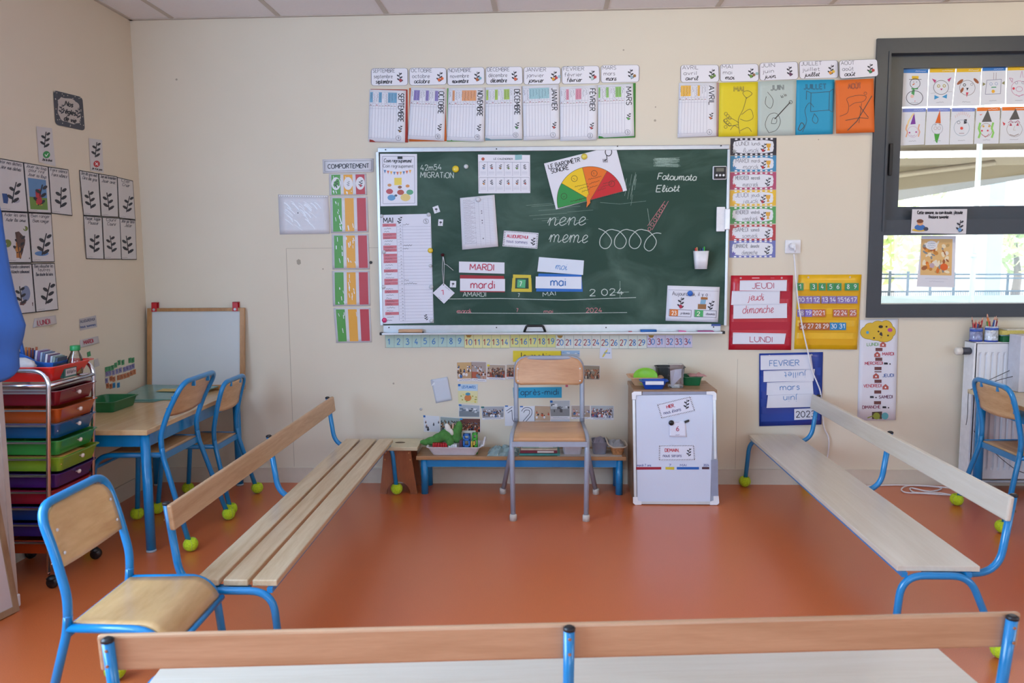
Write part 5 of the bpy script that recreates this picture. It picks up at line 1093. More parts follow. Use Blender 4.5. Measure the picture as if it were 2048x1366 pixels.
def princess(S):
    c_(S, .5, .64, 10.5, .8, '#c9a8c4', 11); S.poly([S.uv(.52, .12), S.uv(.38, .44), S.uv(.6, .43)], '#7a3a9c'); S.line([S.uv(.5, .14), S.uv(.3, .35), S.uv(.2, .6)], 3, '#ead39a')
    for u0 in (.24, .76): S.line([S.uv(u0, .44), S.uv(u0 - .04, .55), S.uv(u0 + .03, .65), S.uv(u0 - .02, .78)], 2.4, '#e0a884')
    S.disc(S.uv(.36, .66), 1.7, '#b0408c'); S.disc(S.uv(.64, .65), 1.7, '#b0408c'); S.line([S.uv(.4, .73), S.uv(.5, .76), S.uv(.6, .73)], .8, '#b08ab0')
def magician(S):
    c_(S, .48, .56, 11, .8, '#9aa0ac', 11); S.poly([S.uv(.56, .06), S.uv(.38, .42), S.uv(.62, .42)], '#d9641e'); S.poly([S.uv(.36, .7), S.uv(.42, .9), S.uv(.5, 1.0 - .04), S.uv(.6, .7)], '#4aa63e'); c_(S, .4, .55, 3, .7, '#b09aa0'); c_(S, .56, .55, 3, .7, '#b09aa0'); S.line([S.uv(.36, .46), S.uv(.44, .45)], 1, '#55565f'); S.line([S.uv(.54, .45), S.uv(.62, .46)], 1, '#55565f')
def pirate(S):
    c_(S, .48, .55, 15.5, .9, '#9ab0c0', 16); S.disc(S.uv(.48, .56), 3, '#dd5040'); S.poly([S.uv(.56, .32), S.uv(.56, .44), S.uv(.68, .43), S.uv(.68, .31)], '#3c3a44'); c_(S, .34, .4, 2.8, .8, '#7a8088'); S.line([S.uv(.38, .7), S.uv(.6, .7)], .9, '#8a5a5a')
    for k in range(9): S.line([S.uv(.2 + k * .07, .27 - .08 * math.sin(math.pi * k / 8)), S.uv(.17 + k * .08, .2 - .1 * math.sin(math.pi * k / 8))], .7, '#d8a8a0')
def witch(S):
    c_(S, .46, .62, 12, .9, '#9a8a80', 13); S.poly([S.uv(.48, .06), S.uv(.26, .4), S.uv(.68, .4)], '#5b5a58')
    for u0 in (.2, .74): S.line([S.uv(u0, .42), S.uv(u0 - .05, .58), S.uv(u0 + .03, .7), S.uv(u0 - .03, .84)], 4, '#8fd06a')
    for u0 in (.34, .58): S.disc(S.uv(u0, .52), 2.2, '#d8aa5a'); S.disc(S.uv(u0 - .05, .64), 1.9, '#d04a5a')
    S.line([S.uv(.3, .74), S.uv(.45, .82), S.uv(.6, .73)], 1, '#c04a5a'); S.poly([S.uv(.14, .2), S.uv(.2, .22), S.uv(.28, .18)], '#d8604a')
def vampire(S):
    c_(S, .5, .62, 15.5, .9, '#a8a0a0', 15); S.poly([S.uv(.5, .04), S.uv(.3, .36), S.uv(.66, .34)], '#5b5a58'); S.poly([S.uv(.06, .4), S.uv(.12, .52), S.uv(.17, .46)], '#d03c44'); S.poly([S.uv(.9, .38), S.uv(.82, .46), S.uv(.84, .52)], '#d03c44')
    for u0 in (.36, .6): S.line([S.uv(u0 - .1, .44), S.uv(u0, .38), S.uv(u0 + .08, .44)], 1.1, '#a03a6a'); S.poly([S.uv(u0 - .05, .52), S.uv(u0 + .05, .52), S.uv(u0, .44)], '#b0304a')
    S.line([S.uv(.34, .76), S.uv(.5, .8), S.uv(.66, .75)], 1.6, '#9a8f8a'); S.line([S.uv(.5, .52), S.uv(.46, .64), S.uv(.54, .64)], .7, '#b8b09a')
FQ = [((1805.5, 138.5, 1857, 138.5, 1854, 213, 1803, 214), '#3c7fc8', snow, 'snowman with a yellow hat'), ((1858.5, 137.5, 1911, 137, 1904, 212, 1855, 213), '#ecc024', cat_, 'cat with a blue bow tie'), ((1912.5, 137, 1963, 136, 1959, 211, 1905, 212.5), '#ecc024', dog, 'dog with brown ears'),
      ((1964, 134.5, 2012, 133.5, 2010, 208, 1961, 210), '#3c7fc8', robot, 'square robot'), ((2014, 133.5, 2066, 132, 2063, 208, 2012, 209), '#ecc024', pig, 'pink pig'),
      ((1804, 217, 1852, 216, 1848, 289, 1801, 291), '#7a8cd0', princess, 'princess in a purple hat'), ((1854, 216, 1900.5, 215.5, 1898, 289, 1850, 290), '#7a8cd0', magician, 'face with an orange hat and green beard'), ((1903, 216, 1950, 215.5, 1946, 288, 1899, 289), '#7a8cd0', pirate, 'pirate with a black eye patch'),
      ((1953, 215, 2000.5, 214, 1997, 287, 1948, 288), '#e67a28', witch, 'witch with green hair'), ((2003, 214, 2060, 213, 2056, 286, 1999, 287), '#e67a28', vampire, 'pointed eared face in a black hat')]
for i, (q, c, fn, l) in enumerate(FQ): face(i, q, c, 'children\'s card drawing of a ' + l + ' taped to the window' if 'face' not in l else 'card drawing of a ' + l + ' taped to the window', fn)
# ------------------------------------------------------------------ photographs and words low on the back wall
def photo(q, pal, label, seed, n=60, caption=True, edge='#e2e3ea', kind='crowd', d=.001, top=None, name='photograph', cat='photograph', group='class photographs low on the back wall'):
    S = Sheet(W, quad(q), edge, d=d, rough=.25); S.up(); S.rect(.02, .02, .98, .86 if caption else .98, pal[0]); S.up()
    rn = random.Random(seed); hh = .84 if caption else .95
    if kind == 'crowd':
        n = int(n * 1.8)
        S.rect(.02, hh * .62, .98, hh, pal[1]); S.up(); pts = sorted([(rn.random(), rn.random()) for _ in range(n)], key=lambda p: p[1])
        for k, (a, b) in enumerate(pts):
            c = S.uv(.06 + .88 * a, hh * (.3 + .62 * b)); s_ = S.ey.length * (.03 + .03 * b)
            if k % 12 == 0: S.up()
            S.disc(c, s_ * 1.3, rn.choice(pal[2:]), n=7, ry=s_ * 1.7); S.disc((c[0], c[1] - s_ * 2.1), s_ * .8, rn.choice(['#5a3d2e', '#b98a68', '#3a2c26', '#8a6248']), n=6, k=1)
    elif kind == 'place':
        S.rect(.02, hh * .55, .98, hh, pal[1]); S.up()
        for k in range(n // 4):
            a, b = rn.random() * .85, .18 + rn.random() * .35; S.rect(.04 + a, b, min(.97, .04 + a + .05 + rn.random() * .12), b + .04 + rn.random() * .12, rn.choice(pal[2:]))
            if k % 5 == 0: S.up()
    if caption: S.up(); S.scribble(S.uv(.12, .94), S.uv(.88, .94), 1.4, '#7a7c92', .6, seed)
    if top: S.up(); S.poly([S.uv(*p) for p in ((0, 0), (0, .12), (.13, .12), (.13, 0))], top)
    return S.done(name, label, cat, group)
DK = ['#8a6a58', '#a8553e', '#3e3f4c', '#6a4a40', '#d0c0b0', '#5a6a8a', '#2f3038']
photo((913, 724, 943, 723.5, 944, 762, 915, 763), ['#c9a878', '#b89a78', '#dfe2ea', '#3e6aa0', '#5a4a40', '#e4e0e0'], 'photograph of two standing figures at the far left of the upper row', 1, 8)
photo((942, 723, 972.5, 723.5, 973, 764, 943.5, 762), ['#a89c98', '#b0604a', '#4a4c58', '#7a8a9a', '#b89a8a', '#d0d2dc'], 'photograph with a figure before a red door, second from the left of the upper row', 2, 10)
photo((974.5, 729, 1011, 730, 1010.5, 760, 973.5, 758.5), ['#b0a090', '#9c4a38'] + DK, 'photograph of a class seated on a red floor in the upper row', 3, 40, top='#e2d23a')
photo((1013, 729, 1040, 729, 1040, 758, 1012.5, 758), ['#b4a490', '#9c4a38'] + DK, 'photograph partly behind the left edge of the grey chair back', 4, 26)
photo((1160, 730, 1200, 731.5, 1199.5, 759.5, 1160, 758.5), ['#8f8878', '#8a7c68', '#cfc8b8', '#3a3834', '#a86a4a', '#55504a'], 'brownish photograph right of the grey chair back in the upper row', 5, 40, caption=False)
S = Sheet(W, [(916, 768, ), (955.5, 768.5), (955, 807), (916.5, 806)], '#dcd9a8', d=.001); S.up(); S.rect(.0, .0, 1, .35, '#b8d2e8'); S.text('LES PLANTES', tuple(S.uv(.2, .22)), 5, '#4a80c0', 1, fit=27); S.up()
S.disc(S.uv(.5, .72), 7, '#cf7f45', ry=6.5); S.disc(S.uv(.5, .52), 5, '#4a90b0', ry=3, k=0)
rn = random.Random(2)
for k in range(26): S.disc(S.uv(.08 + .84 * rn.random(), .45 + .5 * rn.random()), 2, rn.choice(['#c9b84a', '#8fa858', '#e2d890', '#b0a048']), n=6, ry=1.4) if abs(k - 30) else None
S.poly([S.uv(0, 0), S.uv(0, .12), S.uv(.13, .12), S.uv(.13, 0)], '#2a6cb8', 1)
S.done('poster_card', 'square card with a brown pot picture left of the grey chair', 'card')
PL = ['#a8b4c0', '#7a8690', '#4a5560', '#c8d0d8', '#687888', '#e0e4ea']
photo((917.5, 808.5, 960, 811, 959.5, 834.5, 917.5, 834), PL, 'grey photograph of a schoolyard under the brown pot card', 6, 60, kind='place', top='#2a6cb8', caption=False)
photo((962, 813, 1009, 812.5, 1007.5, 838, 964.5, 839.5), ['#a4aab4', '#8a9098', '#3e6aa0', '#dfe2ea', '#6a5a58', '#4a4c58'], 'photograph of children before a glass wall, left of the large number 1', 7, 26, top='#3a7a7a')
photo((846.5, 830.5, 878.5, 832.5, 880, 864, 848, 863.5), ['#d8dde6', '#d3d8e2', '#3f4450', '#5a606c'], 'white card with a small dark sketch above the white toy tray', 8, 3, caption=False, top='#2a6cb8')
photo((880, 833, 920, 836, 920, 870, 880, 868), ['#9aa8a8', '#6a7470', '#4a5a58', '#b8c4c8', '#8a7a68'], 'photograph mostly hidden behind the green plush toy', 9, 30)
photo((919.5, 836.5, 961, 837, 961, 865, 920, 864), ['#6a4440', '#b4543c'] + DK, 'dark photograph of a red floor above the toy tray', 10, 30, caption=False, top='#3a9ad8')
for a, nm, q in ((1, '1', (1009, 812, 1037, 812, 1037, 851, 1010, 852)), (2, '2', (1039, 813, 1069, 812, 1070, 850, 1039, 851))):
    S = Sheet(W, quad(q), '#dde1ea', d=.001); S.up(); S.poly([(q[0] + 1, q[1] - 1), (q[0] + 1, q[1] + 1.5), (q[0] + 7, q[1] + 1.5), (q[0] + 7, q[1] - 1)], '#2a6cb8')
    pts = [(1014, 824), (1026, 816), (1027, 838), (1032, 846)] if a == 1 else [(1045, 824), (1050, 818), (1060, 819), (1061, 828), (1054, 837), (1048, 846), (1064, 846)]
    pp = catmull(pts, 4) if a == 2 else pts; S.line(pp, 6, '#4c5262'); S.up(); S.line(pp, 3.6, '#dde1ea'); S.done('number_sheet', 'white sheet with a large outlined %s behind the grey chair' % nm, 'number sheet', 'outlined number sheets behind the grey chair')
photo((1069, 811, 1101, 812, 1101, 842, 1069, 842), ['#b8a088', '#c0a890', '#e0e2ea', '#3a3c4a', '#c05a3e'], 'photograph of a child in white seen between the grey chair uprights', 11, 4, caption=False)
photo((1100, 801, 1140, 800.5, 1140, 838, 1101, 838), ['#b0b8c0', '#82868a', '#4a4c50', '#dfe4ea', '#6a7078'], 'photograph of a grey yard in the middle between the grey chair uprights', 12, 60, kind='place', top='#2a6cb8')
photo((1101, 838.5, 1140, 838.5, 1140, 850, 1101, 850), ['#c8d2e0', '#a8b0bc', '#4a80c0', '#e4e6ec'], 'narrow blue and white slip just above the grey chair seat', 13, 20, kind='place', caption=False)
photo((1142, 811, 1180, 811, 1181, 838, 1142, 838), ['#b0a49c', '#a08c7c', '#4a6a9a', '#c8ccd8', '#d0a0a0'], 'pale photograph behind the right upright of the grey chair', 14, 10)
photo((1181, 811, 1228, 811.5, 1227.5, 840, 1181, 839), ['#a8b0b8', '#8a8e98', '#4a5a8a', '#dfe0ea', '#a84a54', '#2f3a5a'], 'photograph of a large group at the far right of the row', 15, 60)
S = Sheet(W, [(1026, 701.5), (1123, 702), (1123, 724), (1026, 723.5)], '#e2cd35', d=.001); S.up(); S.text('le matin', (1042, 719), 14, BLK, 1.4, fit=60); S.done('word_label', 'yellow label mostly hidden behind the grey chair back', 'label')
photo((1122, 701, 1160, 701, 1160, 714, 1122, 713.5), ['#9ab8d4', '#a8b4c0', '#4a80c0', '#dfe6ee'], 'narrow blue and grey slip right of the yellow label', 16, 30, kind='place', caption=False)
S = Sheet(W, [(1026, 775), (1123.5, 774), (1123.5, 795.5), (1027, 796)], '#2a9cc8', d=.001); S.up(); S.text("l'après-midi", (1034, 790), 11.5, '#1f3f5a', 1.3, fit=83); S.done('word_label', "blue label reading après-midi behind the grey chair", 'label')
S = Sheet(W, [(862, 759.5), (895, 753.5), (904, 800), (872, 806.5)], '#c9d0dc', d=.002, lift=.004, lmode='r'); S.up(); S.poly([(861, 760), (863, 772), (869, 763)], '#b4bac8'); S.poly([(862, 773), (870, 768), (868, 763)], '#dfe3ea'); S.done('blank_paper', 'blank white paper with a corner curl shaded in colour, taped left of the photographs', 'paper')  # curl's shade and highlight painted as two triangles on the flat corner
S = Sheet(W, [(1200, 695), (1223, 695.5), (1224, 717.5), (1199, 717)], '#d7dae6', d=.0022); S.up(); S.poly([(1204, 714), (1209, 704), (1216, 697), (1214, 704), (1207, 714)], '#d7c75a'); S.text('pince', (1209, 707), 3.5, '#5a9ad0', .8, fit=11); S.done('picture_card', 'small white card with a yellow peg drawing under the number line', 'card')
S = Sheet(W, [(1131, 765), (1136, 765), (1136, 774), (1131, 774)], '#c0607a', d=.001); S.done('sticker', 'tiny pink sticker under the grey chair back', 'sticker')
# ------------------------------------------------------------------ left wall
def onl(q, col, d=.001, **k): return Sheet(LW, quad(q), col, d=d, **k).up()
S = Sheet(LW, quad((106.5, 180, 165, 194.5, 170, 262, 111, 249)), '#45474f', d=.002, rad=7); S.up()
rn = random.Random(1)
for k in range(70):
    c = S.uv(rn.random() * .94 + .03, rn.random() * .94 + .03); S.disc(c, 1.1, '#b8b0a8', n=6)
S.up(); pts = [S.uv(.5 + .38 * math.copysign(abs(math.cos(a)) ** .6, math.cos(a)) * (1 + .05 * math.sin(9 * a)), .5 + .36 * math.copysign(abs(math.sin(a)) ** .6, math.sin(a)) * (1 + .05 * math.cos(9 * a))) for a in [2 * math.pi * k / 40 for k in range(40)]]
S.poly(pts[::-1], '#b9afa8'); S.up()
for t, v_, f_ in (('Nos', .37, 16), ('règles', .6, 25), ('de vie', .82, 24)): S.text(t, tuple(S.uv(.5, v_)), 9, '#2b2b30', 2.2, fit=f_, align='c')
sprig(S, tuple(S.uv(.23, .5)), 20); sprig(S, tuple(S.uv(.78, .5)), 22)
S.done('rules_title_sign', 'dark rounded sign reading Nos règles de vie high on the left wall', 'sign')
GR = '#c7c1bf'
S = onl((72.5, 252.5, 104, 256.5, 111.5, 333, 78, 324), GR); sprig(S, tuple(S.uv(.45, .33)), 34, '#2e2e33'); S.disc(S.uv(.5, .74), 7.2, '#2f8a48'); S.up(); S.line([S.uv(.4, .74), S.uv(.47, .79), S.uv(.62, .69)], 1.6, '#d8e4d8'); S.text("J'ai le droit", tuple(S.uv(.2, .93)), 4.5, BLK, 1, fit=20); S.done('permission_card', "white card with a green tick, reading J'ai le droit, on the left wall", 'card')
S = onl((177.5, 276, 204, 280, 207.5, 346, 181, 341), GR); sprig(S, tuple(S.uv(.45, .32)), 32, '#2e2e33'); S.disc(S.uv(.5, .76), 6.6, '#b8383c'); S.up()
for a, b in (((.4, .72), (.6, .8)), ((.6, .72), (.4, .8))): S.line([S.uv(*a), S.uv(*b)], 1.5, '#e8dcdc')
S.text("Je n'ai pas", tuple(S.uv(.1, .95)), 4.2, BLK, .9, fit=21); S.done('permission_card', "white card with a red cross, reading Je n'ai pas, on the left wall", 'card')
def rule(q, t1, t2, label, acc=None, scene=None, big=1):
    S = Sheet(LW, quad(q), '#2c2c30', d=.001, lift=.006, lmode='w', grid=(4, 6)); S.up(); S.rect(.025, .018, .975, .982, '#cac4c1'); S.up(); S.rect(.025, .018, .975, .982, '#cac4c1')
    S.up(); L = S.ex.length
    ls = t1.split('|'); 
    for k, t in enumerate(ls): S.text(t, tuple(S.uv(.5, .09 + .075 * k)), 6.4, '#55545c', .9, fit=min(L * .82, len(t) * 3.4), align='c')
    S.text(t2, tuple(S.uv(.5, .17 + .07 * len(ls) - .05)), 6.5, '#4a4a52', .8, fit=min(L * .74, len(t2) * 2.9), cursive=True, align='c')
    if scene: scene(S)
    sprig(S, tuple(S.uv(.5, .62)), S.ey.length * .46 * big, '#2e2e34', acc=acc, lean=(len(t1) % 3 - 1) * .45 + .1)
    S.scribble(S.uv(.05, .955), S.uv(.4, .955), 1.2, '#6a6870', .5); S.done('rule_card', label, 'card', 'illustrated rule cards on the left wall')
def sc_bucket(S): S.poly([S.uv(.14, .66), S.uv(.17, .84), S.uv(.34, .85), S.uv(.36, .66)], '#2d4a80'); S.disc(S.uv(.62, .78), 8, '#a8a4ac', ry=5)
def sc_garden(S): S.rect(.12, .3, .86, .93, '#5f86b0'); S.up(); S.rect(.12, .68, .86, .93, '#6a8a3e'); S.up(); S.poly([S.uv(.4, .52), S.uv(.38, .74), S.uv(.64, .76), S.uv(.6, .5)], '#b0343c'); S.poly([S.uv(.4, .74), S.uv(.38, .83), S.uv(.64, .84), S.uv(.63, .76)], '#d8a03a'); S.up(); S.up()
def sc_brown(S): S.poly([S.uv(.45, .4), S.uv(.55, .92), S.uv(.95, .92), S.uv(.8, .5), S.uv(.6, .38)], '#5a4038'); S.poly([S.uv(.45, .6), S.uv(.42, .9), S.uv(.62, .9), S.uv(.55, .55)], '#b0743c'); S.disc(S.uv(.12, .62), 8, '#6f7a3a'); S.disc(S.uv(.86, .32), 5, '#6f7a3a'); S.up(); S.up()
def sc_blue(S): S.disc(S.uv(.45, .82), 14, '#5a80b0', ry=5); S.up()
def sc_grey(S): S.disc(S.uv(.66, .6), 9, '#7a84a0', ry=16); S.poly([S.uv(.4, .76), S.uv(.38, .82), S.uv(.9, .86), S.uv(.92, .79)], '#6a4a44'); S.up()
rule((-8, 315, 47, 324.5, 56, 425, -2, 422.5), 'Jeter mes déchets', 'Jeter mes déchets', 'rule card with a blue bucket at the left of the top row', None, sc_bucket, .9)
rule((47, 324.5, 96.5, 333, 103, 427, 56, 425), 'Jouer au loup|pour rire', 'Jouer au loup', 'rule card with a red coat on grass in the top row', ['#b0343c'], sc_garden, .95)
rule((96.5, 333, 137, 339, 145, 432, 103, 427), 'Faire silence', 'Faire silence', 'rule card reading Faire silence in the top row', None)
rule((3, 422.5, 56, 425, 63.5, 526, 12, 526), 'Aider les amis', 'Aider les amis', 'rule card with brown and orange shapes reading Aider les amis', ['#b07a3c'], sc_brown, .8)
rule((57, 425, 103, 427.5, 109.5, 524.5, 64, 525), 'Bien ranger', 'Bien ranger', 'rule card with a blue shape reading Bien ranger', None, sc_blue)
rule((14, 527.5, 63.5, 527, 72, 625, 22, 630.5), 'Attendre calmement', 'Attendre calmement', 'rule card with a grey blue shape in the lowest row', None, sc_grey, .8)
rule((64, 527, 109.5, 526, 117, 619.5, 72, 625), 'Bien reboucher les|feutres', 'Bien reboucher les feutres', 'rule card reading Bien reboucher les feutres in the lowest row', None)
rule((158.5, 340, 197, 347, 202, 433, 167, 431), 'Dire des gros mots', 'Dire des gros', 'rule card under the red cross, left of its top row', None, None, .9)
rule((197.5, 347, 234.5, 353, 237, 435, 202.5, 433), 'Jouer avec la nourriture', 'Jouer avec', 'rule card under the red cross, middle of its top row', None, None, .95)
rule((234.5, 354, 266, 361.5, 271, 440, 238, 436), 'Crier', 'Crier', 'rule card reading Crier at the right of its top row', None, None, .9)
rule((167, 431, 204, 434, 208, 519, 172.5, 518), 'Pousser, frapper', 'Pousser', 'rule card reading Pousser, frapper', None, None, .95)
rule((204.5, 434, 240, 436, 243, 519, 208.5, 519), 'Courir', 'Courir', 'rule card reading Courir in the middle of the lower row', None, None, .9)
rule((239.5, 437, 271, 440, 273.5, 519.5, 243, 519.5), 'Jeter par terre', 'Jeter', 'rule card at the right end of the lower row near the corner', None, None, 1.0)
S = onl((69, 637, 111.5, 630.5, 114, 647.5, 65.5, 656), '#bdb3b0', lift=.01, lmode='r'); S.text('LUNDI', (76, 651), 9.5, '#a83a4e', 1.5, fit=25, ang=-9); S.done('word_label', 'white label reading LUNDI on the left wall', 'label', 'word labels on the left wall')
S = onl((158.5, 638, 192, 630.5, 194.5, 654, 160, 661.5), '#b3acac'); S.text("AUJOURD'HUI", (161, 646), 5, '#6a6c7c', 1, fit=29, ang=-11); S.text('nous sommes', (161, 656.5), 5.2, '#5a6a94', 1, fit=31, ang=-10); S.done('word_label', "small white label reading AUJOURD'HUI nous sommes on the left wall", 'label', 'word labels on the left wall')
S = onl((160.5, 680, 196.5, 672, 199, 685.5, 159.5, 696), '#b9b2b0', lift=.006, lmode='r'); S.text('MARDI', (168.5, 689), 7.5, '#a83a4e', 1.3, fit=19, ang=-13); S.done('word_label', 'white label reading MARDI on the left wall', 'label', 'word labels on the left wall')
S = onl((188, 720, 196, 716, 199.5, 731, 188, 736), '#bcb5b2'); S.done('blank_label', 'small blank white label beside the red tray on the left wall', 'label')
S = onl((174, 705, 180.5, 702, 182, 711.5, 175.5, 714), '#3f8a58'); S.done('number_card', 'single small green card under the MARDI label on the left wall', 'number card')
rows = [('#4f9460', '#2f6a42', [(213, 739, 1), (219, 737.5, 2), (225, 735.5, 3), (231.5, 730.5, 4), (238.5, 725.5, 5), (246, 725, 6), (260, 721, 7), (266, 720.5, 8)], 'green'),
        ('#8d84a8', '#5f5684', [(214, 748, 0), (220, 746.5, 1), (227, 745.5, 2), (234, 743, 3), (241, 740.5, 4), (249, 739, 5), (255, 736.5, 6), (261, 735, 7), (266.5, 732.5, 8), (213.5, 761.5, 9)], 'purple'),
        ('#c4784e', '#8a4a2c', [(222.5, 757.5, 0), (228, 758.5, 1), (237, 755.5, 2), (243.5, 754, 3), (250, 752, 4), (256.5, 750, 5), (263, 746.5, 6), (269, 744, 7), (215.5, 771.5, 8), (222, 772.5, 9)], 'orange'),
        ('#3f86b4', '#28608a', [(228, 771, 0), (237, 770.5, 1)], 'blue')]
for c, dk, L, w_ in rows:
    for k, (x, y_, n_) in enumerate(L):
        S = onl((x - 2.9, y_ - 4.4, x + 2.7, y_ - 6, x + 2.9, y_ + 4, x - 2.7, y_ + 5.6), c); S.text(str(n_), (x - 1.4, y_ + 2.2), 5, dk, 1, fit=2.8)
        if w_ == 'blue': lb = ['left one of the two blue cards', 'right one of the two blue cards'][k] + ' stuck above the table'
        elif k < len(L) and w_ == 'purple' and k == 9: lb = 'lone purple card under the purple row'
        elif w_ == 'orange' and k > 7: lb = ['left', 'right'][k - 8] + ' one of the two lowest orange cards above the table'
        else: lb = 'small %s number card, %s from the left in its row above the table' % (w_, ['first', 'second', 'third', 'fourth', 'fifth', 'sixth', 'seventh', 'eighth', 'ninth'][k])
        S.done('number_card', lb, 'number card', 'tiny number cards on the left wall')
# ------------------------------------------------------------------ furniture
def rounded_panel(bm, X, Y, prof, nx=12, nz=8, th=.009, mi=0):
    """prof(u,v)->point ; u,v in 0..1 ; closed slab of thickness th along the local normal given by prof's third return"""
    F_ = [[None] * (nx + 1) for _ in range(nz + 1)]; B_ = [[None] * (nx + 1) for _ in range(nz + 1)]
    for j in range(nz + 1):
        for i in range(nx + 1):
            p, n = prof(i / nx, j / nz); F_[j][i] = bm.verts.new(p); B_[j][i] = bm.verts.new(p - n * th)
    for j in range(nz):
        for i in range(nx):
            for G_, o in ((F_, 0), (B_, 1)):
                q = [G_[j][i], G_[j][i + 1], G_[j + 1][i + 1], G_[j + 1][i]]
                f = bm.faces.new(q[::-1] if o else q); f.material_index = mi; f.smooth = True
    rim = [(0, i) for i in range(nx + 1)] + [(j, nx) for j in range(1, nz + 1)] + [(nz, i) for i in range(nx - 1, -1, -1)] + [(j, 0) for j in range(nz - 1, 0, -1)]
    for k in range(len(rim)):
        a, b = rim[k], rim[(k + 1) % len(rim)]; bm.faces.new([F_[a[0]][a[1]], B_[a[0]][a[1]], B_[b[0]][b[1]], F_[b[0]][b[1]]]).material_index = mi
def tennis(parent, p, ang=0):
    bm = NB(); R = .034; rn = 14
    ball(bm, Vector((0, 0, 0)), R, 20)
    for v in bm.verts:
        if v.co.z > .0285: v.co.z = .0285 - (v.co.z - .0285) * 1.5     # mouth of the cut
    # wavy seam
    pts = []
    for k in range(40):
        t = 2 * math.pi * k / 40; x = math.cos(t) + .42 * math.cos(3 * t); y_ = math.sin(t) - .42 * math.sin(3 * t); z = .9 * math.sin(2 * t); v = Vector((x, y_, z)).normalized() * R * 1.003; pts.append(v)
    tube(bm, pts, .0009, 4, 1, closed=True)
    bmesh.ops.rotate(bm, verts=bm.verts, cent=(0, 0, 0), matrix=Matrix.Rotation(ang, 3, 'Z')); bmesh.ops.translate(bm, verts=bm.verts, vec=(p[0], p[1], R))
    return ob('tennis_ball', bm, [FELT, mat('#a9b46a', rough=.8, name='ball_seam')], parent=parent, label='cut yellow green tennis ball on the foot')
def chair(name, label, w, h, H, d, lean, foot, paint, tr=.0125, ph=.14, balls=(1, 1, 1, 1), grey=False, sb=.03, sf=.03, group=None, woodm=None, rivet=False):
    t = thing(name, label, 'chair', group=group); woodm = woodm or PLY
    hw = w / 2
    def upy(z):      # lean of the upright above the seat (negative = backwards)
        s = max(0, (z - h - .08) / (H - h - .08)); return -lean * s ** 1.5
    bm = NB()
    def side(s):
        hw_t = hw
        P = [(s * hw, 0, h - .008), (s * hw, .004, h + .08)]
        for k in (.28, .52, 1): z = h + .08 + (H - h - .08) * k; P.append((s * hw_t, upy(z), z - tr))
        return P
    for s in (-1, 1):
        fb = NB(); tube(fb, fillet([(s * (hw + sb), -foot, .012), (s * hw, -.004, h - .02), (s * hw, .002, h + .03)], [0, .03, 0], 4), tr, 12)
        lg = ob('leg', fb, paint, parent=t)
        if grey:
            fb = NB(); lathe(fb, [(.019, 0), (.019, .03), (.0155, .034)], (s * (hw + sb), -foot, 0), 14); ob('rubber_foot', fb, mat('#c9c4bd', rough=.7, name='ivory_rubber'), parent=lg, label='ivory rubber foot')
        elif balls[0 if s < 0 else 1]: tennis(lg, (s * (hw + sb), -foot), s)
    L = side(-1); Rr = side(1)
    tube(bm, fillet(L + Rr[::-1], [0, .03, .05, .05, .075] + [.075, .05, .05, .03, 0], 7), tr, 12)
    box(bm, -hw, hw, -.004, .004, h - .034, h - .004)
    ob('back_frame', bm, paint, parent=t)
    for s in (-1, 1):
        fb = NB(); fx = s * (hw + .012)
        tube(fb, fillet([(s * hw, .0, h - tr * .6), (fx, d - .03, h - tr * .6), (s * (hw + sf), d + .012, .012)], [0, .085, 0], 8), tr, 12)
        lg = ob('leg', fb, paint, parent=t)
        if grey:
            fb = NB(); lathe(fb, [(.019, 0), (.019, .03), (.0155, .034)], (s * (hw + sf), d + .012, 0), 14); ob('rubber_foot', fb, mat('#c9c4bd', rough=.7, name='ivory_rubber'), parent=lg, label='ivory rubber foot')
        elif balls[2 if s < 0 else 3]: tennis(lg, (s * (hw + sf), d + .012), s * .7)
    bm = NB(); zc = h - .075 if not grey else h - .045
    if grey: box(bm, -hw - .012, hw + .012, d - .016, d - .006, zc - .014, zc + .012)
    else: tube(bm, [(-hw - .016, d - .006, zc), (hw + .016, d - .006, zc)], .009, 10)
    ob('front_bar', bm, paint, parent=t)
    bm = NB(); dd = d - .004
    def sp(u, v):
        ww = hw - tr * .75 + .012 * v; x = -ww + 2 * ww * u; y_ = .006 + dd * v; z = h + .002 + .004 * 0
        if v > .68: q = (v - .68) / .32; z -= (.062 if not grey else .026) * q * q; y_ -= .012 * q * q
        z -= .006 * math.sin(math.pi * min(1, v / .8)) * (1 - (2 * u - 1) ** 2)
        return Vector((x, y_, z)), Vector((0, .3 if v > .9 else 0, 1)).normalized()
    rounded_panel(bm, 0, 0, sp, 10, 16, .009); ob('seat', bm, woodm, parent=t)
    bm = NB()
    def bp(u, v):
        top = H - (.004 if grey else tr * 2 - .002); z = top - ph * (1 - v)
        ww = (hw + .006 if grey else hw - tr * .7); r = .06 if not grey else .075; zt = top - z
        if zt < r: ww -= r - math.sqrt(max(0, r * r - (r - zt) ** 2))
        if grey and ph - zt < .03: q = .03 - (ph - zt); ww -= .03 - math.sqrt(max(0, .0009 - q * q))
        x = -ww + 2 * ww * u; y_ = upy(z) - (.012 * (1 - (x / hw) ** 2) if not grey else -.016 + .016 * (1 - (x / hw) ** 2))
        if not grey and v < .2: z -= .012 * (1 - v / .2) * (1 - (x / hw) ** 2)
        return Vector((x, y_ + .004, z)), Vector((0, 1, .1)).normalized()
    rounded_panel(bm, 0, 0, bp, 16, 12, .009); bk = ob('backrest', bm, woodm, parent=t)
    rm = mat('#d9dbe0', rough=.3, name='white_rivet')
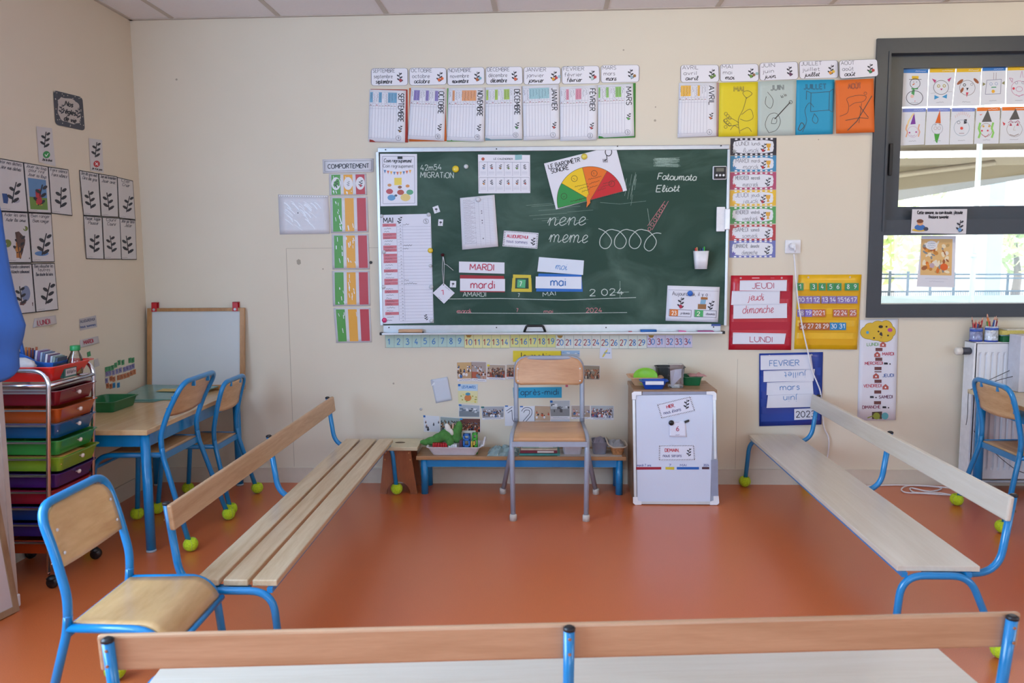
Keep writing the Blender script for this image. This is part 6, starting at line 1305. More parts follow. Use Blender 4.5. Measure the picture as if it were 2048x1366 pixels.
    for s in (-1, 1):
        for zz in ((H - ph + .02, H - .07) if grey else (H - ph + .01, H - .085)):
            y_ = upy(zz); bm = NB()
            if grey or rivet: lathe(bm, [(.005, 0), (.004, .003)], (s * (hw - (.012 if grey else .03)), y_ + (.019 if grey else .004), zz), 8, axis=(0, 1, 0)); ob('rivet', bm, rm, parent=t)
            else: box(bm, s * hw - .016 * (s > 0) - .0, s * hw + .016 * (s < 0), y_ - .012, y_ + .008, zz - .007, zz + .007); ob('clip', bm, paint, parent=t)
        if not grey and not rivet: bm = NB(); box(bm, s * hw * .42 - .006, s * hw * .42 + .006, upy(H) - .010, upy(H) + .006, H - tr * 2 - .02, H - tr); ob('clip', bm, paint, parent=t)
    return t
A_ = chair('school_chair', 'blue tubed chair pushed up to the left table, nearer to the camera', .385, .462, .812, .35, .115, .13, BLUE, ph=.15, sb=.035, group='blue chairs on tennis balls')
A_.location = (-1.812, -.93, 0); A_.rotation_euler.z = R_(90)
B_0 = chair('school_chair', 'blue tubed chair pushed up to the left table, in front of the leaning whiteboard', .315, .372, .725, .31, .062, .088, BLUE, ph=.145, sb=.04, group='blue chairs on tennis balls')
B_0.location = (-1.79, -.425, 0); B_0.rotation_euler.z = R_(90)
C_0 = copy_tree(B_0); C_0['label'] = 'blue tubed chair at the right table in front of the radiator'; C_0.location = (2.325, -.61, 0); C_0.rotation_euler.z = R_(-90); C_0.scale = (1.12, 1, 1)
D_0 = chair('school_chair', 'blue tubed chair with a wavy grained backrest standing alone at the front left', .342, .366, .713, .295, .062, .085, BLUE, ph=.16, sb=.035, sf=.002, group='blue chairs on tennis balls', rivet=True, woodm=wood('chair_ply_wavy', '#dcb680', '#bd9058', (1.5, 5, 7), scale=1.1, coat=.35))
D_0.location = (-1.33, -2.508, 0); D_0.rotation_euler.z = R_(-89)
g_ = chair('teacher_chair', 'grey tubed chair with a beech back facing the camera below the chalkboard', .37, .447, .818, .365, .03, .10, GREY, tr=.0135, ph=.158, grey=True, sb=.085, sf=.005, woodm=wood('chair_beech', '#d0a077', '#b8845c', (1.2, 8, 8), scale=1.6, coat=.25))
g_.location = (.013, -.31, 0); g_.rotation_euler.z = R_(180)
# benches
def bench(label, L, slats, paint=BLUE, bw=None, sm=None, zs=.316, bz=0, by=0):
    t = thing('bench', label, 'bench', group='long low benches round the carpet area'); sm = sm or PALEX; bw = bw or PALEX; r = .0125
    if slats:
        for k in range(3): bm = NB(); y0 = k * .0965; box(bm, -L / 2, L / 2, y0, y0 + .082, zs - .022, zs); ob('seat_slat', bm, sm, parent=t, bevel=.004)
    else: bm = NB(); box(bm, -L / 2, L / 2, 0, .275, zs - .019, zs); ob('seat', bm, sm, parent=t, bevel=.002)
    ze = zs - (.022 if slats else .019) - r
    for s in (-1, 1):
        x = s * (L / 2 + .012); bm = NB()
        tube(bm, fillet([(x, -.012, .014), (x, .012, ze + .002), (x, .235, ze + .002), (x, .352, .014)], [0, .075, .06, 0], 8), r, 12); lg = ob('leg_frame', bm, paint, parent=t)
        tennis(lg, (x, -.012), s); tennis(lg, (x, .352), s + 1)
    bm = NB()
    for y_ in (.022, .235): box(bm, -L / 2 - .01, L / 2 + .01, y_ - .009, y_ + .009, ze - .005, ze + .0115)
    ob('seat_rail', bm, paint, parent=t)
    for i, x in enumerate((-L / 2 + .03, 0, L / 2 - .03)):
        bm = NB(); tube(bm, fillet([(x, .10, ze - .008), (x, .352 + by, ze - .004), (x, .388 + by, .556 + bz)], [0, .085, 0], 9), r, 12); 
        po = ob('back_post', bm, paint, parent=t)
        bm = NB(); lathe(bm, [(r + .001, 0), (r + .001, .006), (r * .6, .010)], (x, .3885 + by, .552 + bz), 12); ob('end_cap', bm, BLACKP, parent=po, label='dark plastic end cap')
        bm = NB()
        for zz in (.5 + bz, .535 + bz): lathe(bm, [(.004, 0), (.003, .002)], (x, .388 + by + r - .003, zz), 8, axis=(0, 1, 0))
        ob('bolt', bm, mat('#b07a50', rough=.4, metal=.5, name='brass_bolt'), parent=po)
    bm = NB(); z0, z1 = .474 + bz, .559 + bz; y0 = .388 + by - r * .9
    vs = box(bm, -L / 2, L / 2, y0 - .018, y0, z0, z1)
    for v in vs: v.co.y += (v.co.z - z1) * .1
    ob('backrest', bm, bw, parent=t, bevel=.006); return t
SL = wood('slat_worn', '#d6c09e', '#bfa27a', (1, 12, 12), scale=2.6, rough=.28, coat=.35)
b1 = bench('slatted beech bench on the left with three seat boards', 2.03, True, sm=SL, bw=wood('beech_back', '#c9a27c', '#b1875f', (1, 14, 14)), zs=.333, bz=.022, by=-.022); b1.location = (-.882, -1.262, 0); b1.rotation_euler.z = R_(90.25)
b2 = bench('pale laminate bench on the right facing the left bench', 2.01, False, zs=.318); b2.location = (1.187, -1.067, 0); b2.rotation_euler.z = R_(-90)
b3 = bench('long bench in the very foreground seen from behind its backrest', 2.06, False, bw=wood('beech_back2', '#c39c7a', '#b08866', (1, 14, 14), rough=.4)); b3.location = (.017, -2.668, 0); b3.rotation_euler.z = R_(184.57)
# table on the left
tb = thing('school_table', 'wooden topped blue legged table against the left wall', 'table', (-2.11, -.62, 0))
bm = NB(); box(bm, XL + .006, -1.838, -1.205, -.012, .566, .591); ob('tabletop', bm, wood('table_laminate', '#dcb98c', '#cfa877', (12, 1, 12), scale=1.5, rough=.22), parent=tb, world=True, bevel=.004)
bm = NB()
box(bm, -2.38, -1.87, -1.17, -1.15, .505, .566); box(bm, -2.38, -1.87, -.08, -.055, .505, .566); box(bm, -1.875, -1.855, -1.17, -.06, .505, .566); box(bm, -2.39, -2.37, -1.17, -.06, .505, .566)
ob('apron', bm, BLUE, parent=tb, world=True)
for x, y in ((-1.868, -1.168), (-1.868, -.068), (-2.378, -1.168), (-2.378, -.068)):
    bm = NB(); lathe(bm, [(.022, .01), (.022, .566)], (x, y, 0), 18); lg = ob('leg', bm, BLUE, parent=tb, world=True)
    bm = NB(); lathe(bm, [(.021, 0), (.023, .003), (.023, .012)], (x, y, 0), 18); ob('foot_cap', bm, mat('#9aa4ae', rough=.5, name='grey_cap'), parent=lg, world=True)
# leaning whiteboard on the table
def lean_plane(x0, x1, y0, y1, z0, z1, yb, yt):
    def f(x, z, d): t = (z - z0) / (z1 - z0); return Vector((x, yb + (yt - yb) * t - d, z))
    return f
wb = thing('small_whiteboard', 'wooden framed whiteboard with red clips leaning on the left table', 'whiteboard', (-2.1, -.06, .592))
X0, X1, Z0, Z1 = -2.402, -1.807, .593, 1.08; YB, YT = -.075, -.02
def slab(bm, x0, x1, z0, z1, d0, d1, mi=0):
    f = lean_plane(X0, X1, 0, 0, Z0, Z1, YB, YT); vs = [bm.verts.new(f(x, z, d)) for x in (x0, x1) for d in (d0, d1) for z in (z0, z1)]
    for q in ((0, 1, 3, 2), (4, 6, 7, 5), (0, 4, 5, 1), (2, 3, 7, 6), (0, 2, 6, 4), (1, 5, 7, 3)): bm.faces.new([vs[i] for i in q]).material_index = mi
bm = NB(); fw = .028
slab(bm, X0, X0 + fw, Z0, Z1, -.006, .014); slab(bm, X1 - fw, X1, Z0, Z1, -.006, .014); slab(bm, X0 + fw, X1 - fw, Z1 - fw * .7, Z1, -.006, .014); slab(bm, X0 + fw, X1 - fw, Z0, Z0 + fw, -.006, .014)
ob('wooden_frame', bm, wood('frame_oak', '#b98a58', '#9a6e42', (8, 8, 1.5)), parent=wb, world=True, bevel=.002)
bm = NB(); slab(bm, X0 + fw, X1 - fw, Z0 + fw, Z1 - fw * .7, -.004, .006); ob('white_surface', bm, mat('#ccd3d6', rough=.18, vary=.02, scale=2, coat=.5, name='dry_erase'), parent=wb, world=True)
for x in (X0 + .045, X1 - .055):
    bm = NB(); slab(bm, x - .016, x + .016, Z1 - .02, Z1 + .035, .014, .018); slab(bm, x - .016, x + .016, Z1 - .02, Z1 + .035, -.014, -.006); slab(bm, x - .016, x + .016, Z1 + .03, Z1 + .035, -.014, .018)
    c = lean_plane(X0, X1, 0, 0, Z0, Z1, YB, YT)(x, Z1 - .008, .018); lathe(bm, [(.008, 0), (.008, .003)], c, 10, mi=1, axis=(0, -1, 0)); ob('clip', bm, [mat('#b81c28', rough=.35, name='red_plastic'), ALU], parent=wb, world=True, label='red plastic clip')
# things on the table
TT = .5915
bm = NB(); tray(bm, -2.40, -2.215, -.80, -.55, TT, TT + .055, taper=.015, rim=.008); ob('plastic_tray', bm, mat('#1c6b3c', rough=.35, name='green_plastic'), world=True, label='dark green plastic tray on the left table beside the drawer trolley', cat='tray')
def slope_sheet(name, pts, th, mt, **k):
    bm = NB(); n = len(pts); a = [bm.verts.new(Vector(p)) for p in pts]; b = [bm.verts.new(Vector(p) + Vector((0, 0, th))) for p in pts]
    bm.faces.new(a[::-1]); bm.faces.new(b)
    for i in range(n): bm.faces.new([a[i], a[(i + 1) % n], b[(i + 1) % n], b[i]])
    return ob(name, bm, mt, world=True, **k)
mp_ = slope_sheet('game_board', [(-2.40, -.47, TT + .001), (-2.04, -.42, TT + .001), (-1.96, -.10, TT + .02), (-2.40, -.10, TT + .03)], .006, mat('#6f9a92', rough=.25, vary=.1, scale=9, coat=.5, name='glossy_green_board'), label='glossy green printed board lying on the left table', cat='game board')
bm = NB(); vs = [bm.verts.new(p) for p in ((-2.26, -.27, .0008 + TT + .0135 + .008), (-2.10, -.27, TT + .0135 + .008), (-2.12, -.20, TT + .018 + .008), (-2.25, -.20, TT + .0185 + .008))]; bm.faces.new(vs); ob('yellow_print', bm, mat('#d0b24a', rough=.3, name='yellow_print'), parent=mp_, world=True)
slope_sheet('folder', [(-2.41, -.52, TT + .0005), (-2.16, -.50, TT + .0005), (-2.14, -.43, TT + .0005), (-2.41, -.46, TT + .0005)], .0006, mat('#5a8478', rough=.3, name='teal_folder'), label='thin dark teal folder edge under the game board', cat='folder')
# low bench table with its load
lt = thing('low_bench_table', 'low wooden topped bench with blue metal legs below the photographs', 'bench', (-.15, -.13, 0))
bm = NB(); box(bm, -.757, .455, -.24, -.004, .205, .227); ob('top', bm, wood('low_bench_top', '#b98d62', '#9a7048', (1, 12, 12), rough=.35), parent=lt, world=True, bevel=.003)
bm = NB(); box(bm, -.72, .42, -.225, -.207, .162, .205); box(bm, -.72, .42, -.045, -.025, .162, .205); ob('apron', bm, BLUE, parent=lt, world=True)
for x in (-.713, .416):
    for y in (-.214, -.036): bm = NB(); lathe(bm, [(.021, 0), (.021, .205)], (x, y, 0), 16); ob('leg', bm, BLUE, parent=lt, world=True)
LT = .2275
bm = NB(); tray(bm, -.692, -.385, -.235, -.06, LT, LT + .052, taper=.028, rim=.008, seg=5); tr_ = ob('toy_tray', bm, mat('#dcd9e2', rough=.3, name='white_tray'), world=True, label='white plastic tray of toys on the low bench', cat='tray')
bm = NB(); tube(bm, fillet([(-.381, -.20, LT + .05), (-.368, -.20, LT + .056), (-.362, -.14, LT + .095), (-.368, -.08, LT + .056), (-.381, -.08, LT + .05)], .03, 6), .006, 8); ob('rim_handle', bm, mat('#dcd9e2', rough=.3, name='white_tray'), parent=tr_, world=True)
# plush: one continuous remeshed body
pl_ = thing('plush_toy', 'green plush animal with a white belly lying on the toy tray', 'plush toy', (-.60, -.14, LT + .05))
def blob(name, parts, mt, parent, vox=.004, sm=4):
    bm = NB()
    for c, r, sc, rot in parts:
        M4 = Matrix.Translation(c) @ Matrix.Rotation(rot, 4, 'Y') @ Matrix.Diagonal((*[s * r for s in sc], 1)); bmesh.ops.create_uvsphere(bm, u_segments=14, v_segments=10, radius=1, matrix=M4)
    o = ob(name, bm, mt, parent=parent, world=True, smooth=True); m_ = o.modifiers.new('remesh', 'REMESH'); m_.mode = 'VOXEL'; m_.voxel_size = vox; m_.use_smooth_shade = True
    s = o.modifiers.new('smooth', 'SMOOTH'); s.factor = .6; s.iterations = sm; return o
GP = mat('#4c8540', rough=.95, vary=.16, scale=60, bump=.5, name='green_plush')
def q3(px, py, d): return W(px, py, d)
blob('body', [(q3(853, 885, .15), .024, (1.7, 1, .75), .1), (q3(864, 882, .15), .031, (1.5, 1, .85), -.1), (q3(877, 877, .15), .036, (1.3, 1, .9), -.4), (q3(889, 871, .16), .036, (1.2, 1, 1), -.5), (q3(897, 877, .17), .028, (.9, .9, 1.1), 0),
              (q3(900, 884, .19), .024, (1, 1, 1.1), .2), (q3(912, 868, .14), .034, (1, 1, 1.5), 0), (q3(917, 857, .14), .027, (.9, .9, 1.7), .15), (q3(912, 878, .15), .030, (1.4, 1, .8), .1)], GP, pl_)
blob('white_belly', [(q3(896, 857, .165), .022, (.8, .7, 1.5), -.35), (q3(903, 864, .168), .018, (.7, .7, 1.2), -.3)], mat('#e0dcd4', rough=.95, vary=.05, bump=.4, name='white_plush'), pl_, .003)
blob('pink_ear', [(q3(906, 852, .17), .010, (.5, .5, 2), .1)], mat('#d8b09a', rough=.95, name='pink_plush'), pl_, .002, 2)
RED = mat('#b8242c', rough=.35, name='red_toy')
t = thing('building_toy', 'row of red plastic bricks in the toy tray', 'toy', (-.62, -.2, LT + .03)); bm = NB()
for k in range(6): x = -.665 + k * .0145; box(bm, x, x + .013, -.205, -.175, LT + .004, LT + .068)
ob('red_brick', bm, RED, parent=t, world=True, bevel=.0015)
bm = NB()
for k in range(4): x = -.572 + k * .0125; box(bm, x, x + .0115, -.205, -.175, LT + .004, LT + .062)
ob('white_brick_row', bm, WHITEP, world=True, label='row of white plastic bricks in the toy tray', cat='toy', bevel=.0015)
for px0, px1, y0, y1, col, nm, lb in ((926, 941, 868, 897, '#2a70c0', 'clip_toy', 'tall blue plastic toy standing in the toy tray'), (952, 963, 866, 897, '#3faf3a', 'frame_toy', 'bright green plastic toy in the toy tray'), (942, 950.5, 882, 897, '#dcb84a', 'block_toy', 'yellow plastic block in the toy tray'), (919, 925.5, 880, 896, '#5a3a4a', 'block_toy', 'dark plum plastic block left of the blue toy')):
    a, b = W(px0, y0, .19), W(px1, y1 + 10, .19); bm = NB()
    if nm == 'frame_toy': a.x -= .022; b.x -= .022
    if nm == 'block_toy': box(bm, a.x, b.x, -.2, -.17, LT + .004, a.z)
    else:
        n_ = 3; w_ = b.x - a.x; s_ = (a.z - LT - .004) / n_
        for k in range(n_): z_ = LT + .004 + k * s_; box(bm, a.x, b.x, -.2, -.165, z_, z_ + s_ * .3); 
        box(bm, a.x, a.x + w_ * .25, -.2, -.165, LT + .004, a.z); box(bm, b.x - w_ * .25, b.x, -.2, -.165, LT + .004, a.z); box(bm, a.x, b.x, -.2, -.165, a.z - s_ * .25, a.z)
    o = ob(nm, bm, mat(col, rough=.35, name='toy_plastic'), world=True, label=lb, cat='toy', bevel=.002)
bm = NB(); a = W(924, 862, .13); b = W(951, 880, .13); box(bm, a.x, b.x, -.12, -.115, LT + .004, a.z); ob('card', bm, mat('#cfd0c4', rough=.6, name='beige_card'), world=True, label='pale card standing upright behind the toys in the tray', cat='card')
# crumpled clear bag, books, boxes
def crumple(name, x0, x1, y0, y1, z0, h, mt, seed, label, cat, nx=14, ny=8):
    rn = random.Random(seed); bm = NB(); F_ = []
    for j in range(ny + 1):
        r = []
        for i in range(nx + 1):
            u, v = i / nx, j / ny; e_ = (1 - (2 * u - 1) ** 4) * (1 - (2 * v - 1) ** 4); r.append(bm.verts.new((x0 + (x1 - x0) * u + rn.uniform(-.004, .004), y0 + (y1 - y0) * v + rn.uniform(-.004, .004), z0 + .001 + h * e_ * rn.uniform(.35, 1))))
        F_.append(r)
    for j in range(ny):
        for i in range(nx): bm.faces.new([F_[j][i], F_[j][i + 1], F_[j + 1][i + 1], F_[j + 1][i]])
    base = [F_[0][i] for i in range(nx + 1)] + [F_[j][nx] for j in range(1, ny + 1)] + [F_[ny][i] for i in range(nx - 1, -1, -1)] + [F_[j][0] for j in range(ny - 1, 0, -1)]
    lo = [bm.verts.new((v.co.x, v.co.y, z0)) for v in base]
    for k in range(len(base)): bm.faces.new([base[k], base[(k + 1) % len(base)], lo[(k + 1) % len(lo)], lo[k]])
    bm.faces.new(lo); return ob(name, bm, mt, world=True, label=label, cat=cat)
BAG = mat('#a9c4c8', rough=.15, vary=.15, scale=25, trans=.35, name='teal_film')
crumple('plastic_bag', -.345, -.165, -.232, -.04, LT, .04, BAG, 3, 'crumpled clear teal plastic bag on the low bench', 'bag')
bk0 = None
for k, (x0, x1, y0, y1, th, col, lb) in enumerate(((-.16, .075, -.22, -.06, .010, '#3a8f8a', 'teal book at the bottom of the pile on the low bench'), (-.155, .06, -.225, -.06, .012, '#7a2a3c', 'dark red spined book in the pile on the low bench'), (-.15, .06, -.22, -.06, .009, '#c9b8a0', 'beige and pink book in the middle of the pile'), (-.145, .055, -.215, -.06, .012, '#94ab98', 'sage green book near the top of the pile'), (-.14, .05, -.21, -.06, .005, '#3f5a54', 'thin dark green book topping the pile'))):
    zb = LT + .0003 + sum((.016, .015, .013, .015, .007)[:k]); th *= 1.35
    bm = NB(); box(bm, x0, x1, y0, y1, zb + .0004, zb + th - .0004); o = ob('book', bm, mat(col, rough=.35, vary=.15, scale=25, name='book_cover'), world=True, label=lb, cat='book', group='books piled on the low bench', bevel=.001)
    if k in (1, 3): bm = NB(); box(bm, x0 + .1, x1 - .02, y0 - .0006, y0, zb + .003, zb + th - .003); ob('spine_lettering', bm, mat('#d8d4cc', name='spine_print'), parent=o, world=True)
bm = NB(); tray(bm, .09, .205, -.20, -.06, LT + .0015, LT + .052, taper=.008, rim=.002); ob('storage_box', bm, mat('#c9c6d0', rough=.4, name='lilac_white'), world=True, label='whitish plastic box between the books and the grey box', cat='box')
bm = NB(); tray(bm, .262, .35, -.2, -.06, LT + .0015, LT + .072, taper=.008, rim=.002); ob('storage_box', bm, mat('#7f8496', rough=.5, name='slate_grey'), world=True, label='slate grey box beside the wicker basket', cat='box')
crumple('cloth', .1, .195, -.18, -.08, LT + .045, .025, mat('#b4a8a8', rough=.9, name='beige_cloth'), 8, 'pinkish grey cloth in the whitish plastic box', 'cloth', 8, 6)
crumple('papers', .27, .34, -.18, -.08, LT + .065, .03, mat('#8c8aa0', rough=.5, name='folder_grey'), 18, 'bluish folded papers in the slate grey box', 'papers', 5, 4)
bm = NB(); box(bm, .06, .43, -.235, -.05, LT + .0002, LT + .0013); ob('paper', bm, paper('#cfc9c4'), world=True, label='white paper lying under the boxes on the low bench', cat='paper')
wk = thing('basket', 'small wicker basket with a pale rim at the right end of the low bench', 'basket', (.41, -.13, LT))
bm = NB(); tray(bm, .368, .448, -.21, -.07, LT + .0015, LT + .045, taper=.01, rim=.004); ob('wicker_body', bm, mat('#c0895a', rough=.8, vary=.25, scale=90, bump=.8, name='wicker'), parent=wk, world=True)
bm = NB(); a = [(.345, -.21, LT + .085), (.352, -.215, LT + .065), (.38, -.22, LT + .048), (.45, -.22, LT + .05), (.462, -.2, LT + .055), (.462, -.08, LT + .055), (.44, -.06, LT + .05), (.37, -.06, LT + .055), (.345, -.08, LT + .08)]
tube(bm, fillet(a + [a[0]], .01, 3), .004, 8); ob('rim', bm, mat('#cfc4b4', rough=.6, name='pale_rim'), parent=wk, world=True)
crumple('grey_cloth', .352, .45, -.2, -.07, LT + .046, .035, mat('#a4aab4', rough=.8, name='grey_cloth'), 5, 'grey and white cloth folded in the wicker basket', 'cloth', 7, 6)
# step stool
st = thing('step_stool', 'brown step stool with an arched side and a cream top', 'stool', (-.87, -.14, 0))
def arch_panel(y0, y1):
    bm = NB(); pts = [(-.975, 0), (-.935, 0)]
    for k in range(11): a = math.pi * (1 - k / 10); pts.append((-.865 + .07 * math.cos(a), .0 + .075 * math.sin(a)))
    pts += [(-.795, 0), (-.755, 0), (-.79, .262), (-.945, .262)]
    A = [bm.verts.new((x, y0, z)) for x, z in pts]; B2 = [bm.verts.new((x, y1, z)) for x, z in pts]; bm.faces.new(A); bm.faces.new(B2[::-1])
    for i in range(len(pts)): bm.faces.new([A[i], B2[i], B2[(i + 1) % len(pts)], A[(i + 1) % len(pts)]])
    return bm
RB = wood('stool_brown', '#9a5a34', '#7c4224', (6, 6, 1.5), rough=.35)
for y in (-.232, -.055): ob('side_panel', arch_panel(y, y + .018), RB, parent=st, world=True)
bm = NB(); box(bm, -.935, -.8, -.214, -.055, .16, .178); ob('cross_shelf', bm, RB, parent=st, world=True)
bm = NB(); box(bm, -.985, -.745, -.255, -.03, .2625, .285); tp = ob('stool_top', bm, mat('#cfc3a4', rough=.4, name='cream_laminate'), parent=st, world=True, bevel=.004)
bm = NB(); lathe(bm, [(.03, .0), (.03, .0008)], (-.866, -.14, .2852), 20, sx=1, sy=.55); ob('hand_hole_disc', bm, mat('#5c4c3a', rough=.8, name='hole_shade'), parent=tp, world=True)  # dark disc stands in for the shaded hole; the top is uncut
bm = NB()
for x, z in ((-.945, .245), (-.79, .245), (-.95, .205), (-.782, .205)): lathe(bm, [(.006, 0), (.004, .002)], (x + .01 * (1 if x < -.85 else -1), -.232, z), 8, axis=(0, -1, 0))
ob('dowel', bm, mat('#c08a5a', name='dowel'), parent=st, world=True)
# cabinet and whiteboard standing in front of it
cab = thing('wooden_cabinet', 'low brown wooden cabinet standing behind the white easel board', 'cabinet', (.71, -.18, 0)); CW = wood('cabinet_wood', '#a98466', '#8a6648', (1, 8, 8), rough=.4)
bm = NB(); box(bm, .485, .505, -.335, -.012, 0, .61); box(bm, .915, .935, -.335, -.012, 0, .61); box(bm, .505, .915, -.03, -.012, 0, .61); box(bm, .505, .915, -.33, -.03, .02, .04); box(bm, .505, .915, -.33, -.03, .3, .318); ob('carcass', bm, CW, parent=cab, world=True)
bm = NB(); box(bm, .480, .940, -.34, -.008, .61, .632); ob('top', bm, CW, parent=cab, world=True, bevel=.002)
ez = thing('standing_whiteboard', 'white board with rounded plastic corners standing on the floor against the cabinet', 'whiteboard', (.71, -.39, 0))
EY0, EY1, EH = -.405, -.350, .625
def EZ(px, py, d):
    # plane through the foot line and the top line of the leaning board
    n = Vector((0, -EH, -(EY1 - EY0))).normalized() * 1.0; n = Vector((0, -EH, (EY1 - EY0))).normalized()
    p0 = Vector((0, EY0, 0)) + n * d; r = Vector(ray(px, py)); o = Vector(CP); t = (p0 - o).dot(n) / r.dot(n); return o + r * t
def esheet(q, col, d=0, **k): return Sheet(EZ, quad(q), col, d=d, **k)
S = esheet((1264.5, 786, 1431.5, 785, 1437.5, 1009, 1268, 1008), mat('#a5a9b4', rough=.4, name='grey_board_back'), d=-.012, t=.012); S.done('board_core', parent=ez)
S = esheet((1272, 791, 1427, 789, 1420.5, 1003, 1275, 1003), mat('#cdd6ea', rough=.22, vary=.01, scale=2, coat=.4, name='board_white'), d=.0005, t=.002); S.done('white_surface', parent=ez)
for pts in ([(1265, 800), (1270, 800), (1273, 1000), (1268.5, 1000)], [(1422, 920), (1436, 920), (1436.5, 992), (1423, 992)], [(1426, 798), (1431.5, 798), (1433, 918), (1428, 918)], [(1275, 1003), (1425, 1003), (1425, 1009), (1275, 1008)], [(1285, 783.5), (1415, 783), (1415, 788), (1285, 789)]):
    S = Sheet(EZ, pts, ALU if pts[0][1] > 790 and pts[0][0] != 1422 else mat('#9096ac', rough=.4, name='grey_rail'), d=.001, t=.006); S.done('frame_rail', parent=ez)
for pts in ([(1263.5, 786), (1268, 783), (1283, 783), (1283, 790), (1272, 791), (1272, 799), (1264, 799)], [(1413, 783), (1428, 782.5), (1432.5, 786), (1433, 800), (1425.5, 800), (1425.5, 790), (1413, 789)], [(1266, 994), (1275, 994), (1276, 1001), (1283, 1003), (1283, 1009.5), (1271, 1010), (1266, 1006)], [(1427, 992), (1437.5, 992), (1438.5, 1006), (1434, 1010), (1420, 1010), (1420, 1003), (1427, 1001)]):
    S = Sheet(EZ, [(1264, 786), (1431, 785), (1437, 1009), (1268, 1008)], WHITEP, d=.001, t=.011, outline=pts); S.done('corner_cap', parent=ez)
def zz(S): zig(S, '#2b2c34')
S = esheet((1313, 808.5, 1381, 792, 1391.5, 822, 1322, 838), '#dcdfee', d=.0028).up(); zig(S); S.text('HIER,', (1334, 817), 6.2, '#b84050', 1.3, ang=-13, fit=16); S.text('nous étions', (1328, 829), 6.6, '#5a5c84', .9, ang=-13, fit=35); sprig(S, (1372, 808), 20, acc=None); S.done('word_card', 'tilted zigzag bordered card reading HIER on the standing whiteboard', 'card')
S = esheet((1317, 890, 1389, 889.5, 1391.5, 921, 1316.5, 921.5), '#dcdfee', d=.0028).up(); zig(S); S.text('DEMAIN,', (1330, 903.5), 6.2, '#b84050', 1.3, ang=0, fit=28); S.text('nous serons', (1326, 914), 6.6, '#5a5c84', .9, ang=0, fit=37); sprig(S, (1377, 904), 17); S.done('word_card', 'straight zigzag bordered card reading DEMAIN on the standing whiteboard', 'card')
S = esheet((1338, 842, 1371.5, 842, 1373, 874, 1339, 873.5), '#dde0f0', d=.003, lift=.004, lmode='b').up(); S.text('6', (1352.5, 862), 9.5, '#a8405a', 1.4, fit=5.5); S.scribble((1351, 844.5), (1359, 844.5), 1.2, '#8a8ca0', .6); S.scribble((1351, 870), (1359, 870), 1.4, '#6a6c80', .7); S.done('day_card', 'white card with a 6 held by a black magnet on the standing whiteboard', 'card')
def emag(px, py, r, lb): 
    c = EZ(px, py, .006); bm = NB(); R = r / FPX * (CAMD - .39); lathe(bm, [(R * .95, 0), (R, .004), (R * .8, .009), (.0001, .010)], c, 16, axis=(0, -1, 0)); ob('magnet', bm, BLACKP, world=True, label=lb, cat='magnet', smooth=True)
emag(1342.5, 845.5, 5.5, 'round black magnet left of the card with a 6')
S = Sheet(EZ, [(1368.5, 842), (1378, 839), (1378.5, 843), (1370, 846.5)], BLACKP, d=.004, t=.006); S.done('bar_magnet', 'small black bar magnet right of the card with a 6', 'magnet')
for q, col, lb in (((1272, 934, 1322.5, 934, 1322.5, 939, 1272, 939.5), '#9e2236', 'dark red magnetic strip across the standing whiteboard'), ((1331, 934, 1348.5, 934, 1348.5, 939.5, 1331, 939), '#cdbb3a', 'short yellow tape strip on the standing whiteboard'), ((1353.5, 934, 1398, 934, 1398, 939, 1353.5, 939), '#2260b4', 'blue magnetic strip across the standing whiteboard'), ((1404, 934, 1418.5, 934, 1418.5, 938.5, 1404, 938.5), '#4c2a3a', 'short plum strip at the right of the standing whiteboard')):
    S = esheet(q, col, d=.0028); S.done('magnetic_strip', lb, 'strip', 'coloured strips on the standing whiteboard')
S = Sheet(EZ, [(1272, 791), (1427, 789), (1420, 1003), (1275, 1003)], '#5a66a0', d=.0024, t=0, outline=[(1300, 930), (1300.3, 930), (1300.2, 930.3)])
for t, x, f_ in (('mardi 7 ans', 1274, 28), ('7', 1338, 4), ('MAI', 1360, 13), ('2024', 1407, 11)): S.text(t, (x, 932.5), 4.2, '#5a66a0', .9, ang=0, fit=f_)
S.done('marker_writing', parent=ez)
# things on the cabinet
CT = .6325
bm = NB(); tray(bm, .528, .668, -.335, -.25, CT, CT + .048, taper=.02, rim=.01); o = ob('plastic_tray', bm, mat('#1d4fb4', rough=.3, name='blue_plastic'), world=True, label='blue plastic tray with a white tag on the cabinet', cat='tray')
bm = NB(); box(bm, .545, .645, -.352, -.3465, CT + .03, CT + .049); ob('white_tag', bm, paper('#dfe2ea'), parent=o, world=True)
bm = NB(); tray(bm, .478, .655, -.225, -.06, CT, CT + .05, taper=.025, rim=.012, seg=6); ob('bowl', bm, mat('#d8ac84', rough=.45, name='peach_plastic'), world=True, label='peach coloured dish behind the blue tray on the cabinet', cat='dish')
bm = NB(); c = W(1291.5, 752, .2); lathe(bm, [(.0001, 0), (.045, .002), (.066, .010), (.07, .016), (.064, .014), (.042, .007), (.0001, .005)], c + Vector((0, .02, -.008)), 26, axis=(0, -1, .35), sx=1, sy=.72); ob('oval_plate', bm, mat('#7cc02c', rough=.3, vary=.08, scale=12, name='lime_plastic'), world=True, label='lime green oval plate leaning in the peach dish', cat='plate')
bm = NB(); tray(bm, .64, .80, -.13, -.02, CT, CT + .095, taper=.012, rim=.006)
o = ob('basket', bm, mat('#2c3436', rough=.5, vary=.2, scale=70, name='black_mesh'), world=True, label='black plastic basket at the back of the cabinet top', cat='basket')
c0, c1 = W(1338, 775, .26), W(1366, 728, .26)
bg_ = thing('clear_box', 'tall clear plastic pouch of papers standing on the cabinet', 'pouch', ((c0.x + c1.x) / 2, -.25, CT))
bm = NB(); box(bm, c0.x, c1.x, -.28, -.215, CT + .0005, c1.z); ob('clear_wall', bm, glass_mat('clear_plastic', (.93, .94, .96), .12, .08), parent=bg_, world=True)
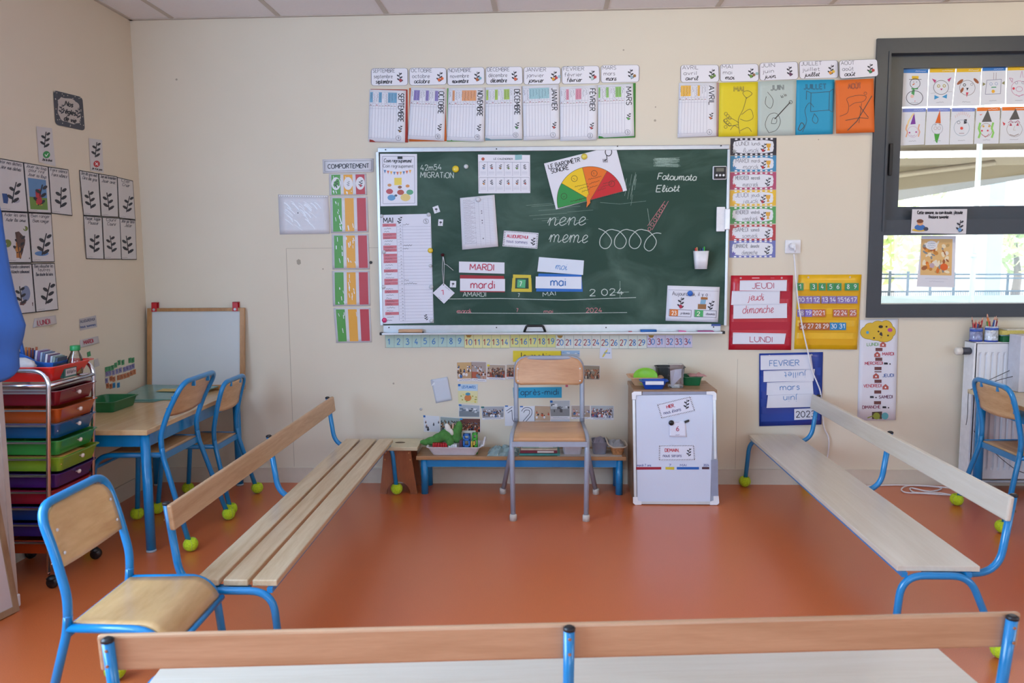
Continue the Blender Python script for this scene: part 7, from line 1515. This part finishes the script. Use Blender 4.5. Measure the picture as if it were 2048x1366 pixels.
bm = NB(); z1_ = c1.z - .04; vs = [bm.verts.new(p) for p in ((c0.x + .008, -.25, z1_), (c0.x + .012, -.255, CT + .004), (c0.x + .025, -.25, CT + .01), (c1.x - .006, -.24, CT + .055), (c1.x - .004, -.245, z1_ + .01), ((c0.x + c1.x) / 2, -.235, z1_ + .005))]; f = bm.faces.new(vs); r_ = bmesh.ops.extrude_face_region(bm, geom=[f]); bmesh.ops.translate(bm, verts=[v for v in r_['geom'] if isinstance(v, bmesh.types.BMVert)], vec=(0, .004, 0)); ob('folded_paper', bm, paper('#c9d0e6'), parent=bg_, world=True)
bm = NB(); tray(bm, .775, .885, -.205, -.07, CT, CT + .05, taper=.01, rim=.007); ob('plastic_tray', bm, mat('#176a40', rough=.35, name='bottle_green'), world=True, label='green plastic tray at the right of the cabinet top', cat='tray')
crumple('pink_cloth', .815, .91, -.19, -.10, CT + .051, .016, mat('#b98c8c', rough=.8, name='pink_cloth'), 4, 'dusty pink object lying across the green tray on the cabinet', 'cloth', 6, 4)
# ------------------------------------------------------------------ drawer trolley at the left
tro = thing('drawer_trolley', 'chrome trolley of ten coloured drawers at the left wall', 'trolley', (-2.24, -1.44, 0))
SH = .070                                            # the flimsy trolley leans to the right
def shear(bm):
    for v in bm.verts: v.co.x += SH * v.co.z
XF, XB, YN, YF = -2.092, -2.40, -1.60, -1.275
for y in (YN, YF):
    bm = NB(); tube(bm, fillet([(XF, y, .075), (XF, y, .925), (XB - .0, y, .925), (XB, y, .075)], [0, .075, .075, 0], 8), .0095, 12); shear(bm); ob('side_hoop', bm, CHROME, parent=tro, world=True)
    for x in (XF, XB):
        bm = NB(); tube(bm, [(x, y, .09), (x, y, .062)], .006, 8, 1); lathe(bm, [(.008, 0), (.0245, .002), (.0245, .02), (.008, .022)], (x + .011, y, .0255), 18, axis=(0, 1, 0)) ; lathe(bm, [(.02, 0), (.022, .004), (.012, .014)], (x + .008, y + .008, .04), 14)
        shear(bm); ob('caster', bm, [BLACKP, CHROME], parent=tro, world=True, label='black twin caster')
RZs = [.838, .765, .701, .630, .560, .490, .420, .350, .280, .205]
def part_(name, fn): bm = NB(); fn(bm); shear(bm); ob(name, bm, CHROME, parent=tro, world=True)
part_('top_shelf', lambda bm: box(bm, XB, XF, YN + .006, YF - .006, .838, .846))
for x in (XF, XB):
    part_('shelf_bar', lambda bm: tube(bm, [(x, YN, .862), (x, YF, .862)], .009, 10)); part_('bottom_bar', lambda bm: tube(bm, [(x, YN, .10), (x, YF, .10)], .005, 8))
for y in (YN, YF): part_('shelf_bar', lambda bm: tube(bm, [(XF, y, .862), (XB, y, .862)], .007, 8))
DC = ['#7c1122', '#b64e18', '#185588', '#399040', '#86a82a', '#44196a', '#9c1026', '#183878', '#301c70', '#a53a14']
for k, z in enumerate(RZs):
    for y in (YN + .002, YF - .002): part_('drawer_rail', lambda bm: box(bm, XB, XF, y - .005, y + .005, z - .010, z - .002))
    m_ = mat(DC[k], rough=.22, vary=.05, scale=4, coat=.4, trans=.15, name='drawer_plastic'); out = [.03, .035, .03, .035, .045, .03, .012, .012, .012, .012][k]
    bm = NB(); x1 = XF + out; ya, yb = YN + .016, YF - .03
    hd = .060; tray(bm, XB + .01, x1, ya, yb, z - .004 - hd, z - .001, taper=.016, rim=.009, seg=5)
    shear(bm); dr = ob('drawer', bm, m_, parent=tro, world=True)
    bm = NB(); lathe(bm, [(.004, 0), (.004, .008), (.0095, .014), (.0085, .020), (.0001, .023)], (x1 - .008, (ya + yb) / 2 + .0, z - .026), 14, axis=(1, 0, 0)); shear(bm); ob('knob', bm, mat('#e3d4cc', rough=.25, coat=.5, name='pearl_knob'), parent=dr, world=True, label='pearly white knob')
for k, (col, nm, lb) in enumerate((('#cfc3c0', 'papers', 'pale papers in the blue drawer'), ('#d8a258', 'papers', 'orange yellow papers in the yellow green drawer'))):
    z = RZs[2] if k == 0 else RZs[4]; bm = NB(); box(bm, XB + .04, XF + (.02 if k == 0 else .035), YN + .03, (YF - .12), z - .035, z - .0035); shear(bm); ob('paper_stack', bm, paper(col), world=True, label=lb, cat='papers')
# red tray on top and its contents
def tp(x, y, z): return Vector((x + SH * z, y, z))
bm = NB(); tray(bm, XB - .0, XF + .012, YN + .01, YF - .03, .8725, .938, taper=.03, rim=.014, seg=5); shear(bm)
rt = ob('red_tray', bm, mat('#d6241c', rough=.28, vary=.04, coat=.3, name='red_tray_plastic'), world=True, label='bright red plastic tray on top of the drawer trolley', cat='tray')
bm = NB(); box(bm, XF - .0125, XF + .004, -1.50, -1.41, .878, .918); shear(bm)
lb_ = ob('paper_label', bm, mat('#2f6a60', rough=.5, vary=.1, name='teal_label'), parent=rt, world=True)
bm = NB(); box(bm, XF + .004, XF + .0048, -1.49, -1.415, .885, .914); shear(bm); ob('label_card', bm, paper('#c9c3c6'), parent=lb_, world=True)
bm = NB(); rn = random.Random(5)
for k in range(6): y = -1.482 + k * .011; tube(bm, [(XF + .0056, y, .892 + rn.random() * .006), (XF + .0056, y + .004, .902 + rn.random() * .008), (XF + .0056, y + .007, .893)], .0008, 4)
shear(bm); ob('scribbled_name', bm, mat('#4a3a50', name='ink'), parent=lb_, world=True)
TZ = .876
cdY = (-1.46, -1.335)
bm = NB(); nseg = 10; L = []
xa, xb = -2.345, -2.16
for j, (z, gx) in enumerate(((TZ, .016), (TZ + .10, 0), (TZ + .10, .005), (TZ + .005, .02))):
    r = []
    P = [(xa + gx, cdY[0] + gx), (xb - gx, cdY[0] + gx), (xb - gx, cdY[1] - gx), (xa + gx, cdY[1] - gx)]
    for a, b in zip(P, P[1:] + P[:1]):
        for k in range(5):
            t = k / 5; x = a[0] + (b[0] - a[0]) * t; y = a[1] + (b[1] - a[1]) * t; zz_ = z
            if j in (1, 2): u = (x - xa) / (xb - xa); zz_ = TZ + .105 - .042 * (1 / (1 + math.exp(-(u - .45) * 12)))
            r.append(bm.verts.new((x + .03 * 0, y, zz_)))
    L.append(r)
n = len(L[0])
for A, B2 in zip(L, L[1:]):
    for k in range(n): bm.faces.new([A[k], A[(k + 1) % n], B2[(k + 1) % n], B2[k]])
bm.faces.new(L[0][::-1]); bm.faces.new(L[-1]); shear(bm)
cad = ob('pencil_caddy', bm, mat('#2c68b8', rough=.35, name='caddy_blue'), world=True, label='blue plastic caddy in the red tray on the trolley', cat='caddy', bevel=.002)
rn = random.Random(4)
for k in range(9):
    x = -2.27 + k * .0115; c = ['#c9c2cc', '#7a5a8a', '#a9b4c4', '#5a6a8c', '#ded8d8', '#6a4a6a', '#b8c0c4', '#8a9a90', '#4a5a6a'][k]
    bm = NB(); vs = box(bm, x, x + .009, -1.43, -1.36, TZ + .008, TZ + .112 - .004 * k)
    for v in vs: v.co.x += (v.co.z - TZ) * .12
    shear(bm); ob('booklet', bm, mat(c, rough=.5, vary=.15, scale=60, name='booklet_paper'), world=True, label='thin booklet standing in the blue caddy, ' + ['leftmost', 'second from the left', 'third from the left', 'fourth from the left', 'middle one', 'fourth from the right', 'third from the right', 'second from the right', 'rightmost'][k], cat='booklet', group='booklets in the blue caddy')
bm = NB(); vs = box(bm, -2.315, -2.302, -1.44, -1.425, TZ + .02, TZ + .16)
for v in vs: v.co.x -= (v.co.z - TZ) * .22 - .02
shear(bm); ob('scissors_handle', bm, mat('#1f58a4', rough=.35, name='scissor_blue'), world=True, label='blue handle sticking up out of the blue caddy', cat='handle', bevel=.004)
for k in range(6):
    c = ['#a84a2c', '#c8783a', '#8a2f2a', '#b86a3a', '#6a3026', '#a0522f'][k]; x = -2.338 + k * .010
    bm = NB(); tube(bm, [(x, -1.40 + .01 * (k % 3), TZ + .01), (x + .003, -1.40 + .01 * (k % 3), TZ + .118 + .004 * (k % 2))], .0045, 8); shear(bm); ob('crayon', bm, mat(c, rough=.5, name='crayon'), world=True, label='reddish brown crayon in the left end of the blue caddy', cat='crayon', group='crayons in the blue caddy')
bm = NB(); rn = random.Random(2)
ball(bm, Vector((-2.27, -1.515, TZ + .05)), .055, 14, sc=(1.3, .55, .75))
for v in bm.verts: v.co += Vector((rn.uniform(-.006, .006), rn.uniform(-.004, .004), rn.uniform(-.006, .006))); v.co.z = max(v.co.z, TZ + .001)
shear(bm); ob('white_cloth', bm, mat('#cfc9c4', rough=.9, vary=.08, name='white_cloth'), world=True, label='crumpled white cloth in the red tray beside the blue smock', cat='cloth')
bt = thing('bottle', 'clear plastic bottle with a green cap in the red tray', 'bottle', tp(-2.118, -1.36, TZ))
c0 = Vector((-2.125, -1.36, TZ)); bm = NB(); lathe(bm, [(.030, .001), (.032, .01), (.032, .055), (.027, .075), (.017, .098), (.017, .112)], c0, 20); shear(bm); ob('clear_body', bm, glass_mat('bottle_plastic', (.90, .89, .88), .14, .05), parent=bt, world=True)
bm = NB(); lathe(bm, [(.0205, 0), (.021, .002), (.021, .020), (.0195, .022)], c0 + Vector((0, 0, .104)), 20); shear(bm); ob('green_cap', bm, mat('#1f8a4a', rough=.35, name='green_cap'), parent=bt, world=True)
bm = NB(); lathe(bm, [(.028, .003), (.029, .02), (.029, .035)], c0, 16); shear(bm); ob('contents', bm, mat('#a8905c', rough=.8, vary=.5, scale=90, name='small_beads'), parent=bt, world=True)
# boards leaning at the very left, and the blue smock
w1 = thing('leaning_board', 'white board with a wooden frame leaning at the bottom left edge', 'board', (-2.10, -2.3, 0))
def lb(bm, a, b, z0, z1, d0, d1, lean, xo, tilt=0, mi=0):
    # a,b: positions along y (from far to near)
    def f(y, z, d): return Vector((xo + .23 * (y + 1.81) - lean * z + d, y - tilt * z, z))
    vs = [bm.verts.new(f(y, z, d)) for y in (a, b) for d in (d0, d1) for z in (z0, z1)]
    for q in ((0, 1, 3, 2), (4, 6, 7, 5), (0, 4, 5, 1), (2, 3, 7, 6), (0, 2, 6, 4), (1, 5, 7, 3)): bm.faces.new([vs[i] for i in q]).material_index = mi
FRW = wood('board_frame', '#a08468', '#86694c', (8, 8, 2)); PNL = mat('#c9c2c4', rough=.3, vary=.02, scale=3, coat=.3, name='board_panel')
bm = NB(); lb(bm, -1.812, -1.835, .004, .75, -.012, .006, .02, -2.079, .115); lb(bm, -1.835, -3.1, .004, .03, -.012, .006, .02, -2.079, .115); lb(bm, -1.835, -3.1, .725, .75, -.012, .006, .02, -2.079, .115); ob('wooden_frame', bm, FRW, parent=w1, world=True)
bm = NB(); lb(bm, -1.835, -3.1, .03, .725, -.008, .002, .02, -2.079, .115); ob('panel', bm, PNL, parent=w1, world=True)
w2 = thing('leaning_board', 'tall white board with a white plastic corner behind the wooden framed board', 'board', (-2.12, -2.3, 0))
bm = NB(); lb(bm, -1.775, -1.795, .03, .97, -.014, .004, .0, -2.114); lb(bm, -1.795, -3.1, .004, .03, -.014, .004, .0, -2.114); lb(bm, -1.795, -3.1, .94, .97, -.014, .004, .0, -2.114); ob('rail', bm, mat('#b9aca4', rough=.4, name='rail_grey'), parent=w2, world=True)
bm = NB(); lb(bm, -1.795, -3.1, .03, .94, -.010, .001, .0, -2.114); ob('panel', bm, mat('#bfb6b2', rough=.5, name='board_back'), parent=w2, world=True)
bm = NB(); lb(bm, -1.768, -1.81, .002, .055, -.016, .008, .0, -2.114); ob('plastic_corner', bm, WHITEP, parent=w2, world=True, bevel=.006)
bm = NB(); nu, nv = 26, 20; G2 = []
def edge_px(v):   # right edge of the hanging cloth
    K = [(0, -10, 370), (.15, 3, 425), (.3, 11, 480), (.45, 21, 540), (.58, 32, 592), (.7, 52, 650), (.78, 47, 680), (.86, 38, 702), (.95, 40, 735), (1, 34, 746)]
    for (a, xa_, ya_), (b, xb_, yb_) in zip(K, K[1:]):
        if a <= v <= b: t = (v - a) / (b - a); return xa_ + (xb_ - xa_) * t, ya_ + (yb_ - ya_) * t
for j in range(nv + 1):
    v = j / nv; ex_, ey_ = edge_px(v); r = []; pr = W(ex_, ey_ if v < 1 else 744, 1.86)
    for i in range(nu + 1):
        u = i / nu; y = -1.86 - .62 * u; x = pr.x - .02 * u + .03 * math.sin(u * 15 + v * 1.5) * (.35 + .65 * v) * min(1, u * 6); z = pr.z - .03 * math.sin(u * 7) * (v > .9) - u * .02 * v
        r.append(bm.verts.new((x, y, z)))
    G2.append(r)
for j in range(nv):
    for i in range(nu): bm.faces.new([G2[j][i], G2[j][i + 1], G2[j + 1][i + 1], G2[j + 1][i]])
o = ob('blue_smock', bm, mat('#3f74cc', rough=.85, vary=.05, scale=6, name='blue_cloth'), world=True, label='blue cloth smock hanging at the left edge in front of the wall cards', cat='smock', smooth=True)
so_ = o.modifiers.new('thick', 'SOLIDIFY'); so_.thickness = .003
# ------------------------------------------------------------------ right side: radiator, table, things
rd = thing('radiator', 'white ribbed panel radiator under the window', 'radiator', (3.2, -.06, .06))
x0, x1, z0, z1 = 2.42, 4.4, .068, .868
bm = NB(); box(bm, x0, x0 + .012, -.135, -.03, z0, z1); box(bm, x1 - .012, x1, -.135, -.03, z0, z1); box(bm, x0, x1, -.135, -.03, z1 - .006, z1); box(bm, x0 + .012, x1 - .012, -.04, -.035, z0, z1)
ob('casing', bm, WHITEP, parent=rd, world=True, bevel=.002)
bm = NB(); n = 58; prev = None; xs_ = []; pitch = .034; x = x0 + .016
while x < x1 - .03:
    for dx, dy in ((.0, 0), (.008, 0), (.013, .011), (.021, .011), (.026, 0)): xs_.append((x + dx, dy))
    x += pitch
rows_ = []
for z, a in ((z0 + .01, 0), (z0 + .06, 0), (z0 + .075, 1), (z1 - .075, 1), (z1 - .055, 0), (z1 - .008, 0)): rows_.append([bm.verts.new((xx, -.137 + dy * a, z)) for xx, dy in xs_])
for A, B2 in zip(rows_, rows_[1:]):
    for k in range(len(A) - 1): f = bm.faces.new([A[k], A[k + 1], B2[k + 1], B2[k]]); f.smooth = False
ob('ribbed_panel', bm, mat('#dfe1e8', rough=.35, vary=.01, name='radiator_white'), parent=rd, world=True)
bm = NB(); tube(bm, [(2.40, -.10, .815), (2.42, -.10, .815)], .012, 12); ob('valve', bm, mat('#3a3e4a', rough=.4, name='valve_dark'), parent=rd, world=True)
v_ = W(1944, 694, .10)
bm = NB(); lathe(bm, [(.017, 0), (.021, .006), (.021, .045), (.019, .05)], (2.419, -.10, .815), 18, axis=(-1, 0, 0)); lathe(bm, [(.019, .05), (.0235, .052), (.0235, .078), (.019, .084), (.0001, .085)], (2.419, -.10, .815), 18, mi=1, axis=(-1, 0, 0))
ob('thermostat_knob', bm, [mat('#3c404c', rough=.4, name='knob_dark'), mat('#d9d6cf', rough=.4, name='knob_ivory')], parent=rd, world=True, label='ivory and dark thermostat knob')
bm = NB(); 
for zz_ in (.095, .05): tube(bm, fillet([(2.45, -.09, zz_ + .0), (2.48, -.09, zz_), (2.6, -.09, zz_), (4.3, -.09, zz_)], .01), .009, 8)
lathe(bm, [(.017, 0), (.017, .04)], (2.45, -.09, .075), 12); tube(bm, [(2.44, -.06, .06), (2.44, -.06, .12)], .009, 8); ob('pipe', bm, mat('#c9ccd4', rough=.4, name='pipe_white'), parent=rd, world=True)
RTOP = z1 + .0005
def pencup(cx, cy, r, h, lbl, mt, seed, npn, cols):
    t = thing('pencil_pot', lbl, 'pot', (cx, cy, RTOP))
    bm = NB(); lathe(bm, [(r * .98, 0), (r, .002), (r, h), (r - .002, h), (r - .002, .004), (.0001, .004)], (cx, cy, RTOP), 22, sx=1, sy=.85); ob('clear_cup', bm, mt, parent=t, world=True)
    bm = NB(); lathe(bm, [(r * 1.03, 0), (r * 1.03, .008)], (cx, cy, RTOP), 22, sy=.87); ob('blue_base', bm, mat('#2340a4', rough=.3, name='pot_blue'), parent=t, world=True)
    bm = NB(); lathe(bm, [(r * 1.004, 0), (r * 1.004, .014)], (cx, cy, RTOP + h - .022), 22, sy=.854); ob('printed_band', bm, mat('#3f5fb4', rough=.35, vary=.4, scale=90, name='band_print'), parent=t, world=True)
    rn = random.Random(seed)
    for k in range(npn):
        a = 2 * math.pi * k / npn + rn.random(); rr = r * .62 * rn.random() ** .5; b = Vector((cx + rr * math.cos(a) * .5, cy + rr * math.sin(a) * .5, RTOP + .006)); L = h * (1.32 + .42 * rn.random()); q = b + Vector((math.cos(a) * .022, math.sin(a) * .012, L))
        m1 = b.lerp(q, .86); bm = NB(); tube(bm, [b, m1], .0036, 6); tube(bm, [m1, q], [.0034, .0009], 6, 1)
        ob('pencil', bm, [mat(cols[k % len(cols)], rough=.45, name='pencil_paint'), mat('#e0a890', rough=.6, name='pencil_tip')], world=True, label='coloured pencil sticking out of the ' + lbl.split(' of ')[0], cat='pencil', group='pencils in the ' + lbl.split(' of ')[0])
PC = mat('#9aa4cc', rough=.15, vary=.5, scale=55, trans=.3, coat=.4, name='pot_left'); PC2 = mat('#c4ccd8', rough=.2, vary=.45, scale=60, coat=.4, name='pot_right')
pencup(2.462, -.068, .035, .078, 'left clear pot of pencils on the radiator', PC, 1, 14, ['#9c2434', '#b83a48', '#7a2a3a', '#c04a50', '#2f4f8c', '#5a2434'])
pencup(2.535, -.092, .036, .088, 'right printed pot of pencils on the radiator', PC2, 7, 14, ['#3f8a48', '#b83a48', '#2c4f94', '#c9c9cf', '#d87a3a', '#9c3a5a', '#d8843c'])
for k, (xa, xb, ya, yb, za, zb, col, lbl) in enumerate(((2.58, 2.86, -.13, -.02, 0, .034, '#1f6a40', 'green book at the bottom of the stack on the radiator'), (2.575, 2.9, -.125, -.02, .0345, .041, '#9ab0b8', 'thin grey blue book on the green one'), (2.57, 2.9, -.135, -.02, .0415, .066, '#c9b860', 'yellow paged book in the stack on the radiator'), (2.6, 2.92, -.13, -.02, .0665, .072, '#d5d2c6', 'thin cream book on top of the radiator stack'))):
    bm = NB(); box(bm, xa, xb, ya, yb, RTOP + za, RTOP + zb); ob('book', bm, mat(col, rough=.45, vary=.15, scale=(40 if k != 2 else 160), name='radiator_book'), world=True, label=lbl, cat='book', group='books stacked on the radiator', bevel=.001)
# right table
rt2 = thing('school_table', 'blue legged table at the right edge in front of the radiator', 'table', (2.8, -.8, 0))
bm = NB(); box(bm, 2.392, 3.1, -1.65, -.14, .578, .602); ob('tabletop', bm, wood('table_laminate2', '#cfc0a0', '#c2b08c', (12, 1, 12), rough=.3), parent=rt2, world=True, bevel=.003)
bm = NB(); box(bm, 2.43, 2.455, -1.6, -.19, .50, .578); box(bm, 2.43, 3.06, -.2, -.18, .52, .578); ob('apron', bm, BLUE, parent=rt2, world=True)
for x, y in ((2.448, -.19), (2.448, -1.58), (3.05, -.19), (3.05, -1.58)): bm = NB(); lathe(bm, [(.024, 0), (.024, .578)], (x, y, 0), 18); ob('leg', bm, BLUE, parent=rt2, world=True)
a = W(2022, 668, .16); bm = NB(); box(bm, a.x, a.x + .28, -.26, -.145, .603, a.z); ob('carry_case', bm, mat('#cfd0dc', rough=.5, name='white_case'), world=True, label='large white case standing on the right table at the right edge', cat='case', bevel=.003)
def cable(pts, r, lbl, mt=None, name='cable'):
    bm = NB(); tube(bm, cm3([tuple(p) for p in pts]), r, 6); ob(name, bm, mt or mat('#1e2430', rough=.5, name='dark_cable'), world=True, label=lbl, cat='cable')
cable([W(2019, 741, .165), W(2000, 750, .17), W(1978, 760, .17), W(1958, 768, .17), Vector((2.46, -.17, .606)), Vector((2.42, -.172, .608)), W(1944, 778, .155), W(1937, 786, .155), W(1935, 830, .15), W(1932, 850, .15)], .0018, 'thin black cable arching off the corner of the right table')
cable([W(1928, 880, .02), W(1931, 895, .02), W(1926, 910, .02), W(1928, 935, .012), W(1928, 968, .012)], .0018, 'short black cable hanging beside the radiator')
cable([W(2048, 744, .2), W(2028, 752, .2), W(2005, 758, .2), W(1985, 764, .2), W(1970, 768, .2), Vector((2.50, -.21, .606))], .0018, 'thin black cable crossing in front of the white case')
cable([W(1948, 862, .15), W(1958, 875, .16), W(1975, 890, .16), W(2000, 915, .16), W(2030, 938, .16), W(2048, 946, .16)], .002, 'black cable drooping in front of the radiator ribs')
# ------------------------------------------------------------------ tidy up
for m_ in list(bpy.data.meshes):
    if m_.users == 0: bpy.data.meshes.remove(m_)
